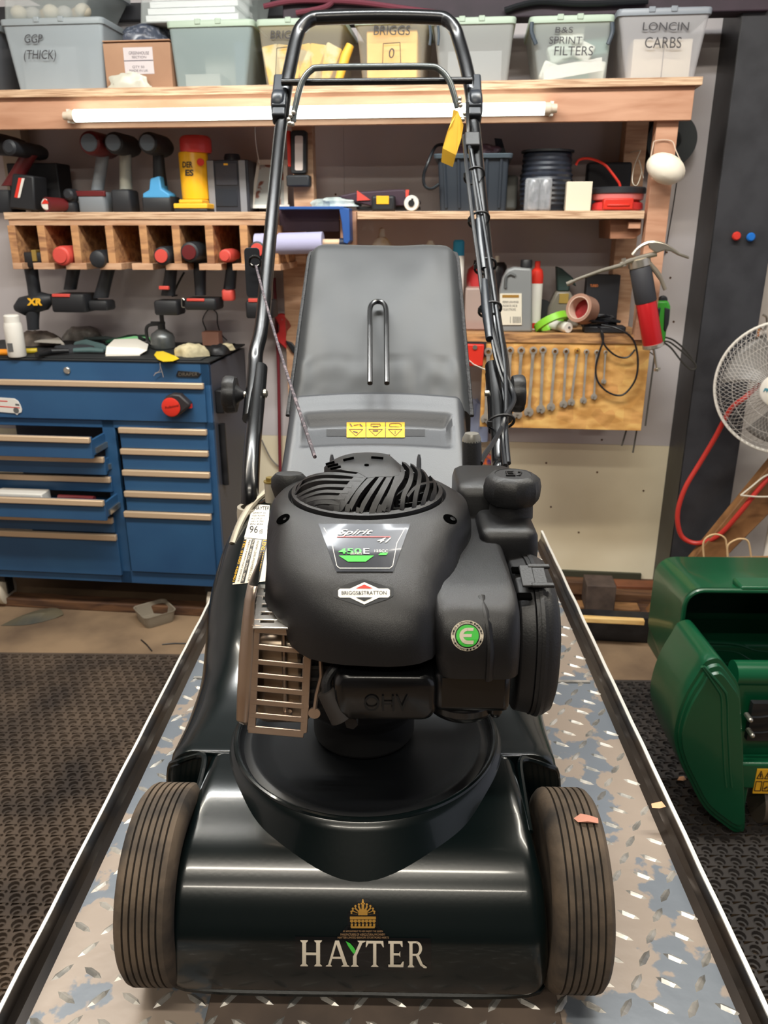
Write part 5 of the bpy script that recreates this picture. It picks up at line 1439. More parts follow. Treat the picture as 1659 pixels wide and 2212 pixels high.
power_tool('cordless_drill', 'red faced cordless tool with big black battery in second rack slot from the left', VR, (130, 553, 20, -0.10, 0.05), (135, 628, 30, 26), (110, 636, 183, 675), (tool_red, tool_blk, bat_blk), face=tool_red, accent=((112, 635, 150, 642), tool_red), dep=0.11)
power_tool('cordless_impact_driver', 'slim black cordless tool without red in third rack slot from the left', VR, (208, 560, 18, -0.10, 0.05), (208, 645, 28, 32), (189, 650, 232, 671), (tool_blk, tool_blk, bat_blk), dep=0.07)
power_tool('cordless_drill', 'black cordless tool with round red end cap and red collar in fifth rack slot', VR, (348, 553, 19, -0.10, 0.05), (354, 640, 24, 30), (332, 650, 384, 681), (tool_blk, tool_blk, bat_blk), face=tool_red, accent=((343, 618, 364, 626), tool_red), dep=0.08)
power_tool('cordless_impact_wrench', 'wide black cordless tool with red battery stripe and belt clip in sixth rack slot', VR, (408, 545, 21, -0.10, 0.05), (424, 640, 30, 22), (398, 645, 467, 670), (tool_blk, tool_blk, bat_blk), face=tool_dred, accent=((403, 645, 441, 651), tool_red), dep=0.09,
           extra=lambda t: part(t, 'belt_clip', (lambda b: ptube(b, [(398,648),(393,645),(393,662),(399,664)], VR-0.03, 0.002, 6))(B()), zinc))
power_tool('cordless_ratchet', 'narrow cordless tool with salmon red cap and red foot in seventh rack slot', VR, (485, 553, 14, -0.09, 0.04), (492, 625, 24, 26), (478, 625, 503, 650), (tool_red, tool_blk, tool_red), face=tool_red, dep=0.04)
power_tool('cordless_drill', 'black cordless drill with red end cap behind the mower handle in eighth rack slot', VR, (555, 540, 19, -0.10, 0.05), (562, 640, 26, 26), (530, 650, 588, 688), (tool_blk, tool_blk, bat_blk), face=tool_red, accent=((536, 645, 560, 653), tool_red), dep=0.09)
# yellow black drill hanging upside down
o = W(70, 710, VR)
t = thing('cordless_drill', 'black and yellow drill hanging by its battery end in the leftmost rack slot', 'power tool', o, group='power tools hanging in the rack')
b = B(); bat(b, 38, 545, 92, 578, VR, 0.09); part(t, 'battery', b, bat_blk)
b = B(); gripm(b, 66, 575, 76, 640, VR, 28, 26); part(t, 'grip', b, tool_blk)
b = B(); a, c = W(50, 662, VR), W(96, 650, VR); b.tube([a + V((-0.03,0,-0.006)), a, c, c + V((0.02,0,0.006)), c + V((0.032,0,0.008))], [0.012,0.033,0.032,0.020,0.016], 20); part(t, 'motor_housing', b, tool_blk)
b = B(); gripm(b, 70, 670, 72, 712, VR, 30, 22); part(t, 'chuck', b, tool_blk)
b = B(); ptext(b, 'XR', 58, 660, 92, 644, VR-0.036, bold=0.06); part(t, 'lettering', b, yel, smooth=False)
b = B(); pbox(b, 68, 540, 78, 565, VR-0.05, VR); part(t, 'yellow_latch', b, mat('dull_yellow', S(150,124,60), 0.5), 0.002)
b = B(); ptube(b, [(398,588),(385,612),(372,640)], -0.05, 0.004, 8); b.tube([W(372,640,-0.05), V((W(372,640,-0.05).x, 0, W(372,640,-0.05).z))], 0.003, 6)
solo('black_rod', 'thin black rod leaning on the wall between two hanging drills', 'rod', b, black_s)
# ---- tools standing on the rack shelf
zs = zt_r
def S_(y): return y
def shelf_bottom(t): pass
VS = -0.17
def stand_tool(label, v, head, grip_, battery, cols, face=None, accent=None, dep=0.09, nm='cordless_drill', extra=None):
    ybot = [y for y in range(380, 500) if W(battery[0], y, v - dep/2).z <= zs + 0.0015][0]
    battery = (battery[0], battery[1], battery[2], ybot)
    return power_tool(nm, label, v, head, grip_, battery, cols, 'power tools on the rack shelf', face, accent, dep, extra=extra)
hz = mat('tool_head_grey', S(104,116,126), 0.45)
stand_tool('red cordless drill with pale round front standing on the rack shelf', VS, (192, 308, 24, -0.10, 0.08), (198, 410, 26, 26), (168, 414, 226, 452), (tool_dred, tool_gry, tool_gry), face=hz, accent=((162, 412, 226, 424), tool_dred))
stand_tool('dark cordless drill with pale handle standing between red drill and blue footed drill', VS, (244, 308, 22, -0.09, 0.08), (262, 408, 24, 26), (240, 410, 282, 452), (tool_blk, mat('pale_grip', S(150,150,140), 0.6), tool_blk), face=hz, dep=0.08)
stand_tool('dark cordless drill with light blue foot standing on the rack shelf', VS, (318, 308, 22, -0.09, 0.08), (334, 400, 22, 30), (306, 424, 370, 452), (tool_blk, tool_blk, tool_blk), face=hz, dep=0.10,
           extra=lambda t: part(t, 'blue_foot', (lambda b: ppoly(b, [(324,386),(330,384),(344,380),(348,408),(366,420),(366,428),(308,428),(308,418),(322,410)], VS-0.05, VS+0.02))(B()), mat('light_blue', S(74,150,200), 0.5), 0.004))
# box of battery chargers
b = B(); pbox(b, 20, 352, 128, 452, -0.16, -0.062)
ch = thing('battery_charger', 'large black charger box at the left end of the rack shelf', 'charger', W(75, 452, -0.16) , group=None)
part(ch, 'housing', b, mat('charger_black', S(20,20,24), 0.6), 0.004)
o = W(50, 455, -0.26)
t = thing('battery_pack', 'tilted black battery pack with red and white stripe on the rack shelf', 'battery', (o.x, -0.25, zs))
b = B(); ppoly(b, [(26,374),(72,380),(76,456),(18,450)], -0.29, -0.20); part(t, 'case', b, bat_blk, 0.006)
b = B(); ppoly(b, [(40,384),(53,385),(41,428),(31,426)], -0.2915, -0.29); part(t, 'red_stripe', b, red_m, smooth=False); b = B(); ppoly(b, [(47,385),(53,385),(43,427),(38,427)], -0.292, -0.2915); part(t, 'white_stripe', b, white_c, smooth=False)
t = thing('small_torch', 'stubby dark red torch with white lens lying on the rack shelf', 'torch', (W(105,455,-0.27).x, -0.26, zs))
q = V((W(100,440,-0.29).x, -0.29, zs+0.025))
part(t, 'barrel', B().tube([q, q+V((0.02,0.04,0.0)), q+V((0.045,0.09,0))], [0.024,0.023,0.018], 20), tool_dred)
part(t, 'lens', B().lathe([(0.0001,-0.004),(0.016,-0.003),(0.019,0.001)], q, 'Y', 20), white_c)
part(t, 'red_wedge', B().add([q+V((-0.015,-0.005,0.002)), q+V((0.016,-0.005,0.002)), q+V((0.0,-0.0052,0.018))], [(0,1,2)]), red_m)
stand_tool('dark narrow cordless tool standing in front of the charger box', VS-0.04, (145, 420, 12, -0.04, 0.04), (146, 440, 20, 22), (132, 436, 160, 452), (tool_blk, tool_blk, tool_blk), dep=0.05, nm='cordless_screwdriver')
# drill half out of frame on the left
stand_tool('dark red cordless drill standing at the very left end of the rack shelf', VS-0.05, (18, 318, 16, -0.12, 0.10), (6, 400, 36, 40), (-30, 410, 22, 452), (tool_blk, tool_dred, tool_blk), dep=0.10,
           extra=lambda t: part(t, 'nose', (lambda b: b.tube([W(0,312,VS-0.05), W(36,318,VS-0.05), W(52,320,VS-0.05), W(56,320,VS-0.05)], [0.035,0.030,0.024,0.012], 20))(B()), tool_blk))
# wipes tub standing on a yellow battery
KT = abs(W(474,424,VS).x - W(424,424,VS).x)/50
t = thing('wipes_tub', 'yellow tub of cleaning wipes with red lid on the rack shelf', 'tub', (W(424,424,VS).x, VS, zs+0.0402))
b = B().lathe([(27*KT,0),(29*KT,0.004),(30*KT,W(424,334,VS).z-zs-0.0402),(29*KT,W(424,330,VS).z-zs-0.0402)], (W(424,424,VS).x, VS, zs+0.0402), n=32); tubb = part(t, 'body', b, mat('tub_yellow', S(240,178,28), 0.35))
b = B(); plathe(b, 424, [(26,294),(31,298),(33,304),(33,326),(31,331)], VS, 32); part(t, 'lid', b, mat('tub_red', S(206,66,66), 0.4))
Rt = abs(W(453,380,VS).x - W(424,380,VS).x)
def wrap_text(b, s, xa_, ya_, xb_, yb_, xc, v, Rr, lift=0.0008, **kw):
    vs_, fs_ = text2d(s, **kw); out = []; ax = W(xc, 424, v); cx_, cy_ = ax.x, v; O = FWi @ CP; Rm3 = FWi.to_3x3(); Rq = Rr + lift
    for x, y in vs_:
        d = Rm3 @ ray(xa_ + (xb_-xa_)*x, ya_ + (yb_-ya_)*y); ox, oy = O.x - cx_, O.y - cy_
        A_ = d.x**2 + d.y**2; B_ = ox*d.x + oy*d.y; C_ = ox*ox + oy*oy - Rq*Rq; q = B_*B_ - A_*C_
        t_ = (-B_ - math.sqrt(max(0, q))) / A_; out.append(O + d*t_)
    b.add(out, fs_)
b = B(); wrap_text(b, 'DER', 394, 362, 416, 349, 424, VS, KT*30.1, bold=0.03); wrap_text(b, 'ES', 400, 380, 418, 366, 424, VS, KT*30.1, bold=0.04); part(tubb, 'lettering', b, mat('navy_print', S(50,46,40), 0.5), smooth=False)
b = B(); q = W(434, 350, VS - Rt); pface(b, 433, 350, [(7.5,0.004),(7.5,-0.001),(0.1,-0.001)], VS-Rt+0.002); part(tubb, 'red_seal', b, red_m)
t = thing('battery_pack', 'yellow and black battery pack under the wipes tub', 'battery', (W(415,455,VS).x, VS-0.03, zs))
u0, u1, z0, z1 = WR(374, 425, 447, 453, VS-0.09)
b = B().box(u0, u1, VS-0.09, VS+0.03, zs, zs+0.012); part(t, 'base', b, bat_blk, 0.004)
b = B().box(u0, u1, VS-0.09, VS+0.03, zs+0.012, zs+0.028).box(u0+0.018, u1-0.018, VS-0.085, VS+0.045, zs+0.028, zs+0.040); part(t, 'cover', b, mat('battery_yellow', S(238,182,50), 0.45), 0.003)
# radio
t = thing('small_radio', 'grey and black desk radio with domed knob beside the wipes tub', 'radio', (W(495,450,-0.16).x, -0.12, zs))
u0, u1, z0, z1 = WR(450, 345, 538, 450, -0.18)
part(t, 'case', B().box(u0, u1, -0.18, -0.06, zs, z1), mat('radio_dark', S(44,46,54), 0.45), 0.004)
for xx0, xx1 in ((450, 464), (518, 532)):
    a0, a1, _, _ = WR(xx0, 345, xx1, 450, -0.18); part(t, 'silver_strip', B().box(a0, a1, -0.184, -0.18, zs+0.002, z1-0.002), mat('strip_grey', S(130,132,138), 0.4), 0.001)
b = B(); pbox(b, 466, 352, 512, 400, -0.183, -0.18); part(t, 'speaker_grille', b, mat('grille_dark', S(56,58,68), 0.6, bump=0.8, bscale=500), 0.001)
b = B(); pbox(b, 466, 408, 512, 446, -0.183, -0.18); part(t, 'control_panel', b, mat('radio_dark2', S(36,40,48), 0.4), 0.001)
b = B(); pbox(b, 483, 353, 492, 357, -0.1835, -0.183); part(t, 'badge', b, yel)
cxx = (u0+u1)/2; part(t, 'knob', B().lathe([(0.028,z1-zs),(0.028,z1-zs+0.012),(0.024,z1-zs+0.022),(0.0001,z1-zs+0.024)], (cxx-0.0,-0.12,zs), n=28), mat('radio_dark', (0,0,0)))
# white picture frame
t = thing('picture_frame', 'white picture frame leaning against the wall behind the mower handle', 'picture frame', (W(580,450,-0.14).x, -0.12, zs))
def fpoly(b, pts, v): 
    F_ = [W(x, y, v + (450-y)*0.0006) for x, y in pts]; b.loft([F_, [p + V((0,0.012,0)) for p in F_]])
b = B(); fpoly(b, [(540,450),(556,345),(562,345),(548,450)], -0.15); fpoly(b, [(556,345),(626,345),(626,356),(555,356)], -0.15); fpoly(b, [(541,442),(625,442),(625,450),(540,450)], -0.15); fpoly(b, [(612,345),(620,345),(622,450),(614,450)], -0.15)
part(t, 'frame', b, white_c)
b = B(); fpoly(b, [(546,444),(560,352),(616,352),(616,444)], -0.146); part(t, 'picture', b, mat('faded_picture', S(170,176,176), 0.5, col2=S(120,70,56), nscale=22, nlo=0.56, nhi=0.62))
# ================================================================ TIMBER SHELVING
VF = -0.36
sf = thing('shelf_unit', 'large timber wall shelving unit of planks and posts', 'shelving', (0.0, -0.18, 0.0))
zT, zT2, zT3 = W(1300, 170, VF-0.01).z, W(1300, 188, VF-0.01).z, W(1300, 262, VF).z
uR = W(1506, 215, VF).x
part(sf, 'top_shelf', B().box(-1.75, uR+0.006, VF-0.015, 0.0, zT2, zT), wood_e, 0.001)
part(sf, 'fascia_board', B().box(-1.75, uR-0.01, VF, VF+0.02, zT3, zT2), wood_b, 0.001)
part(sf, 'top_shelf_underside', B().box(-1.75, uR-0.02, VF+0.02, -0.01, zT2-0.012, zT2-0.001), wood_a)
pr0, pr1 = W(1402, 400, VF+0.02).x, W(1448, 400, VF+0.02).x
part(sf, 'post', B().box(pr0+0.004, pr1+0.004, VF+0.02, VF+0.07, W(1400,735,VF+0.02).z, zT2-0.012), wood_b, 0.001)
pi0 = W(1352, 300, -0.1).x
part(sf, 'post', B().box(pi0, pi0+0.07, -0.09, -0.0005, 0.75, zT2-0.012), wood_a, 0.001)
c0 = W(632, 350, -0.21).x; c1 = W(676, 350, -0.21).x
part(sf, 'post', B().box(c0, c1, -0.21, -0.16, W(650,448,-0.2).z, zT2-0.012), wood_a, 0.001)
part(sf, 'post', B().box(W(612,600,-0.06).x, W(662,600,-0.06).x, -0.06, -0.0005, 0.0505, W(650,448,-0.2).z), wood_a, 0.001)
l0 = W(20, 300, -0.05).x; part(sf, 'post', B().box(l0-0.03, l0+0.05, -0.06, -0.0005, zs+0.001, zT2-0.012), mat('cream_post', S(176,164,146), 0.7), 0.001)
# right middle shelf
zM, zM2 = W(1000, 456, -0.34).z, W(1000, 473, -0.34).z
uM0, uM1 = W(772, 465, -0.34).x, W(1392, 465, -0.34).x
part(sf, 'middle_shelf', B().box(uM0, uM1, -0.34, -0.0006, zM2, zM), wood_e, 0.001)
b = B(); ppoly(b, [(1318,474),(1386,474),(1384,505),(1370,516),(1318,516)], -0.30, -0.06); part(sf, 'bracket_block', b, mat('block_wood', S(150,104,78), 0.6, col2=S(120,82,60), nscale=8), 0.001)
b = B(); pbox(b, 1358, 480, 1384, 494, -0.325, -0.30); part(sf, 'bracket_block', b, wood_b, 0.001)
b = B(); pbox(b, 735, 457, 770, 540, -0.26, -0.24); part(sf, 'side_panel', b, wood_b, 0.001)
b = B(); pbox(b, 598, 474, 735, 540, -0.03, -0.0006); part(sf, 'back_panel', b, mat('dark_ply', S(96,76,72), 0.6))
b = B(); pbox(b, 590, 455, 772, 474, -0.24, -0.002); part(sf, 'middle_shelf', b, wood_a, 0.001)
# lower right shelf and OSB tool board
zL = W(1200, 722, -0.33).z; zL2 = W(1200, 741, -0.33).z
uL0, uL1 = W(1008, 730, -0.33).x, W(1400, 730, -0.33).x
part(sf, 'lower_shelf', B().box(uL0-0.5, uL1-0.012, -0.33, -0.0006, zL2, zL), mat('worn_shelf', S(190,142,92), 0.6, col2=S(120,84,56), nscale=9, wood=True, stretch=(1,5,6)), 0.001)
osb = mat('osb_board', S(222,172,102), 0.6, col2=S(188,136,72), nscale=14, nlo=0.38, nhi=0.62, detail=1.5, bump=0.15, bscale=40, stretch=(1,1,2.4))
# flake pattern of the board
_nt = osb.node_tree; _vo = _nt.nodes.new('ShaderNodeTexVoronoi'); _vo.inputs['Scale'].default_value = 26; _mx = _nt.nodes.new('ShaderNodeMixRGB'); _mx.blend_type = 'OVERLAY'; _mx.inputs['Fac'].default_value = 0.22
_tc2 = _nt.nodes.new('ShaderNodeTexCoord'); _nt.links.new(_tc2.outputs['Object'], _vo.inputs['Vector'])
_bs = _nt.nodes['Principled BSDF']; _src = _bs.inputs['Base Color'].links[0].from_socket
_nt.links.new(_src, _mx.inputs['Color1']); _bw = _nt.nodes.new('ShaderNodeRGBToBW'); _nt.links.new(_vo.outputs['Color'], _bw.inputs['Color']); _nt.links.new(_bw.outputs['Val'], _mx.inputs['Color2']); _nt.links.new(_mx.outputs['Color'], _bs.inputs['Base Color'])
zO0, zO1 = W(1200, 926, -0.325).z, zL2
uO0, uO1 = W(1040, 830, -0.325).x, W(1396, 830, -0.325).x
part(sf, 'tool_board', B().box(uO0, uO1, -0.325, -0.307, zO0, zO1), osb, 0.001)
part(sf, 'board_batten', B().box(uO0, uL1-0.02, -0.307, -0.27, zL2-0.03, zL2), wood_a)

# fluorescent tube on the fascia
q0, q1 = W(162, 249, VF-0.028), W(1176, 236, VF-0.028)
zz = (q0.z + q1.z)/2; q0.z = q1.z = zz
lt = thing('fluorescent_tube', 'glowing fluorescent tube along the front of the top shelf', 'light', (0, VF-0.02, zz-0.02))
part(lt, 'glass_tube', B().cyl(q0, q1, 0.0175, n=24), mat('fluorescent_glow', (1,1,1), 0.4, emit=(0.84, 1.0, 0.95), estr=4.2))
for q, s_ in ((q0, -1), (q1, 1)):
    part(lt, 'end_cap', B().tube([q, q+V((s_*0.018,0,0)), q+V((s_*0.0181,0,0)), q+V((s_*0.036,0,0))], [0.017,0.0165,0.013,0.012], 20), mat('cap_cream', S(206,190,170), 0.5))
part(lt, 'batten', B().box(q0.x-0.02, q1.x+0.02, VF-0.013, VF+0.0004, zz-0.016, zz+0.016), white_c, 0.002)
part(lt, 'lamp_clip', B().box(q0.x-0.026, q0.x-0.016, VF-0.03, VF, zz-0.019, zz+0.019), white_c); part(lt, 'lamp_clip', B().box(q1.x+0.016, q1.x+0.026, VF-0.03, VF, zz-0.019, zz+0.019), white_c)
b = B(); ptube(b, [(551,272,-0.34),(552,300,-0.30),(556,330,-0.2),(560,352,-0.16)], 0, 0.0016, 6)
solo('lamp_cable', 'thin pale cable dropping from the top shelf toward the picture frame', 'cable', b, mat('pale_cable', S(160,158,160), 0.6))

# ================================================================ STORAGE TUBS ON THE TOP SHELF
zTop = zT + 0.0004
def clear(nm, c, a, **kw): return mat(nm, c, 0.35, alpha=a, **kw)
def tub(label, x0, x1, y0, v, dep, body, lidm, xb0=None, xb1=None, group='lidded storage tubs on the top shelf', ybase=None, lid=True, z_base=None, lugs=True, open_=False):
    """tapered tub: rim from x0 to x1 at y0 (pixels, plane v), standing on the shelf"""
    zb = zTop if z_base is None else z_base
    yb = 186
    xb0 = x0 + (x1-x0)*0.09 if xb0 is None else xb0; xb1 = x1 - (x1-x0)*0.09 if xb1 is None else xb1
    a, c = W(x0, y0, v), W(x1, y0, v); d, e = W(xb0, yb, v), W(xb1, yb, v); zt_ = a.z
    t = thing('storage_tub', label, 'storage tub', ((d.x+e.x)/2, v+dep/2, zb), group=group)
    lp = []
    for s_, z in ((0.0, zb), (0.03, zb+0.004), (1.0, zt_)):
        l0, l1 = d.x + (a.x-d.x)*s_, e.x + (c.x-e.x)*s_; i_ = 0.014*(1-s_)
        lp.append([V((x, y, z)) for x, y in rrect(l0, l1, v+i_, v+dep-i_, 0.012, 3)])
    b = B().loft(lp, cap1=False); part(t, 'body', b, body, ang=50)
    if lid:
        h = 0.016
        b = B().loft([[V((x, y, z)) for x, y in rrect(a.x-e_, c.x+e_, v-e_, v+dep+e_, 0.014, 3)] for e_, z in ((0.004,zt_-0.010),(0.005,zt_+0.002),(0.003,zt_+0.007),(-0.004,zt_+0.009),(-0.008,zt_+0.004),(-0.009,zt_+0.004))])
        ld = part(t, 'lid', b, lidm, ang=30)
        if lugs:
            w = c.x - a.x
            for f_ in (0.36, 0.60): part(ld, 'lug', B().box(a.x+w*f_-0.009, a.x+w*f_+0.009, v-0.007, v+0.006, zt_-0.004, zt_+0.011), lidm, 0.002)
    t['_f'] = v
    return t, (d.x, e.x, zb, zt_)
def content(t, b, m, name='contents', **kw): return part(t, name, b, m, **kw)
pen = mat('marker_ink', S(52,50,54), 0.6)
c_grey = clear('tub_frost_grey', S(190,200,206), 0.6); c_clear = clear('tub_clear', S(220,228,226), 0.32); lid_g = mat('lid_pale_green', S(170,186,168), 0.45); lid_c = mat('lid_clear_grey', S(160,168,172), 0.4, alpha=0.85)
c_yel = clear('tub_yellow_cast', S(232,222,200), 0.25)
VT = -0.33
def write(t, lines, tilt=None):
    b = B()
    for s_, x0, y0, x1, y1 in lines: ptext(b, s_, x0, y0, x1, y1, VT-0.003, shear=0.1)
    part(t, 'handwriting', b, pen, smooth=False)
t, _ = tub('frosted tub marked GGP THICK on the left of the top shelf', 2, 220, 48, VT, 0.28, c_grey, lid_c, 36, 222)
content(t, B().box(_[0]+0.01, _[0]+0.19, VT+0.04, VT+0.25, _[2]+0.006, _[2]+0.13), mat('dull_contents', S(140,146,150), 0.7, col2=S(110,114,118), nscale=12))
content(t, B().box(_[1]-0.05, _[1]-0.015, VT+0.03, VT+0.25, _[2]+0.006, _[2]+0.12), mat('dark_contents', S(84,90,98), 0.7))
write(t, [('GGP', 53, 93, 92, 74), ('(THICK)', 52, 134, 121, 108)])
t, _2 = tub('unmarked clear tub of parts stacked on the tub marked GGP THICK', 5, 205, -40, VT+0.01, 0.26, c_clear, lid_c, z_base=_[3]+0.0095)
for i in range(7):
    q = V((_2[0]+0.04+0.035*i, VT+0.05+0.02*(i%3), _2[2]+0.004))
    content(t, B().ball(q+V((0,0,0.022)), 0.026, 10, (1,0.9,0.8)), mat('parts%d' % (i%3), (S(190,180,160), S(160,156,150), S(150,126,90))[i%3], 0.6))
t, _ = tub('smoky grey tub cut off by the left edge of the photo', -118, -8, 60, VT, 0.26, mat('tub_smoke', S(100,104,110), 0.4, alpha=0.8), lid_c)
# cardboard carton with bag on it
cb = thing('cardboard_carton', 'brown cardboard carton with printed white label on the top shelf', 'carton', (W(300,187,VT).x, VT+0.12, zTop))
u0, u1, z0, z1 = WR(226, 92, 370, 187, VT)
part(cb, 'box', B().box(u0, u1, VT, VT+0.24, zTop, z1), mat('cardboard', S(176,138,110), 0.75, col2=S(160,122,96), nscale=4), 0.002)
part(cb, 'flap', B().obox(((u0+u1)/2, VT+0.06, z1+0.003), (u1-u0, 0.12, 0.003), Matrix.Rotation(R(-3), 3, 'X')), mat('cardboard', (0,0,0)))
b = B(); pbox(b, 268, 102, 331, 160, VT-0.0012, VT); lb_ = part(cb, 'white_label', b, mat('label_lilac', S(206,196,196), 0.6), smooth=False)
b = B(); ptext(b, 'GREENHOUSE', 278, 118, 322, 111, VT-0.0013); ptext(b, 'SECTION', 285, 126, 316, 121, VT-0.0013); ptext(b, 'QTY 50', 286, 148, 312, 142, VT-0.0013); ptext(b, 'MADE IN UK', 280, 155, 320, 150, VT-0.0013)
b.box(W(268,130,VT).x, W(331,130,VT).x, VT-0.0018, VT-0.001, W(300,132,VT).z, W(300,130,VT).z)
part(lb_, 'lettering', b, mat('label_grey', S(110,104,110), 0.6), smooth=False)
def crumple(name, label, cat, x0, y0, x1, y1, v, dep, m, seed, zb=None, amp=0.35, parent=None):
    u0, u1, z0, z1 = WR(x0, y0, x1, y1, v)
    if zb is not None: z0 = zb
    cx_, cyv = (u0+u1)/2, v+dep/2; b = B()
    def f(s_, t):
        a = 2*pi*s_; e = pi/2*t; r = math.cos(e)**0.5
        q = 1 + amp*noise.noise(V((math.cos(a)*2+seed, math.sin(a)*2, t*2.5)))
        return V((cx_ + math.cos(a)*r*(u1-u0)/2*q, cyv + math.sin(a)*r*dep/2*q, z0 + 0.0003 + math.sin(e)*(z1-z0)*(1+amp*0.7*noise.noise(V((a*1.3, t*3, seed))))))
    b.grid(36, 10, f)
    if parent is not None: return part(parent, name, b, m, ang=30)
    return solo(name, label, cat, b, m, (cx_, cyv, z0), ang=30)
crumple('plastic_sack', 'shiny dark crumpled plastic sack on top of the cardboard carton', 'sack', 240, 44, 355, 92, VT+0.02, 0.16, mat('dark_poly', S(72,78,92), 0.25, col2=S(140,146,160), nscale=60, nlo=0.5, nhi=0.7), 2, z1+0.005)
crumple('plastic_wrap', 'small piece of clear plastic wrap in front of the cardboard carton', 'wrap', 228, 158, 318, 187, VF+0.0, 0.028, mat('pale_poly', S(196,194,180), 0.3), 9, zTop)
t, _ = tub('clear tub with pale green lid and white box inside on the top shelf', 362, 545, 52, VT, 0.28, clear('tub_clear_green', S(168,184,184), 0.6), lid_g)
content(t, B().box(_[0]+0.03, _[0]+0.14, VT+0.016, VT+0.12, _[2]+0.006, _[2]+0.042), white_c)
content(t, B().box(_[0]+0.06, _[1]-0.03, VT+0.13, VT+0.22, _[2]+0.006, _[2]+0.11), mat('pale_contents', S(196,194,184), 0.7))
content(t, B().box(_[1]-0.035, _[1]-0.006, VT+0.03, VT+0.2, _[2]+0.006, _[2]+0.13), mat('navy_contents', S(70,86,110), 0.7))
wt_, _w = tub('clear tub of folded white bags stacked on the pale green lidded tub', 302, 548, -60, VT+0.01, 0.24, c_clear, lid_c, 310, 540, z_base=_[3]+0.0095)
for i in range(5): content(wt_, B().box(_w[0]+0.02+0.008*i, _w[1]-0.03-0.01*(i%2), VT+0.03, VT+0.2, _w[2]+0.005+0.018*i, _w[2]+0.021+0.018*i), mat('bag_white', S(228,230,230), 0.6))
t, _ = tub('clear tub of yellow sachets marked BRIGGS partly behind the mower handle', 556, 742, 48, VT, 0.27, c_yel, lid_g)
yel_c = mat('yellow_contents', S(236,190,70), 0.5, col2=S(220,206,160), nscale=18, nlo=0.5, nhi=0.6)
for i in range(6):
    c = V((_[0]+0.02+(_[1]-_[0]-0.05)*i/5, VT+0.07, _[2]+0.065)); content(t, B().obox(c, (0.05, 0.08, 0.11), Matrix.Rotation(R(18*((i%3)-1)+8), 3, 'Y')), yel_c, bev=0.004)
write(t, [('BRIGGS', 584, 84, 655, 66)])
b = B()
for a_, c_ in (((595,166),(598,104)),((598,104),(634,100)),((634,100),(634,150))): ptube(b, [a_, c_], VT-0.002, 0.0011, 5, 1)
part(t, 'marker_outline', b, pen)
q = W(745, 130, VT+0.02)
solo('oil_sachet', 'tall yellow sachet tube leaning between the two yellow tubs', 'sachet', B().tube([V((W(730,186,VT+0.02).x, VT+0.02, zTop+0.012)), V((W(745,120,VT+0.02).x, VT+0.03, W(745,120,VT+0.02).z)), V((W(755,95,VT+0.02).x, VT+0.035, W(755,95,VT+0.02).z))], [0.012,0.015,0.012], 14), yel_c, bev=0)
t, _ = tub('clear tub of yellow packets marked BRIGGS with a boxed zero', 768, 925, 46, VT, 0.27, c_yel, lid_g)
content(t, B().box(_[0]+0.012, _[1]-0.016, VT+0.022, VT+0.2, _[2]+0.006, _[3]-0.02), mat('yellow_packets', S(244,190,96), 0.55, col2=S(240,206,120), nscale=7), bev=0.004)
content(t, B().box(_[0]+0.03, _[1]-0.03, VT+0.018, VT+0.024, _[2]+0.006, _[2]+0.022), mat('bright_yellow', S(240,206,60), 0.5))
write(t, [('BRIGGS', 807, 76, 886, 55), ('0', 840, 126, 852, 104)])
b = B()
for a_, c_ in (((826,150),(828,94)),((828,94),(864,92)),((864,92),(866,150))): ptube(b, [a_, c_], VT-0.002, 0.0011, 5, 1)
part(t, 'marker_outline', b, pen)
t, _ = tub('clear tub with pale green lid and nothing written right of the boxed zero tub', 935, 1112, 46, VT, 0.28, clear('tub_clear_grey', S(196,198,196), 0.5), lid_g)
content(t, B().box(_[0]+0.02, _[1]-0.02, VT+0.03, VT+0.22, _[2]+0.006, _[2]+0.09), mat('grey_contents', S(150,154,156), 0.7))
for xx in (927, 945):
    b = B(); ptube(b, [(xx,50),(xx+3,75),(xx+1,98)], VT-0.012, 0.004, 6, 3)
    part(t, 'handle_strap', b, mat('strap_dark', S(64,74,84), 0.5))
t, _ = tub('clear tub of green and white filters marked SPRINT FILTERS', 1147, 1325, 42, VT, 0.28, c_clear, lid_g)
for i, (dx, dz, c_, rr_) in enumerate(((0.03,0.03,S(226,226,214),20),(0.10,0.03,S(120,170,140),-14),(0.15,0.04,S(226,226,214),8),(0.05,0.085,S(196,208,196),-20),(0.11,0.09,S(226,226,214),24),(0.155,0.10,S(90,120,110),-8),(0.08,0.13,S(214,218,206),4))):
    content(t, B().obox((_[0]+0.012+dx, VT+0.06+0.01*(i%3), _[2]+dz), (0.07, 0.05, 0.05), Matrix.Rotation(R(rr_), 3, 'Y')), mat('filter%d' % i, c_, 0.7), bev=0.006)
content(t, B().obox(((_[0]+_[1])/2, VT+0.018, _[2]+0.035), (0.17, 0.004, 0.035), Matrix.Rotation(R(-8), 3, 'Y')), white_c)
write(t, [('B&S', 1199, 71, 1238, 58), ('SPRINT', 1186, 95, 1258, 79), ('FILTERS', 1197, 120, 1281, 100)])
for xx, s_ in ((1149, -1), (1322, 1)):
    b = B(); ptube(b, [(xx,48),(xx+s_*0.5,70),(xx-s_*9,96)], VT-0.006, 0.006, 6, 3); part(t, 'end_clip', b, mat('strap_dark', (0,0,0)))
t, _ = tub('frosted tub marked LONCIN CARBS at the right end of the top shelf', 1337, 1536, 26, VT, 0.28, clear('tub_frost_clear', S(206,204,206), 0.50), mat('lid_smoke', S(140,146,154), 0.35, alpha=0.9), 1352, 1500)
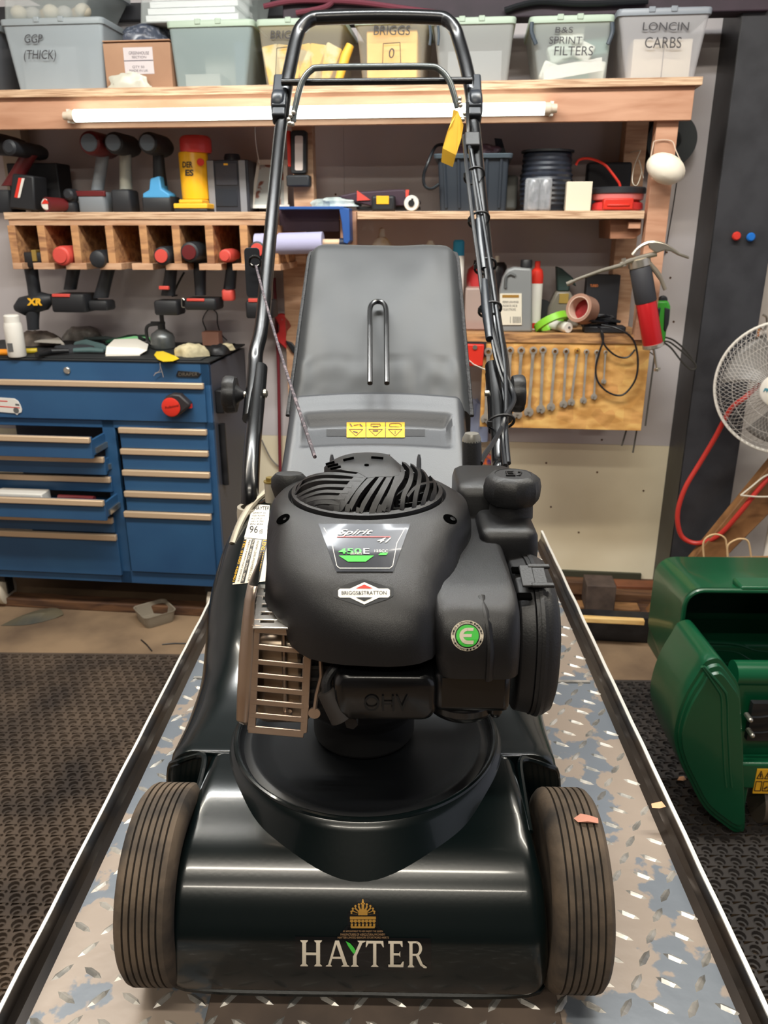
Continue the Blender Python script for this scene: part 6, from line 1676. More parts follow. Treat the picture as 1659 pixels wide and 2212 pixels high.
for x0, x1 in ((1366, 1432), (1434, 1500)):
    u0, u1, z0, z1 = WR(x0, 84, x1, 158, VT+0.03); content(t, B().box(u0, min(u1, _[1]-0.012), VT+0.03, VT+0.13, _[2]+0.006, z1), mat('cream_box', S(236,222,198), 0.6), bev=0.002)
b = B().box(_[0]+0.02, _[1]-0.01, VT-0.001, VT+0.012, _[2]+0.0005, _[2]+0.005); part(t, 'dark_base', b, black_s)
write(t, [('LONCIN', 1388, 66, 1489, 48), ('CARBS', 1393, 104, 1472, 80)])

# red hoses on the beam
for i, pts in enumerate((((570,14),(640,2),(760,4),(870,18),(960,30)), ((640,28),(700,16),(720,2)), ((1090,22),(1160,4),(1260,8),(1400,2)))):
    b = B(); ptube(b, pts, -0.235, 0.008, 8)
    solo('coiled_hose', ['long dark red hose looped along the beam above the mower handle','short end of dark red hose crossing the beam','thin dark cable drooping along the beam above the right tubs'][i], 'hose', b, mat('hose_dark_red', S(110,48,62), 0.5) if i < 2 else cbm)

# ================================================================ RIGHT MIDDLE SHELF
zm = zM + 0.0003
def base_of(px, v): return V((W(px, 456, v).x, v, zm))
# dewalt battery, knife, tape wheel
t = thing('multi_tool', 'dark pouch of tools with a red triangle lying on the middle shelf', 'tool', base_of(790, -0.24))
b = B(); ppoly(b, [(728,424),(770,414),(872,408),(885,420),(905,432),(905,440),(880,446),(800,446),(770,438)], -0.25, -0.15)
part(t, 'body', b, mat('plum_black', S(58,40,52), 0.5), 0.005); b = B(); ppoly(b, [(771,411),(800,432),(771,434)], -0.254, -0.25); part(t, 'red_triangle', b, tool_red)
b = B(); ppoly(b, [(876,410),(884,410),(882,426),(876,426)], -0.256, -0.25); part(t, 'red_tab', b, tool_red)
b = B(); ppoly(b, [(770,446),(905,446),(905,452),(770,452)], -0.24, -0.16); part(t, 'foot', b, black_s)
t = thing('battery_pack', 'black battery pack with yellow badge on the middle shelf', 'battery', base_of(828, -0.29))
b = B(); u0, u1, z0, z1 = WR(802, 422, 852, 455, -0.31); b.box(u0, u1, -0.31, -0.255, zm, z1); part(t, 'case', b, bat_blk, 0.008, seg=3)
b = B(); ppoly(b, [(813,423),(840,423),(840,441),(813,441)], -0.3125, -0.309); part(t, 'yellow_badge', b, yel, 0.001)
t = thing('tape_reel', 'small white reel with black centre on the middle shelf', 'reel', base_of(889, -0.30))
q = base_of(889, -0.30) + V((0,0,0.024)); part(t, 'reel', B().lathe([(0.022,-0.012),(0.024,-0.008),(0.024,0.008),(0.022,0.012)], q, 'Y', 28), white_c)
part(t, 'hub', B().lathe([(0.010,-0.016),(0.010,0.0),(0.0001,0.0)], q, 'Y', 16).obox(q+V((0.003,-0.014,0.003)), (0.006,0.006,0.022)), black_s)
crumple('plastic_bag', 'clear crumpled plastic bag on top of the blue paper roll holder', 'bag', 668, 426, 775, 446, -0.27, 0.10, mat('pale_poly2', S(150,164,166), 0.3, col2=S(196,204,200), nscale=30), 21, W(700,446,-0.27).z)
# black open bin with lead
t = thing('black_bin', 'black ribbed plastic bin of tangled leads on the middle shelf', 'bin', base_of(1022, -0.18))
ub0, ub1 = W(950, 456, -0.30).x, W(1093, 456, -0.30).x; ut0, ut1 = W(945, 334, -0.30).x, W(1100, 334, -0.30).x; zt_b = W(1020, 334, -0.30).z
b = B().loft([[V((x, y, z)) for x, y in rrect(a_, c_, -0.30+i_, -0.06-i_, 0.012, 3)] for a_, c_, z, i_ in ((ub0,ub1,zm,0.01),(ut0,ut1,zt_b,0))], cap1=False)
binm = mat('bin_black', S(42,48,56), 0.45); part(t, 'body', b, binm)
b = B().loft([[V((x, y, z)) for x, y in rrect(ut0-e_, ut1+e_, -0.30-e_, -0.06+e_, 0.014, 3)] for e_, z in ((0.0,zt_b-0.012),(0.010,zt_b-0.010),(0.012,zt_b),(0.010,zt_b+0.003),(-0.003,zt_b+0.003),(-0.004,zt_b-0.01))], cap0=False, cap1=False); part(t, 'rim', b, mat('bin_rim', S(70,80,88), 0.4))
for i in range(5):
    f_ = 0.1 + 0.2*i; xa_, xb_ = ub0 + (ub1-ub0)*f_, ut0 + (ut1-ut0)*f_
    b = B().tube([(xa_, -0.292, zm+0.01), (xb_, -0.301, zt_b-0.012)], 0.006, 8, flat=0.6); part(t, 'rib', b, binm)
crumple('cable_bundle', 'tangle of plum coloured leads heaped in the black bin', 'cables', 968, 306, 1085, 336, -0.27, 0.17, mat('plum_leads', S(96,72,84), 0.4, col2=S(160,140,146), nscale=40, nlo=0.5, nhi=0.7), 31)
b = B(); ptube(b, [(955,312,-0.24),(940,318,-0.28),(925,350,-0.315),(915,380,-0.315),(918,402,-0.315),(932,408,-0.315),(948,398,-0.306)], 0, 0.005, 8); b.tube([W(955,312,-0.24), W(985,322,-0.2)], 0.005, 8)
solo('power_lead', 'thick black lead looping out of the black bin', 'lead', b, cbm)
b = B(); ppoly(b, [(1068,298),(1084,300),(1094,336),(1074,336)], -0.16, -0.14)
solo('plastic_offcut', 'dark flat plastic piece sticking out of the black bin', 'offcut', b, binm)
b = B(); pbox(b, 1090, 378, 1118, 454, -0.16, -0.06); solo('grey_can', 'dull grey tin between the black bin and the cord spool', 'tin', b, mat('tin_grey', S(110,112,110), 0.5), bev=0.01)
# cord spool and packet
t = thing('line_spool', 'black spool of trimmer line wrapped in shiny film on the middle shelf', 'spool', base_of(1175, -0.19))
cx_, vv = base_of(1175, -0.20).x, -0.20; rr = abs(W(1235,400,-0.2).x - W(1175,400,-0.2).x); hh = W(1175, 326, -0.2).z - zm
part(t, 'flange', B().lathe([(rr*0.95,hh-0.006),(rr*0.95,hh),(0.0001,hh)], (cx_,vv,zm), n=36), tool_blk)
part(t, 'flange', B().lathe([(0.0001,0),(rr,0),(rr,0.006)], (cx_,vv,zm), n=36), tool_blk)
prf = []
for i in range(24): 
    z_ = 0.006 + (hh-0.012)*i/23; r_ = rr*(0.86 + 0.10*math.sin(pi*i/23)**0.5*(0.6 if i > 14 else 1)); prf += [(r_ - (0.003 if i % 2 else 0), z_)]
part(t, 'wound_line', B().lathe(prf, (cx_,vv,zm), n=36), mat('line_dark', S(40,44,54), 0.3))
t = thing('bulb_packet', 'clear packet with two silvery cylinders in front of the line spool', 'packet', base_of(1162, -0.31))
for px in (1149, 1176):
    b = B(); plathe(b, px, [(10,388),(13,394),(13,448),(11,455)], -0.30, 16); part(t, 'silver_roll', b, mat('crinkle_silver', S(150,150,154), 0.25, metal=0.5, col2=S(90,92,98), nscale=40))
b = B(); u0, u1, z0, z1 = WR(1134, 384, 1192, 455, -0.325); b.box(u0, u1, -0.325, -0.285, zm, z1); part(t, 'wrapper', b, mat('clear_wrap', S(220,222,226), 0.15, alpha=0.25), 0.006)
u0, u1, z0, z1 = WR(1223, 392, 1278, 455, -0.30)
solo('white_carton', 'plain cream carton standing on the middle shelf', 'carton', B().box(u0, u1, -0.30, -0.22, zm, z1), mat('cream_card', S(222,208,186), 0.6), bev=0.0015)
u0, u1, z0, z1 = WR(1266, 350, 1362, 456, -0.14)
solo('black_case', 'black plastic case at the back right of the middle shelf', 'case', B().box(u0, u1, -0.14, -0.093, zm, z1), mat('case_black', S(26,26,32), 0.6), bev=0.008)
t = thing('grease_tub', 'round red and black tub with clear band on the right of the middle shelf', 'tub', base_of(1335, -0.24))
q = base_of(1332, -0.24); part(t, 'body', B().lathe([(0.075,0),(0.080,0.006),(0.078,0.022),(0.066,0.030)], q, n=36), mat('clear_red', S(214,60,60), 0.3))
part(t, 'band', B().lathe([(0.068,0.030),(0.078,0.034),(0.080,0.05)], q, n=36), mat('pink_clear', S(210,120,116), 0.3))
part(t, 'lid', B().lathe([(0.080,0.05),(0.084,0.052),(0.084,0.066),(0.080,0.070),(0.0001,0.070)], q, n=36), tool_blk)
part(t, 'red_latch', B().box(q.x-0.055, q.x+0.035, q.y-0.086, q.y-0.05, zm+0.003, zm+0.036).box(q.x-0.045, q.x+0.025, q.y-0.090, q.y-0.08, zm+0.012, zm+0.020), red_m, 0.004)
b = B(); ptube(b, [(1244,357,-0.22),(1252,345,-0.22),(1275,343,-0.22),(1305,355,-0.22),(1325,378,-0.22),(1338,396,-0.22)], 0, 0.004, 8); 
q_ = W(1338,396,-0.22); b.tube([q_, V((q_.x+0.004, -0.22, zm+0.071))], 0.004, 8)
solo('red_strap', 'thin red cable tie arching up from the red and black tub', 'strap', b, red_m)
# work light on the centre post
t = thing('work_light', 'slim black and red LED work light hung on the centre post', 'work light', (W(643,403,-0.24).x, -0.22, W(643,403,-0.24).z))
b = B(); ppoly(b, rrect(628, 661, 281, 375, 6, 3), -0.245, -0.213); part(t, 'housing', b, tool_blk, 0.003)
b = B(); ppoly(b, rrect(637, 654, 293, 368, 3, 2), -0.248, -0.245); part(t, 'lens', b, mat('lens_white', S(220,206,200), 0.4))
b = B(); pbox(b, 620, 282, 628, 360, -0.24, -0.213); part(t, 'red_side', b, red_m, 0.002)
b = B(); pbox(b, 618, 378, 668, 403, -0.255, -0.212); part(t, 'base', b, tool_blk, 0.005)
# blue paper roll and holder
t = thing('paper_roll_holder', 'blue steel paper roll holder fixed under the middle shelf', 'roll holder', (W(680,450,-0.26).x, -0.24, W(680,540,-0.26).z))
bl2 = mat('holder_blue', S(44,84,150), 0.4)
b = B(); pbox(b, 592, 446, 742, 452, -0.33, -0.235); part(t, 'top_plate', b, bl2, 0.001)
b = B(); ppoly(b, [(732,448),(754,450),(756,520),(750,527),(742,524),(738,480)], -0.33, -0.26); part(t, 'end_arm', b, bl2, 0.002)
b = B(); pbox(b, 592, 453, 732, 500, -0.245, -0.24); part(t, 'back_plate', b, mat('holder_back', S(84,62,72), 0.5))
q0_, q1_ = W(585,528,-0.30), W(698,524,-0.30); q2_ = W(738,524,-0.30)
part(t, 'core_tube', B().cyl(q1_, q2_, 0.011, n=16), mat('core_cream', S(222,190,156), 0.6)); part(t, 'end_stop', B().cyl(q2_ - V((0.006,0,0)), q2_ + V((0.02,0,0)), 0.014, n=16), mat('stop_navy', S(40,46,66), 0.5))
solo('blue_paper_roll', 'roll of lilac blue paper towel on the blue holder', 'paper roll', B().tube([q0_ - V((0.05,0,0)), q1_], 0.034, 28), mat('lilac_paper', S(172,170,200), 0.8, bump=0.3, bscale=60))

# ================================================================ LOWER RIGHT SHELF
zl = zL + 0.0003
def lb_(px, v): return V((W(px, 722, v).x, v, zl))
def bottle(name, label, cat, xc, prof, v, m, capm=None, cap=None, extra=None):
    o = lb_(xc, v); o.x = W(xc, (prof[0][1]+prof[-1][1])/2, v).x
    t = thing(name, label, cat, o)
    px = abs(W(xc+50, 600, v).x - W(xc, 600, v).x)/50
    b = B().lathe([(max(1e-4, r*px), max(0, W(xc, y, v).z - zl)) for r, y in prof][::-1], o, n=24); part(t, 'body', b, m)
    if cap: b = B().lathe([(max(1e-4, r*px), W(xc, y, v).z - zl) for r, y in cap][::-1], o, n=20); part(t, 'cap', b, capm)
    if extra: extra(t, o, px)
    return t
VL = -0.20
YB = [y for y in range(640, 760) if W(1100, y, VL).z <= zl][0]
bottle('squeeze_bottle', 'cream and orange bottle with narrow nozzle standing behind the grass bag', 'bottle', 825, [(8,512),(14,518),(21,530),(22,560),(22,YB)], VL, mat('brownish_label', S(190,160,110), 0.4, col2=S(200,190,180), nscale=20), white_m, [(1,492),(6,494),(7,508),(8,512)])
bottle('small_bottle', 'small white nozzled bottle just showing above the grass bag', 'bottle', 928, [(6,524),(12,532),(14,560),(14,YB)], VL, white_m, white_m, [(5,520),(7,524)])
bottle('blue_cap_bottle', 'slim white bottle with turquoise cap beside the grass bag', 'bottle', 988, [(12,552),(13,556),(13,700),(13,YB)], VL, mat('white_plastic', S(226,222,214), 0.4), mat('turquoise', S(38,140,176), 0.4), [(9,518),(12,522),(12.5,552)])
bottle('oil_bottle', 'red and black oil bottle behind the clear jug', 'bottle', 1030, [(10,572),(22,582),(24,594),(24,660),(24,YB)], VL+0.06, mat('red_label', S(176,46,48), 0.4, col2=S(210,200,190), nscale=8), black_s, [(9,562),(10,572)])
bottle('black_bottle', 'black bottle with cream nozzle behind the mower cables', 'bottle', 1070, [(16,566),(22,574),(23,590),(23,YB)], VL+0.05, mat('shiny_black', S(34,32,34), 0.3), white_m, [(4,553),(6,566)])
t = thing('clear_jug', 'clear jug with a little red fluid left of the grey oil can', 'jug', lb_(1032, -0.24))
u0, u1, z0, z1 = WR(1004, 622, 1062, 722, -0.26)
part(t, 'body', B().box(u0, u1, -0.26, -0.18, zl, z1), mat('clear_pinkish', S(190,170,160), 0.3, alpha=0.6), 0.006)
part(t, 'fluid', B().box(u0+0.003, u1-0.003, -0.257, -0.183, zl+0.002, zl+0.026), mat('red_fluid', S(150,60,56), 0.3))
t = thing('oil_jug', 'grey plastic oil jug with handle and black cap on the lower shelf', 'jug', lb_(1112, -0.25))
gry_j = mat('jug_grey', S(126,128,128), 0.35)
yb_ = [y for y in range(640, 780) if W(1100, y, -0.29).z <= zl][0]
jp = [(1078,yb_),(1079,628),(1086,600),(1096,582),(1112,577),(1122,578),(1149,580),(1150,yb_)]
b = B(); ppoly(b, jp, -0.29, -0.23); part(t, 'body', b, gry_j, 0.008, seg=3)
b = B(); ptube(b, [(1092,622),(1093,600),(1102,592),(1113,596)], -0.2915, 0.005, 8); part(t, 'handle_hollow_shade', b, mat('jug_grey_shaded', S(84,86,86), 0.4))  # raised tube in darker grey paints the shade of the handle hollow
b = B(); pc = W(1137, 570, -0.26); b.lathe([(0.019,-0.012),(0.019,0.010),(0.017,0.013),(0.0001,0.013)], pc, n=24); part(t, 'cap', b, black_s)
b = B(); ppoly(b, [(1080,634),(1127,634),(1127,702),(1080,702)], -0.2935, -0.29); jl = part(t, 'label', b, mat('label_cream', S(216,208,190), 0.5), smooth=False)
b = B(); ppoly(b, [(1085,637),(1121,637),(1121,643),(1085,643)], -0.2942, -0.2935); part(jl, 'gold_band', b, mat('gold_band', S(150,112,50), 0.4), smooth=False)
b = B()
for i in range(3): ptext(b, ('PREMIUM LAWN MOWER', 'ENGINE OIL SAE 30', 'FOUR STROKE')[i], 1086, 655+i*8, 1120-3*i, 650+i*8, -0.2937)
ppoly(b, [(1102,684),(1103,684),(1103,698),(1102,698)], -0.294, -0.2935)
for k in range(6): ppoly(b, [(1108+k*3,684),(1109.5+k*3,684),(1109.5+k*3,698),(1108+k*3,698)], -0.294, -0.2935)
part(jl, 'lettering', b, mat('grey_print', (0,0,0)), smooth=False)
t = thing('spray_can', 'white aerosol can with red shoulder right of the grey oil jug', 'aerosol', lb_(1160, -0.19))
bb_ = lb_(1158, -0.19); pxx = abs(W(1210,640,-0.19).x - W(1160,640,-0.19).x)/50; cx0 = W(1157,640,-0.19).x; oo = V((cx0,-0.19,zl))
part(t, 'can', B().lathe([(14*pxx,0),(14*pxx,W(1160,600,-0.19).z-zl)], oo, n=24), mat('white_plastic', (0,0,0))); part(t, 'red_shoulder', B().lathe([(14.1*pxx,W(1160,612,-0.19).z-zl),(14.1*pxx,W(1160,596,-0.19).z-zl),(12*pxx,W(1160,584,-0.19).z-zl),(6*pxx,W(1160,578,-0.19).z-zl),(6*pxx,W(1160,564,-0.19).z-zl),(0.0001,W(1160,564,-0.19).z-zl)], oo, n=24), red_m)
part(t, 'foot_band', B().lathe([(14.3*pxx,0.004),(14.3*pxx,0.022)], oo, n=24, cap=False), red_m)
solo('black_disc', 'black plastic disc leaning behind the white aerosol can', 'disc', B().lathe([(0.0001,-0.006),(0.045,-0.006),(0.047,0),(0.045,0.006),(0.0001,0.006)], (W(1168,675,-0.13).x, -0.13, zl+0.047), 'Y', 28), tool_blk)
t = thing('spray_gun', 'dark green triggered spray bottle behind the brown tape roll', 'spray bottle', lb_(1215, -0.14))
yb2 = [y for y in range(640, 780) if W(1215, y, -0.14).z <= zl][0]
b = B(); ppoly(b, [(1202,628),(1232,628),(1250,664),(1250,yb2),(1180,yb2),(1184,664)], -0.15, -0.09); part(t, 'bottle', b, mat('smoky_clear', S(130,124,112), 0.3, alpha=0.8), 0.01)
b = B(); ppoly(b, [(1202,575),(1214,580),(1238,600),(1246,620),(1232,612),(1230,630),(1204,630)], -0.15, -0.10); part(t, 'trigger_head', b, mat('deep_green', S(44,62,60), 0.5), 0.006)
b = B(); pbox(b, 1208, 634, 1228, 655, -0.153, -0.15); part(t, 'yellow_label', b, mat('dull_yellow', (0,0,0)))
u0, u1, z0, z1 = WR(1264, 594, 1335, 722, -0.15)
t = thing('black_box', 'black cardboard box with orange lettering behind the tape roll', 'box', ((u0+u1)/2, -0.1, zl))
part(t, 'carton', B().box(u0, u1, -0.15, -0.093, zl, z1), mat('box_black', S(30,30,34), 0.55), 0.002)
b = B(); ptext(b, 'TURBO', 1275, 620, 1292, 614, -0.151, bold=0.03); part(t, 'lettering', b, mat('orange_print', S(190,110,60), 0.5), smooth=False)
# brown tape roll, green tape, white roll
c_ = W(1252, 668, -0.28); 
def ringroll(b, c, ro, ri_, w, M): return b.lathe([(ri_, -w/2), (ro, -w/2), (ro, w/2), (ri_, w/2), (ri_, -w/2)], c, 'Y', 36, cap=False, M=M)
t = thing('parcel_tape', 'brown parcel tape roll tilted on the lower shelf with red inside', 'tape', (c_.x, c_.y, c_.z-0.05))
Mr = Matrix.Rotation(R(-38), 3, 'Z') @ Matrix.Rotation(R(-14), 3, 'X')
part(t, 'roll', ringroll(B(), c_ + V((0.01,0,0)), 0.046, 0.036, 0.055, Mr), mat('tape_brown', S(160,122,104), 0.3), ang=30)
part(t, 'core', ringroll(B(), c_ + V((0.01,0,0)), 0.0365, 0.034, 0.056, Mr), mat('core_pink', S(206,178,160), 0.6), ang=30)
part(t, 'inner', B().lathe([(0.034,0.012),(0.0001,0.012)], c_ + V((0.01,0,0)), 'Y', 28, M=Mr), mat('inner_red', S(176,50,50), 0.5))
for px_, hh_ in ((1262, 0.02), (1240, 0.02)): pass
c_ = V((W(1192,690,-0.27).x, -0.26, zl+0.040))
Mr = Matrix.Rotation(R(-26), 3, 'Y') @ Matrix.Rotation(R(68), 3, 'X')
solo('green_reel', 'lime green plastic reel tilted on its side on the lower shelf', 'reel', ringroll(B(), V((c_.x, c_.y, zl+0.030)), 0.058, 0.040, 0.022, Mr), mat('lime_plastic', S(130,196,50), 0.35, alpha=0.92), ang=30)
q_ = V((W(1228,704,-0.29).x, -0.295, zl+0.0175)); t = thing('grease_tube', 'white tube lying end on at the front of the lower shelf', 'tube', (q_.x, q_.y, zl))
part(t, 'tube', B().tube([q_, q_+V((-0.012,0.02,0)), q_+V((-0.045,0.08,0))], [0.0165,0.0172,0.0160], 20), mat('white_plastic', (0,0,0)))
part(t, 'end_dimple', B().lathe([(0.0001,-0.001),(0.004,-0.001),(0.0045,0.001)], q_+V((0.002,0,0)), 'Y', 12), mat('grey_print', (0,0,0)))
# coiled cable and transformer
b = B(); pbox(b, 1262, 706, 1330, 722, -0.30, -0.24); 
t = thing('cable_adaptor', 'black adaptor with a heap of black cable at the right of the lower shelf', 'adaptor', lb_(1300, -0.27))
b = B().box(W(1262,715,-0.29).x, W(1352,715,-0.29).x, -0.29, -0.23, zl, zl+0.022); part(t, 'adaptor', b, tool_blk, 0.004)
b = B(); rr_ = random.Random(3); pts = []
for i in range(26): pts.append(V((W(1250+ (i*37 % 95),700,-0.28).x, -0.30+0.07*rr_.random(), zl+0.026+0.035*rr_.random()*(1-abs((i*37%95)-50)/80))))
b.tube(smooth_path(pts, 4), 0.004, 6); part(t, 'cable', b, cbm)
b = B(); ptube(b, [(1300,702,-0.31),(1330,708,-0.335),(1360,725,-0.345),(1374,750,-0.345),(1378,790,-0.345),(1370,825,-0.345),(1345,853,-0.345),(1315,848,-0.345),(1292,825,-0.345),(1287,795,-0.345),(1295,760,-0.345),(1303,735,-0.345),(1300,715,-0.34),(1292,705,-0.31)], 0, 0.0032, 8)
b.v and part(t, 'hanging_loop', b, cbm)
b = B(); ptube(b, [(1296,710,-0.335),(1306,745,-0.345),(1330,768,-0.345),(1355,772,-0.345),(1372,755,-0.345)], 0, 0.0030, 8); part(t, 'hanging_loop', b, cbm)

# spanners on the board
chrome = mat('spanner_chrome', S(176,168,158), 0.35, metal=0.35, col2=S(140,132,122), nscale=14)
def spanner(xt, yt, xb, yb_, rt, label, gold_=False):
    v = -0.334; a, c = W(xt, yt, v), W(xb, yb_, v)
    t = thing('combination_spanner', label, 'spanner', (c.x, v, c.z), group='combination spanners on the OSB board')
    k_ = abs(W(xt+50, yt, v).x - a.x)/50; r_ = rt*k_
    part(t, 'ring_end', B().lathe([(r_*0.55,-0.004),(r_,-0.003),(r_,0.003),(r_*0.55,0.004),(r_*0.55,-0.004)], a, 'Y', 18, cap=False), gold if gold_ else chrome)
    d = (c - a).normalized(); w = rt*0.34*k_*1.1
    n_ = V((d.z, 0, -d.x)); lp = []
    for t_, w_ in ((r_*0.8, w*1.3), (r_*1.8, w), ((c-a).length - r_*1.9, w), ((c-a).length - r_*0.9, w*1.5)):
        p = a + d*t_; lp.append([p + n_*w_ + V((0,-0.0025,0)), p - n_*w_ + V((0,-0.0025,0)), p - n_*w_ + V((0,0.0025,0)), p + n_*w_ + V((0,0.0025,0))])
    part(t, 'shank', B().loft(lp), chrome)
    R1 = r_*1.25; ps = []
    for i in range(15):
        an = pi*0.5 + R(28) + (2*pi - R(56))*i/14; ps.append((R1*math.cos(an+pi), R1*math.sin(an+pi)))
    ps += [(R1*0.45, -R1*0.9) if False else (ps[-1][0]*0.5, ps[-1][1]*0.9), (0.45*R1, 0.05*R1), (-0.45*R1, 0.05*R1), (ps[0][0]*0.5, ps[0][1]*0.9)]
    rr0 = math.atan2(d.x, -d.z) + R(12)
    P = [V((c.x + x*math.cos(rr0) + (y)*math.sin(rr0), v, c.z - x*math.sin(rr0)*-1*0 + (y*math.cos(rr0) - x*math.sin(rr0)))) for x, y in ps]
    part(t, 'open_jaw', B().loft([[p + V((0,-0.003,0)) for p in P], [p + V((0,0.003,0)) for p in P]]), chrome, smooth=False)
    b = B(); b.cyl(a + V((0,-0.004,r_*0.3)), a + V((0,0.0105,r_*0.3)), 0.0022, n=8); part(t, 'hook', b, black_s)
    return t
sp_ = [(1055,760,1049,905,9,'largest spanner, at the left end of the board behind the mower cable'),(1078,758,1072,902,8.5,'second spanner from the left, mostly behind the mower handle'),(1102,757,1098,898,8.5,'third spanner from the left on the tool board'),
       (1126,757,1118,895,8.5,'fourth spanner from the left, next to the black knob'),(1152,757,1142,890,8.5,'fifth spanner from the left on the tool board'),(1173,756,1168,884,8,'sixth spanner from the left on the tool board'),
       (1199,759,1190,879,7.5,'fifth spanner from the right on the tool board'),(1223,759,1217,873,7,'fourth spanner from the right, slightly leaning'),(1247,758,1234,869,6.5,'spanner with a brass coloured ring end'),
       (1267,760,1260,865,6,'third spanner from the right end of the row'),(1289,761,1283,857,5.5,'second smallest spanner on the tool board'),(1308,761,1304,824,4.5,'smallest spanner at the right end of the row')]
for i, a_ in enumerate(sp_): spanner(*a_, gold_=(i == 8))
# red plastic holder under the shelf
t = thing('red_holder', 'red plastic bracket hung at the left edge of the tool board', 'bracket', W(1026, 792, -0.345))
b = B(); ppoly(b, [(1006,744),(1046,745),(1043,791),(1006,791)], -0.350, -0.330); part(t, 'plate', b, red_m, 0.003)
b = B(); pface(b, 1026, 750, [(5,-0.002),(5,-0.004),(0.1,-0.004)], -0.350, 16); part(t, 'rivet', b, zinc)
b = B(); ptube(b, [(1000,768),(1024,788),(1052,800)], -0.356, 0.0022, 6, 1); part(t, 'pin', b, zinc)
b = B().box(uO0-0.06, uO0+0.01, -0.332, -0.322, W(1026,770,-0.33).z, zL2); part(t, 'hanger', b, tool_blk)
# hex rods below the board
for x0, y0, x1, y1, v_, lab in ((1414,768,1394,920,-0.318,'long thin dark rod hanging beside the tool board'),(1354,926,1343,963,-0.295,'left one of two thin rods poking out below the tool board'),(1376,926,1367,978,-0.295,'right one of two thin rods poking out below the tool board')):
    a, c = W(x0, y0, v_), W(x1, y1, v_)
    b = B().tube([a + (a-c).normalized()*(0.0 if y0 < 900 else 0.12), c], 0.0028, 6); b.tube([a, a + V((0, -v_-0.0 if y0 < 900 else 0.0, 0))], 0.002, 6) if y0 < 900 else None
    solo('metal_rod', lab, 'rod', b, mat('rod_dark', S(70,66,60), 0.5), V((c.x, c.y, c.z)))

# ================================================================ THINGS ON THE RIGHT POST
t = thing('dust_mask', 'white cup dust mask hanging on the right shelf post', 'dust mask', W(1438, 398, VF-0.03))
b = B(); c_ = W(1438, 364, VF-0.03)
Mm = Matrix.Rotation(R(25), 3, 'Y') @ Matrix.Rotation(R(-58), 3, 'X')
lp = []
for r_, h in ((0.056,0.0),(0.055,0.008),(0.050,0.022),(0.040,0.035),(0.022,0.044),(0.001,0.047)):
    lp.append([c_ + V((0,-0.0,0)) + Mm @ V((r_*1.0*math.cos(2*pi*k/28), r_*0.72*math.sin(2*pi*k/28), -h)) for k in range(28)])
b.loft(lp, cap0=False); part(t, 'cup', b, mat('mask_white', S(232,222,204), 0.8), ang=60)
b = B(); b.tube([c_ + Mm @ V((0.056*math.cos(2*pi*k/28), 0.041*math.sin(2*pi*k/28), 0)) for k in range(28)], 0.0025, 6, closed=True); part(t, 'rim', b, mat('mask_white', (0,0,0)))
b = B(); ptube(b, [(1404,348,VF-0.03),(1410,318,VF-0.01),(1416,304,VF+0.012),(1450,304,VF+0.012),(1460,325,VF-0.01),(1474,356,VF-0.03)], 0, 0.0014, 5, 4); part(t, 'elastic', b, mat('elastic', S(206,186,166), 0.7))
t = thing('wall_reel', 'large black plastic reel hanging on the wall behind the right post', 'reel', (W(1448,350,-0.05).x, -0.05, W(1448,350,-0.05).z))
c_ = W(1450, 304, -0.06); px_ = abs(W(1500,304,-0.06).x - c_.x)/50
part(t, 'flange', B().lathe([(0.0001,-0.012),(54*px_,-0.012),(55*px_,0),(54*px_,0.004),(0.0001,0.004)], c_, 'Y', 40), mat('reel_black', S(48,52,54), 0.4))
part(t, 'flange', B().lathe([(0.0001,0.03),(54*px_,0.03),(54*px_,0.04),(0.0001,0.04)], c_ + V((-0.02,0,0)), 'Y', 40), mat('reel_black', (0,0,0)))
part(t, 'hub', B().cyl(c_+V((0,-0.012,0)), c_+V((0,0.04,0)), 0.03, n=20).cyl(c_+V((0,-0.014,0)), c_+V((0,-0.0115,0)), 0.012, n=14), black_s)
part(t, 'hook', B().cyl(c_+V((0.0,0.06,0.0)), c_+V((0,-0.02,0.0)), 0.004, n=8), zinc)
b = B(); ptube(b, [(1462,392,-0.07),(1455,440,-0.03),(1445,500,-0.01),(1436,550,-0.006)], 0, 0.0018, 6)
solo('hanging_cable', 'thin black cord hanging down the wall from the black reel', 'cord', b, cbm, V((W(1440,550,0).x, -0.004, W(1440,550,0).z)))
b = B(); ptube(b, [(1384,325,-0.2),(1370,360,-0.2),(1366,392,-0.22),(1376,400,-0.22),(1386,370,-0.2),(1380,345,-0.2),(1390,385,-0.2)], 0, 0.0014, 5)
b.tube([W(1384,325,-0.2), V((pi0+0.02, -0.09, W(1384,322,-0.2).z))], 0.0014, 5)
solo('white_string', 'loop of thin white string hanging inside the right shelf post', 'string', b, white_m)
# grease gun
ax0, ax1 = W(1381, 566, -0.43), W(1412, 752, -0.43)
t = thing('grease_gun', 'red and black grease gun with steel lever hung on the right shelf post', 'grease gun', (ax1.x, -0.43, ax1.z))
dd = (ax1 - ax0)
def al(f_): return ax0 + dd*f_
rg = abs(W(1403,650,-0.43).x - W(1381,650,-0.43).x)
steel2 = mat('gun_steel', S(190,182,168), 0.28, metal=0.85)
part(t, 'barrel', B().tube([al(0.46), al(0.47), al(0.94), al(0.95)], [rg*0.97, rg, rg, rg*0.97], 28), mat('gun_red', S(190,34,38), 0.3, metal=0.3))
part(t, 'rubber_sleeve', B().tube([al(0.06), al(0.07), al(0.45), al(0.46)], [rg*1.0, rg*1.06, rg*1.06, rg*1.0], 28), mat('gun_sleeve', S(52,52,56), 0.6))
part(t, 'head', B().tube([al(-0.04), al(-0.03), al(0.05), al(0.06)], [rg*0.8, rg*1.08, rg*1.1, rg*1.0], 28), steel2)
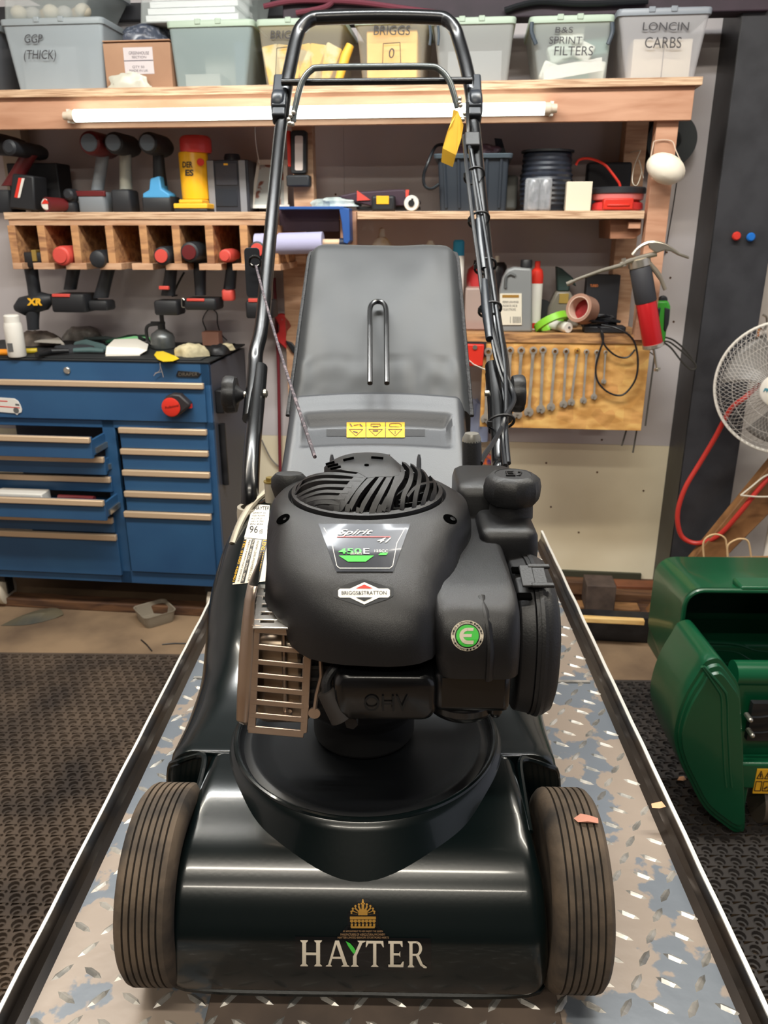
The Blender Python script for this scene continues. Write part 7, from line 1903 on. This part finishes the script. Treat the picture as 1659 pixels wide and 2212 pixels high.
part(t, 'end_cap', B().tube([al(0.94), al(0.95), al(0.985), al(1.0)], [rg*0.9, rg*1.08, rg*1.1, rg*0.8], 28), steel2)
part(t, 'plunger_rod', B().tube([al(1.0), al(1.24), al(1.245), al(1.27)], [0.004,0.004,0.010,0.009], 12), steel2)
b = B(); P = [W(x, y, -0.45) for x, y in ((1224,614),(1250,602),(1300,584),(1345,572))]; b.tube([P[0], P[1], P[2], P[3]], [0.0045,0.005,0.0055,0.007], 10); b.tube([P[0], P[0]+(P[1]-P[0])*0.5], 0.0065, 10); part(t, 'delivery_pipe', b, steel2)
b = B(); b.tube(smooth_path([W(1340,572,-0.45), W(1365,562,-0.45), W(1395,554,-0.45), W(1418,548,-0.45)], 4), 0.008, 10); b.cyl(W(1349,575,-0.45), W(1347,558,-0.45), 0.007, n=10); part(t, 'coupler', b, steel2)
b = B()
b.tube(smooth_path([W(x, y, -0.455) for x, y in ((1366,551),(1378,537),(1396,526),(1415,524),(1432,528))], 4), [0.006]*17, 8)
part(t, 'link_arm', b, steel2)
b = B()
b.loft([[W(x, y, -0.46) for x, y in l] for l in ()]) if False else None
lv = [((1400,522),(1404,536)),((1420,521),(1418,547)),((1438,525),(1436,541)),((1455,536),(1450,543)),((1470,547),(1466,552)),((1490,554),(1489,560))]
lp = []
for a_, c_ in lv:
    A1, C1 = W(*a_, -0.463), W(*c_, -0.463); lp.append([A1, C1, C1 + V((0,0.016,0)), A1 + V((0,0.016,0))])
b.loft(lp); part(t, 'lever', b, steel2, 0.003)
b = B(); b.tube(smooth_path([W(x, y, -0.44) for x, y in ((1392,566),(1408,576),(1424,596),(1437,626))], 4), [0.010]*4+[0.008]*5+[0.006]*4, 10); part(t, 'trigger', b, mat('gun_grey', S(150,140,124), 0.4, metal=0.6))
part(t, 'hanging_clip', B().box(al(0.02).x-0.004, al(0.02).x+0.004, -0.41, VF+0.02, al(0.02).z-0.004, al(0.02).z+0.004), steel2)
# green flexible pick-up tool
t = thing('green_tool', 'green and black gripped tool with looped black wires beside the grease gun', 'tool', W(1425, 740, -0.3))
b = B(); ppoly(b, [(1416,660),(1420,650),(1444,650),(1449,662),(1447,690),(1440,716),(1437,740),(1424,740),(1420,716),(1414,690)], -0.272, -0.232); part(t, 'handle', b, mat('tool_green', S(60,150,50), 0.4), 0.006)
b = B(); ppoly(b, [(1416,668),(1428,664),(1424,690),(1418,706)], -0.276, -0.262); ppoly(b, [(1436,664),(1448,668),(1445,700),(1438,718),(1434,712)], -0.276, -0.262); pface(b, 1432, 648, [(9,-0.01),(10,0),(9,0.015)], -0.252, 14); part(t, 'black_grip', b, tool_blk, 0.003)
b = B(); ptube(b, [(1432,738,-0.252),(1448,740,-0.252),(1480,765,-0.252),(1500,784,-0.252),(1503,795,-0.252),(1492,798,-0.252),(1472,780,-0.252),(1450,752,-0.252),(1434,740,-0.252)], 0, 0.003, 6); ptube(b, [(1434,728,-0.243),(1455,735,-0.243),(1480,756,-0.243),(1500,782,-0.243)], 0, 0.003, 6); part(t, 'wire_loop', b, mat('wire_dark', S(56,54,50), 0.5))
part(t, 'nail', B().cyl(W(1430,652,-0.252), V((W(1430,652,-0.252).x, 0, W(1430,652,-0.252).z)), 0.003, n=6), zinc)
# ---- left of the bag: red handled cutters on the wall, red hose
t = thing('pipe_cutter', 'red handled ratchet cutter hanging on the wall left of the grass bag', 'cutter', W(620, 770, -0.05))
b = B(); ppoly(b, [(592,684),(603,677),(616,680),(627,692),(634,706),(624,716),(621,732),(636,752),(646,770),(636,774),(612,750),(596,735),(592,726),(601,718),(602,704)], -0.06, -0.03); part(t, 'handle', b, mat('cutter_red', S(206,56,56), 0.4), 0.006)
b = B(); ppoly(b, [(633,706),(641,704),(648,718),(646,728),(638,722)], -0.052, -0.04); part(t, 'blade', b, zinc, 0.001); b = B(); ppoly(b, [(616,736),(630,740),(650,765),(646,774),(630,760)], -0.07, -0.06); part(t, 'black_grip', b, tool_blk, 0.003)
part(t, 'nail', B().cyl(W(610,690,-0.06), V((W(610,690,-0.03).x, 0.0, W(610,690,-0.03).z)), 0.003, n=6), zinc)
b = B(); ptube(b, [(592,600,-0.02),(596,680,-0.02),(601,780,-0.02),(603,880,-0.02),(604,960,-0.02),(606,1040,-0.02)], 0, 0.0065, 8)
solo('red_pipe', 'dark red vertical hose on the wall between cabinet and grass bag', 'hose', b, mat('hose_plum', S(120,44,52), 0.45))
b = B(); ptube(b, [(540,900,-0.012),(520,940,-0.012),(490,975,-0.012),(470,985,-0.012)], 0, 0.003, 6); ptube(b, [(565,950,-0.012),(585,990,-0.012),(605,1010,-0.012)], 0, 0.003, 6)
solo('grey_cable', 'grey cable sagging on the wall behind the left mower handle', 'cable', b, mat('cable_grey', S(120,116,112), 0.6))
crumple('blue_paper', 'crumpled sheet of pale blue paper beside the right mower handle', 'paper', 1008, 880, 1052, 955, -0.05, 0.052, mat('blue_paper', S(170,184,220), 0.8), 41, W(1030,955,-0.05).z, amp=0.6)
crumple('orange_cloth', 'orange and blue cloth scrap low behind the height lever', 'cloth', 1038, 985, 1066, 1004, -0.04, 0.042, mat('orange_cloth', S(230,110,30), 0.7, col2=S(40,60,120), nscale=60), 43, W(1050,1004,-0.04).z)
# ================================================================ RIGHT SIDE AND FLOOR
# pedestal fan
fc = W(1692, 838, -0.42); fr = 0.205
t = thing('pedestal_fan', 'white pedestal fan with wire mesh guard at the right edge', 'fan', (fc.x, fc.y, 0))
Mf = Matrix.Rotation(R(-33), 3, 'Z')
def fpnt(r, a, h): return fc + Mf @ V((r*math.cos(a), -h, r*math.sin(a)))
wire = mat('fan_wire', S(178,172,166), 0.5); fanw = mat('fan_white', S(222,216,206), 0.45)
def fh(r): return 0.012 + 0.052*(1 - (r/fr)**2.2)
b = B(); NW = 72
for k in range(NW):
    for sgn in (1, -1):
        pts = [fpnt(r_, 2*pi*k/NW + sgn*0.55*(r_-0.05)/(fr-0.05), fh(r_) + (0.0008 if sgn > 0 else 0)) for r_ in [0.045 + (fr-0.045)*i/8 for i in range(9)]]
        b.tube(pts, 0.00062, 3)
for r_ in (0.09, 0.14, 0.185): b.tube([fpnt(r_, 2*pi*k/64, fh(r_)) for k in range(64)], 0.0009, 4, closed=True)
part(t, 'front_guard', b, wire, kind='stuff')
b = B(); b.tube([fpnt(fr, 2*pi*k/80, 0.008) for k in range(80)], 0.005, 8, closed=True); part(t, 'guard_ring', b, fanw)
b = B()
for k in range(60): b.tube([fpnt(fr, 2*pi*k/60, 0.005), fpnt(fr*0.96, 2*pi*k/60+0.1, -0.04), fpnt(fr*0.6, 2*pi*k/60+0.25, -0.062), fpnt(0.05, 2*pi*k/60+0.35, -0.07)], 0.0009, 3)
part(t, 'rear_guard', b, wire, kind='stuff')
b = B(); b.loft([[fpnt(r_, 2*pi*k/40, h) for k in range(40)] for r_, h in ((0.052,0.055),(0.052,0.064),(0.046,0.068),(0.0005,0.069))]); cp = part(t, 'centre_badge', b, fanw)
b = B(); text_quad(b, 'PRO', fpnt(0.040, pi, 0.070)+V((0,0,-0.006)), fpnt(0.008, pi, 0.070)+V((0,0,-0.006)), fpnt(0.040, pi, 0.070)+V((0,0,0.006)), 0.0006, shear=0.3, bold=0.03); part(cp, 'lettering', b, mat('teal_print', S(36,130,150), 0.5), smooth=False)
for k in range(3):
    b = B(); a0 = 2*pi*k/3 + 0.5
    b.grid(10, 8, lambda s_, q: fpnt(0.04 + 0.14*q, a0 + (s_-0.5)*(0.5 + 1.0*q - 0.4*q*q), (s_-0.5)*0.05)); bl_ = part(t, 'blade', b, mat('fan_blade', S(120,116,112), 0.4), ang=60); md = bl_.modifiers.new('thick', 'SOLIDIFY'); md.thickness = 0.003
b = B(); b.loft([[fpnt(r_, 2*pi*k/28, h) for k in range(28)] for r_, h in ((0.05,-0.065),(0.06,-0.075),(0.058,-0.17),(0.03,-0.20))]); part(t, 'motor', b, fanw)
mp = fpnt(0, 0, -0.185)
part(t, 'pole', B().cyl((mp.x, mp.y, 0.03), (mp.x, mp.y, mp.z-0.03), 0.013), fanw)
part(t, 'base', B().lathe([(0.0001,0),(0.19,0),(0.19,0.012),(0.17,0.022),(0.03,0.035),(0.02,0.08)], (mp.x, mp.y, 0), n=40), fanw)
# small yellow hook and orange bag behind the fan
b = B(); pbox(b, 1608, 706, 1640, 756, -0.10, -0.008); solo('orange_pack', 'orange packet pinned to the wall above the fan', 'packet', b, mat('orange_pack', S(220,120,50), 0.5, col2=S(206,176,120), nscale=30), bev=0.006)
b = B(); ptube(b, [(1652,712),(1657,700),(1656,685),(1648,680)], -0.12, 0.004, 6); b.tube([W(1652,712,-0.12), V((W(1652,712,-0.12).x, 0.0, W(1652,712,-0.12).z))], 0.004, 6); solo('wall_hook', 'curved steel hook on the wall above the fan', 'hook', b, zinc)
b = B(); pbox(b, 1650, 443, 1672, 474, -0.03, -0.004); solo('wall_switch', 'white switch plate with red mark at the right edge of the wall', 'switch', b, white_c, bev=0.002)
# red air hose
b = B(); ptube(b, [(1640,830,-0.34),(1608,860,-0.36),(1578,884,-0.34),(1545,945,-0.30),(1512,1000,-0.28),(1482,1050,-0.28),(1466,1095,-0.28),(1464,1130,-0.28),(1474,1160,-0.28),(1500,1173,-0.29),(1530,1168,-0.31),(1560,1150,-0.33),(1600,1105,-0.35),(1640,1055,-0.36),(1690,1000,-0.36)], 0, 0.0085, 10)
solo('air_hose', 'red rubber air hose hanging in a loop over the dark column', 'hose', b, mat('hose_red', S(186,52,44), 0.45))
b = B(); ptube(b, [(1600,1070,-0.37),(1625,1050,-0.37),(1650,1030,-0.37),(1675,1020,-0.37)], 0, 0.003, 6); ptube(b, [(1600,1070,-0.37),(1640,1073,-0.37),(1680,1072,-0.37)], 0, 0.003, 6); 
solo('white_cable', 'thin white cable over the leaning timber', 'cable', b, white_m)
# leaning timber
b = B(); F_ = [W(x, y, -0.32) for x, y in ((1396,1332),(1426,1347),(1700,1072),(1700,960))]
b.loft([F_, [p + V((0,0.05,0)) for p in F_]]); tm = solo('leaning_plank', 'broad knotty timber plank leaning diagonally beside the dark column', 'plank', b, mat('plank_brown', S(150,106,66), 0.55, col2=S(104,70,42), nscale=5, nlo=0.35, nhi=0.7, wood=True, stretch=(2.2,3,2.2)), bev=0.004)
# timber offcuts along the wall foot
zk = 0.0503
def foot_pt(px, py, z): d = ray(px, py); return FWi @ (CP + d*((z - CAM_H)/d.z))
def offcut(label, x0, x1, y, d, h, m, z=zk, ang_=0, nm='timber_offcut'):
    a, c = foot_pt(x0, y, z), foot_pt(x1, y, z); cc = (a+c)/2 + V((0, d/2, h/2)); return solo(nm, label, 'timber', B().obox(cc, ((c-a).length, d, h), Matrix.Rotation(ang_, 3, 'Z')), m, bev=0.002)
offcut('long brown timber lying against the foot of the wall', 1195, 1425, 1300, 0.05, 0.035, wood_d)
offcut('reddish brown board lying under the wall right of the grey block', 1330, 1418, 1290, 0.06, 0.045, mat('red_board', S(120,70,44), 0.6, col2=S(90,52,34), nscale=8), z=zk+0.0, ang_=0.03)
offcut('short pale brown offcut in front of the grey block', 1250, 1380, 1325, 0.06, 0.02, wood_o)
offcut('pale pine batten lying on the black channel', 1256, 1390, 1348, 0.022, 0.018, mat('fresh_pine', S(232,196,130), 0.5, col2=S(206,160,96), nscale=8, wood=True, stretch=(1,6,6)), z=0.1005)
a = foot_pt(1300, 1320, zk+0.0205); u0, u1, z0, z1 = WR(1266, 1255, 1330, 1322, a.y)
solo('grey_block', 'dark grey brown brick shaped block standing on the timber offcuts', 'block', B().box(u0, u1, a.y, a.y+0.10, zk+0.0205, z1-0.02), mat('block_brown', S(84,70,62), 0.8, col2=S(66,54,48), nscale=20), bev=0.003)
offcut('dark wedge of board lying behind the grey block', 1205, 1310, 1285, 0.04, 0.05, wood_d, z=zk+0.036)
# dark green skirting piece at the base of the wall
solo('green_strip', 'thin dark green strip along the very bottom of the wall', 'strip', B().box(0.62, 0.98, -0.014, -0.0005, 0.0503, 0.075), mat('strip_green', S(60,60,46), 0.7), bev=0.001)

# paper carrier bag
t = thing('paper_bag', 'brown paper carrier bag with twisted handles behind the green cassette', 'bag', (W(1590,1300,-0.60).x, -0.55, 0))
kraft = mat('kraft_paper', S(196,152,104), 0.75, col2=S(176,132,88), nscale=5)
A0 = W(1540, 1218, -0.60); A1 = W(1700, 1206, -0.60); B0 = W(1514, 1205, -0.50); B1 = W(1690, 1200, -0.50)
def dn(p, z=0.0): return V((p.x, p.y, z))
b = B(); b.add([A0, A1, dn(A1), dn(A0)], [(0,1,2,3)]); b.add([B0, A0, dn(A0), dn(B0)], [(0,1,2,3)]); b.add([B0, B1, dn(B1), dn(B0)], [(0,1,2,3)]); b.add([A1, B1, dn(B1), dn(A1)], [(0,1,2,3)]); b.add([dn(A0), dn(A1), dn(B1), dn(B0)], [(0,1,2,3)])
pb = part(t, 'body', b, kraft, smooth=False); md = pb.modifiers.new('thick', 'SOLIDIFY'); md.thickness = 0.001
for pts, v_ in ((((1521,1210),(1519,1175),(1528,1160),(1547,1154),(1565,1162),(1570,1180),(1574,1215)), -0.52), (((1572,1210),(1572,1180),(1585,1168),(1602,1164),(1617,1172),(1624,1215)), -0.58)):
    b = B(); ptube(b, pts, v_, 0.003, 8); part(t, 'handle', b, mat('kraft_twist', S(206,172,128), 0.7))

# ---------------------------------------------------------------- green cylinder mower
gr_m = mat('green_plastic', S(12,78,48), 0.32, col2=S(10,68,42), nscale=3, coat=0.2)
gr_shade = mat('green_plastic_shaded', S(8,56,36), 0.3)  # darker copy of the green: shade inside the cassette put into colour
def gY(px, py, y): return mY(px, py, y)
GZ = -TZ + 0.0162
base = gY(1600, 1700, 1.75)
gm = thing('green_lawn_mower', 'green cylinder mower with open grass cassette on the rubber mat at the right', 'lawn mower', (0.95, 1.8, GZ), FM)
# cassette (grass box) shell
Yr, Yb = 1.74, 2.02
tl_, bl_ = gY(1480, 1285, Yr), gY(1476, 1500, Yr)
xr = tl_.x + 0.42
def cl(y, x0, z0, z1, r, inset=0): return [V((x, y, z)) for x, z in rrect(x0+inset, xr-inset, z0+inset, z1-inset, r, 6)]
zt0, zb0 = tl_.z + 0.014, bl_.z - 0.02
b = B().loft([cl(Yr+0.03, tl_.x+0.006, zb0+0.03, zt0-0.006, 0.04), cl(Yr+0.01, tl_.x-0.001, zb0, zt0, 0.045), cl(Yr, tl_.x-0.004, zb0-0.003, zt0+0.004, 0.045), cl(Yr, tl_.x+0.006, zb0+0.006, zt0-0.008, 0.04), cl(Yr+0.012, tl_.x+0.010, zb0+0.012, zt0-0.012, 0.04), cl(Yb-0.02, tl_.x+0.02, zb0+0.05, zt0-0.05, 0.05)], cap0=False)
cas = part(gm, 'grass_cassette', b, gr_shade, ang=40)
b = B().loft([cl(Yr+0.012, tl_.x, zb0, zt0, 0.045), cl(Yr+0.03, tl_.x+0.004, zb0+0.002, zt0-0.002, 0.045), cl(Yb-0.04, tl_.x+0.004, zb0+0.05, zt0-0.015, 0.05), cl(Yb, tl_.x+0.02, zb0+0.08, zt0-0.05, 0.06)], cap0=False)
part(cas, 'outer_shell', b, gr_m, ang=40)
b = B().tube(smooth_path([V((x, Yr-0.002, z)) for x, z in rrect(tl_.x+0.001, xr, zb0, zt0-0.001, 0.042, 6)], 1, closed=True), 0.006, 8, closed=True); part(cas, 'rim', b, gr_m)
q = gY(1600, 1262, Yr); part(cas, 'handle_ridge', B().box(q.x, xr-0.03, Yr-0.006, Yr+0.05, zt0-0.004, zt0+0.012), gr_m, 0.005)
b = B()
for i in range(3):
    z_ = gY(1560, 1388+16*i + (10 if i == 2 else 0), Yr+0.12).z
    b.tube(smooth_path([(tl_.x+0.02+0.02*i, Yr+0.12, z_), (tl_.x+0.12, Yr+0.12, z_+0.001), (tl_.x+0.20, Yr+0.12, z_-0.004), (tl_.x+0.26, Yr+0.12, z_-0.022 - 0.01*i), (tl_.x+0.36, Yr+0.12, z_-0.03)], 5), 0.006, 8)
part(cas, 'moulded_step', b, gr_shade)
b = B().box(tl_.x+0.012, xr-0.02, Yr+0.115, Yr+0.26, zb0+0.02, gY(1560,1388,Yr+0.12).z); part(cas, 'inner_floor', b, gr_shade, 0.012, seg=3)
# side cover: tall rounded shell standing in front
def cov(pts, y0, y1, k=0.0): return pts
outl = [(1462,1540),(1482,1490),(1508,1448),(1522,1426),(1545,1418),(1558,1424),(1578,1450),(1596,1480),(1600,1530),(1604,1600),(1606,1660),(1608,1720),(1608,1790),(1592,1800),(1560,1780),(1520,1745),(1490,1690),(1466,1640),(1454,1590)]
def gpl(pts, y, cxp=1545, cyp=1610, s_=1.0): return [gY(cxp + (x-cxp)*s_, cyp + (yy-cyp)*s_, y) for x, yy in pts]
out2 = [(p.x, p.y) for p in smooth_path([(x, y, 0) for x, y in outl], 3, closed=True)]
ly = [(1.86,1.0),(1.80,1.0),(1.735,0.985),(1.72,0.94)]
lps = []
YC = 1.52; anchor = [gY(x, y, YC) for x, y in out2]
cen = V((sum(p.x for p in anchor)/len(anchor), 0, sum(p.z for p in anchor)/len(anchor)))
def shell(y, s_): return [V((cen.x + (p.x-cen.x)*s_, y, max(GZ+0.012, cen.z + (p.z-cen.z)*s_))) for p in anchor]
b = B().loft([shell(YC+0.18, 0.98), shell(YC+0.03, 1.0), shell(YC+0.004, 1.0), shell(YC-0.003, 0.985), shell(YC-0.004, 0.93), shell(YC-0.011, 0.915), shell(YC-0.013, 0.86), shell(YC-0.019, 0.845), shell(YC-0.021, 0.5), shell(YC-0.021, 0.001)])
cover = part(gm, 'side_cover', b, gr_m, ang=35)
# ridges following the front edge of the cover
for off in (0.0, -12):
    b = B(); pth = [(1520+off*0.3,1440),(1560+off,1486),(1570+off,1510),(1572+off,1580),(1576+off,1660),(1580+off,1700)]
    b.tube(smooth_path([gY(x, y, YC-0.019) for x, y in pth], 5), 0.0035, 8); part(cover, 'moulded_ridge', b, gr_m)
# body: cross panel, lower frame, roller
xl = gY(1604, 1500, YC+0.02).x
b = B().box(xl-0.01, xl+0.40, YC+0.03, YC+0.09, gY(1620,1640,YC+0.03).z, gY(1620,1470,YC+0.03).z)
b.box(xl-0.01, xl+0.40, YC-0.01, YC+0.03, gY(1620,1705,YC-0.01).z, gY(1620,1650,YC-0.01).z)
part(gm, 'front_panel', b, gr_m, 0.006)
b = B().cyl((xl-0.012, YC+0.055, gY(1620,1462,YC+0.04).z), (xl+0.40, YC+0.055, gY(1620,1462,YC+0.04).z), 0.03, n=24); part(gm, 'top_tube', b, gr_m)
b = B().box(xl+0.02, xl+0.40, YC+0.005, YC+0.02, gY(1620,1600,YC+0.005).z, gY(1620,1520,YC+0.005).z); part(gm, 'recess', b, black_s)
rq = gY(1640, 1760, YC+0.03)
part(gm, 'roller', B().cyl((rq.x, YC+0.06, GZ+0.055), (rq.x+0.36, YC+0.06, GZ+0.055), 0.055, n=32), mat('roller_steel', S(130,118,104), 0.4, metal=0.6))
part(gm, 'skirt', B().box(gY(1598,1750,YC-0.01).x, gY(1614,1750,YC-0.01).x, YC, YC+0.09, GZ+0.004, gY(1600,1700,YC-0.01).z), gr_m, 0.004)
for px, py in ((1612,1543),(1616,1576)):
    q = gY(px, py, YC+0.005); b = B().cyl(q, q+V((0,-0.02,0)), 0.006, n=8).ball(q+V((0.0,-0.022,0)), 0.006); part(gm, 'bolt', b, zinc)
    b = B().tube(smooth_path([q+V((0.004,-0.012,0)), q+V((0.03,-0.012,0.001)), q+V((0.07,-0.012,0.010))], 3), 0.003, 6); part(gm, 'cable', b, cbm)
q0_, q1_ = gY(1626, 1714, YC-0.0115), gY(1690, 1662, YC-0.0115)
b = B().box(q0_.x, q1_.x, YC-0.0115, YC-0.009, q0_.z, q1_.z); wl = part(gm, 'warning_label', b, yel, label='yellow warning pictogram label')
b = B(); w_ = (q1_.x - q0_.x); h_ = q1_.z - q0_.z
def seg(b, a, c, r_=0.0011): b.tube([V((q0_.x + w_*a[0], YC-0.012, q0_.z + h_*a[1])), V((q0_.x + w_*c[0], YC-0.012, q0_.z + h_*c[1]))], r_, 4)
for i in range(3):
    ox = 0.04 + 0.31*i; seg(b, (ox,0.62), (ox+0.26,0.62)); seg(b, (ox,0.62), (ox+0.13,0.93)); seg(b, (ox+0.26,0.62), (ox+0.13,0.93)); seg(b, (ox+0.13,0.68), (ox+0.13,0.82), 0.0018)
    seg(b, (ox,0.12), (ox+0.24,0.12)); seg(b, (ox,0.12), (ox,0.5)); seg(b, (ox+0.24,0.12), (ox+0.24,0.5)); seg(b, (ox,0.5), (ox+0.24,0.5)); seg(b, (ox+0.06,0.2),(ox+0.18,0.3), 0.002) if i else None
part(wl, 'pictogram', b, mat('label_ink', (0,0,0)))

# ---------------------------------------------------------------- left floor
p = floorpt(333, 1345); q = floorpt(333, 1330)
t = thing('plastic_tub', 'clear empty square plastic tub on the floor by the cabinet', 'tub', (p.x, p.y, 0), Matrix.Identity(4))
Mt = Matrix.Rotation(R(38), 3, 'Z')
b = B().loft([[V((p.x, p.y+0.02, 0)) + Mt @ V((x*s_, y*s_, z)) for x, y in rrect(-0.06, 0.06, -0.06, 0.06, 0.018, 4)] for s_, z in ((0.86,0.001),(0.88,0.004),(1.0,0.045),(1.05,0.047),(1.05,0.049),(0.98,0.048),(0.86,0.005),(0.84,0.003))])
part(t, 'tub', b, mat('tub_cloudy', S(150,140,124), 0.3, alpha=0.7), ang=40)
# curved offcut on the floor at left
b = B(); n_ = 20
lp = []
for i in range(n_ + 1):
    s_ = i/n_; px_ = 2 + 118*s_; q = floorpt(px_, 1352 - 16*s_ + 6*math.sin(pi*s_)); w_ = 0.13*math.sin(pi*min(1, s_*0.92+0.05))**0.7
    lp.append([q + V((0,0,0.002)), q + V((0.01, w_*0.4, 0.018*math.sin(pi*s_)+0.004)), q + V((0.02, w_, 0.004)), q + V((0.02, w_, 0.002)), q + V((0.0, 0.0, 0.001))])
b.loft(lp); solo('rubber_flap', 'curved grey green rubber flap lying on the floor at the left', 'rubber flap', b, mat('flap_rubber', S(92,84,66), 0.7, col2=S(60,60,54), nscale=6), frame=Matrix.Identity(4))
# red jack foot at the left edge
q = floorpt(8, 1300); t = thing('trolley_jack', 'red trolley jack end with steel wheel at the left edge of the floor', 'jack', (q.x-0.06, q.y, 0), Matrix.Identity(4))
b = B().loft([[V((q.x-0.16+dx, q.y+dy, z)) for dx, dy in ((0,0),(0.16*k_,0.01),(0.16*k_,0.03),(0,0.05))] for k_, z in ((0.9,0.055),(1.25,0.085),(1.2,0.10))]); part(t, 'frame', b, mat('jack_red', S(190,30,34), 0.4), 0.003)
part(t, 'wheel', B().lathe([(0.028,-0.014),(0.03,0),(0.028,0.014)], (q.x-0.03, q.y-0.01, 0.115), 'Y', 24), zinc)
part(t, 'wheel', B().lathe([(0.028,-0.014),(0.03,0),(0.028,0.014)], (q.x-0.06, q.y+0.02, 0.03), 'Y', 24), black_s)
# litter
for i, (x0, y0, x1, y1, lab) in enumerate(((305,1382,328,1406,'thin dark twig on the dusty floor in front of the clear tub'),(350,1392,402,1390,'thin dark wire on the floor beside the table edge'))):
    a, c = floorpt(x0, y0, 0.003), floorpt(x1, y1, 0.003); solo('twig', lab, 'twig', B().tube([a, (a+c)/2+V((0,0.003,0.001)), c], 0.0022, 6), black_s, V(((a.x+c.x)/2, (a.y+c.y)/2, 0)), frame=Matrix.Identity(4))
for px, py, lab, s_ in ((390,1683,'',0),(1421,1740,'small orange dry leaf on the right rim of the lift table',1),):
    if not s_: continue
    h = mZ(px, py, 0.0325); solo('dry_leaf', lab, 'leaf', B().add([h + V(p) for p in ((-.008,-.004,0),(0,-.006,.001),(.009,-.002,0),(.006,.005,.002),(-.002,.004,.001),(-.007,.003,0))], [tuple(range(6))]), mat('leaf_orange', S(214,160,120), 0.7), frame=FM, smooth=False)
q = floorpt(1472, 1683, 0.018)
solo('dry_leaf', 'small brown dry leaf on the right rubber mat', 'leaf', B().add([q + V(p) for p in ((-.012,-.004,0),(0,-.010,.003),(.012,-.002,0),(.008,.008,.004),(-.004,.007,.002))], [tuple(range(5))]), mat('leaf_orange', (0,0,0)), frame=Matrix.Identity(4), smooth=False)
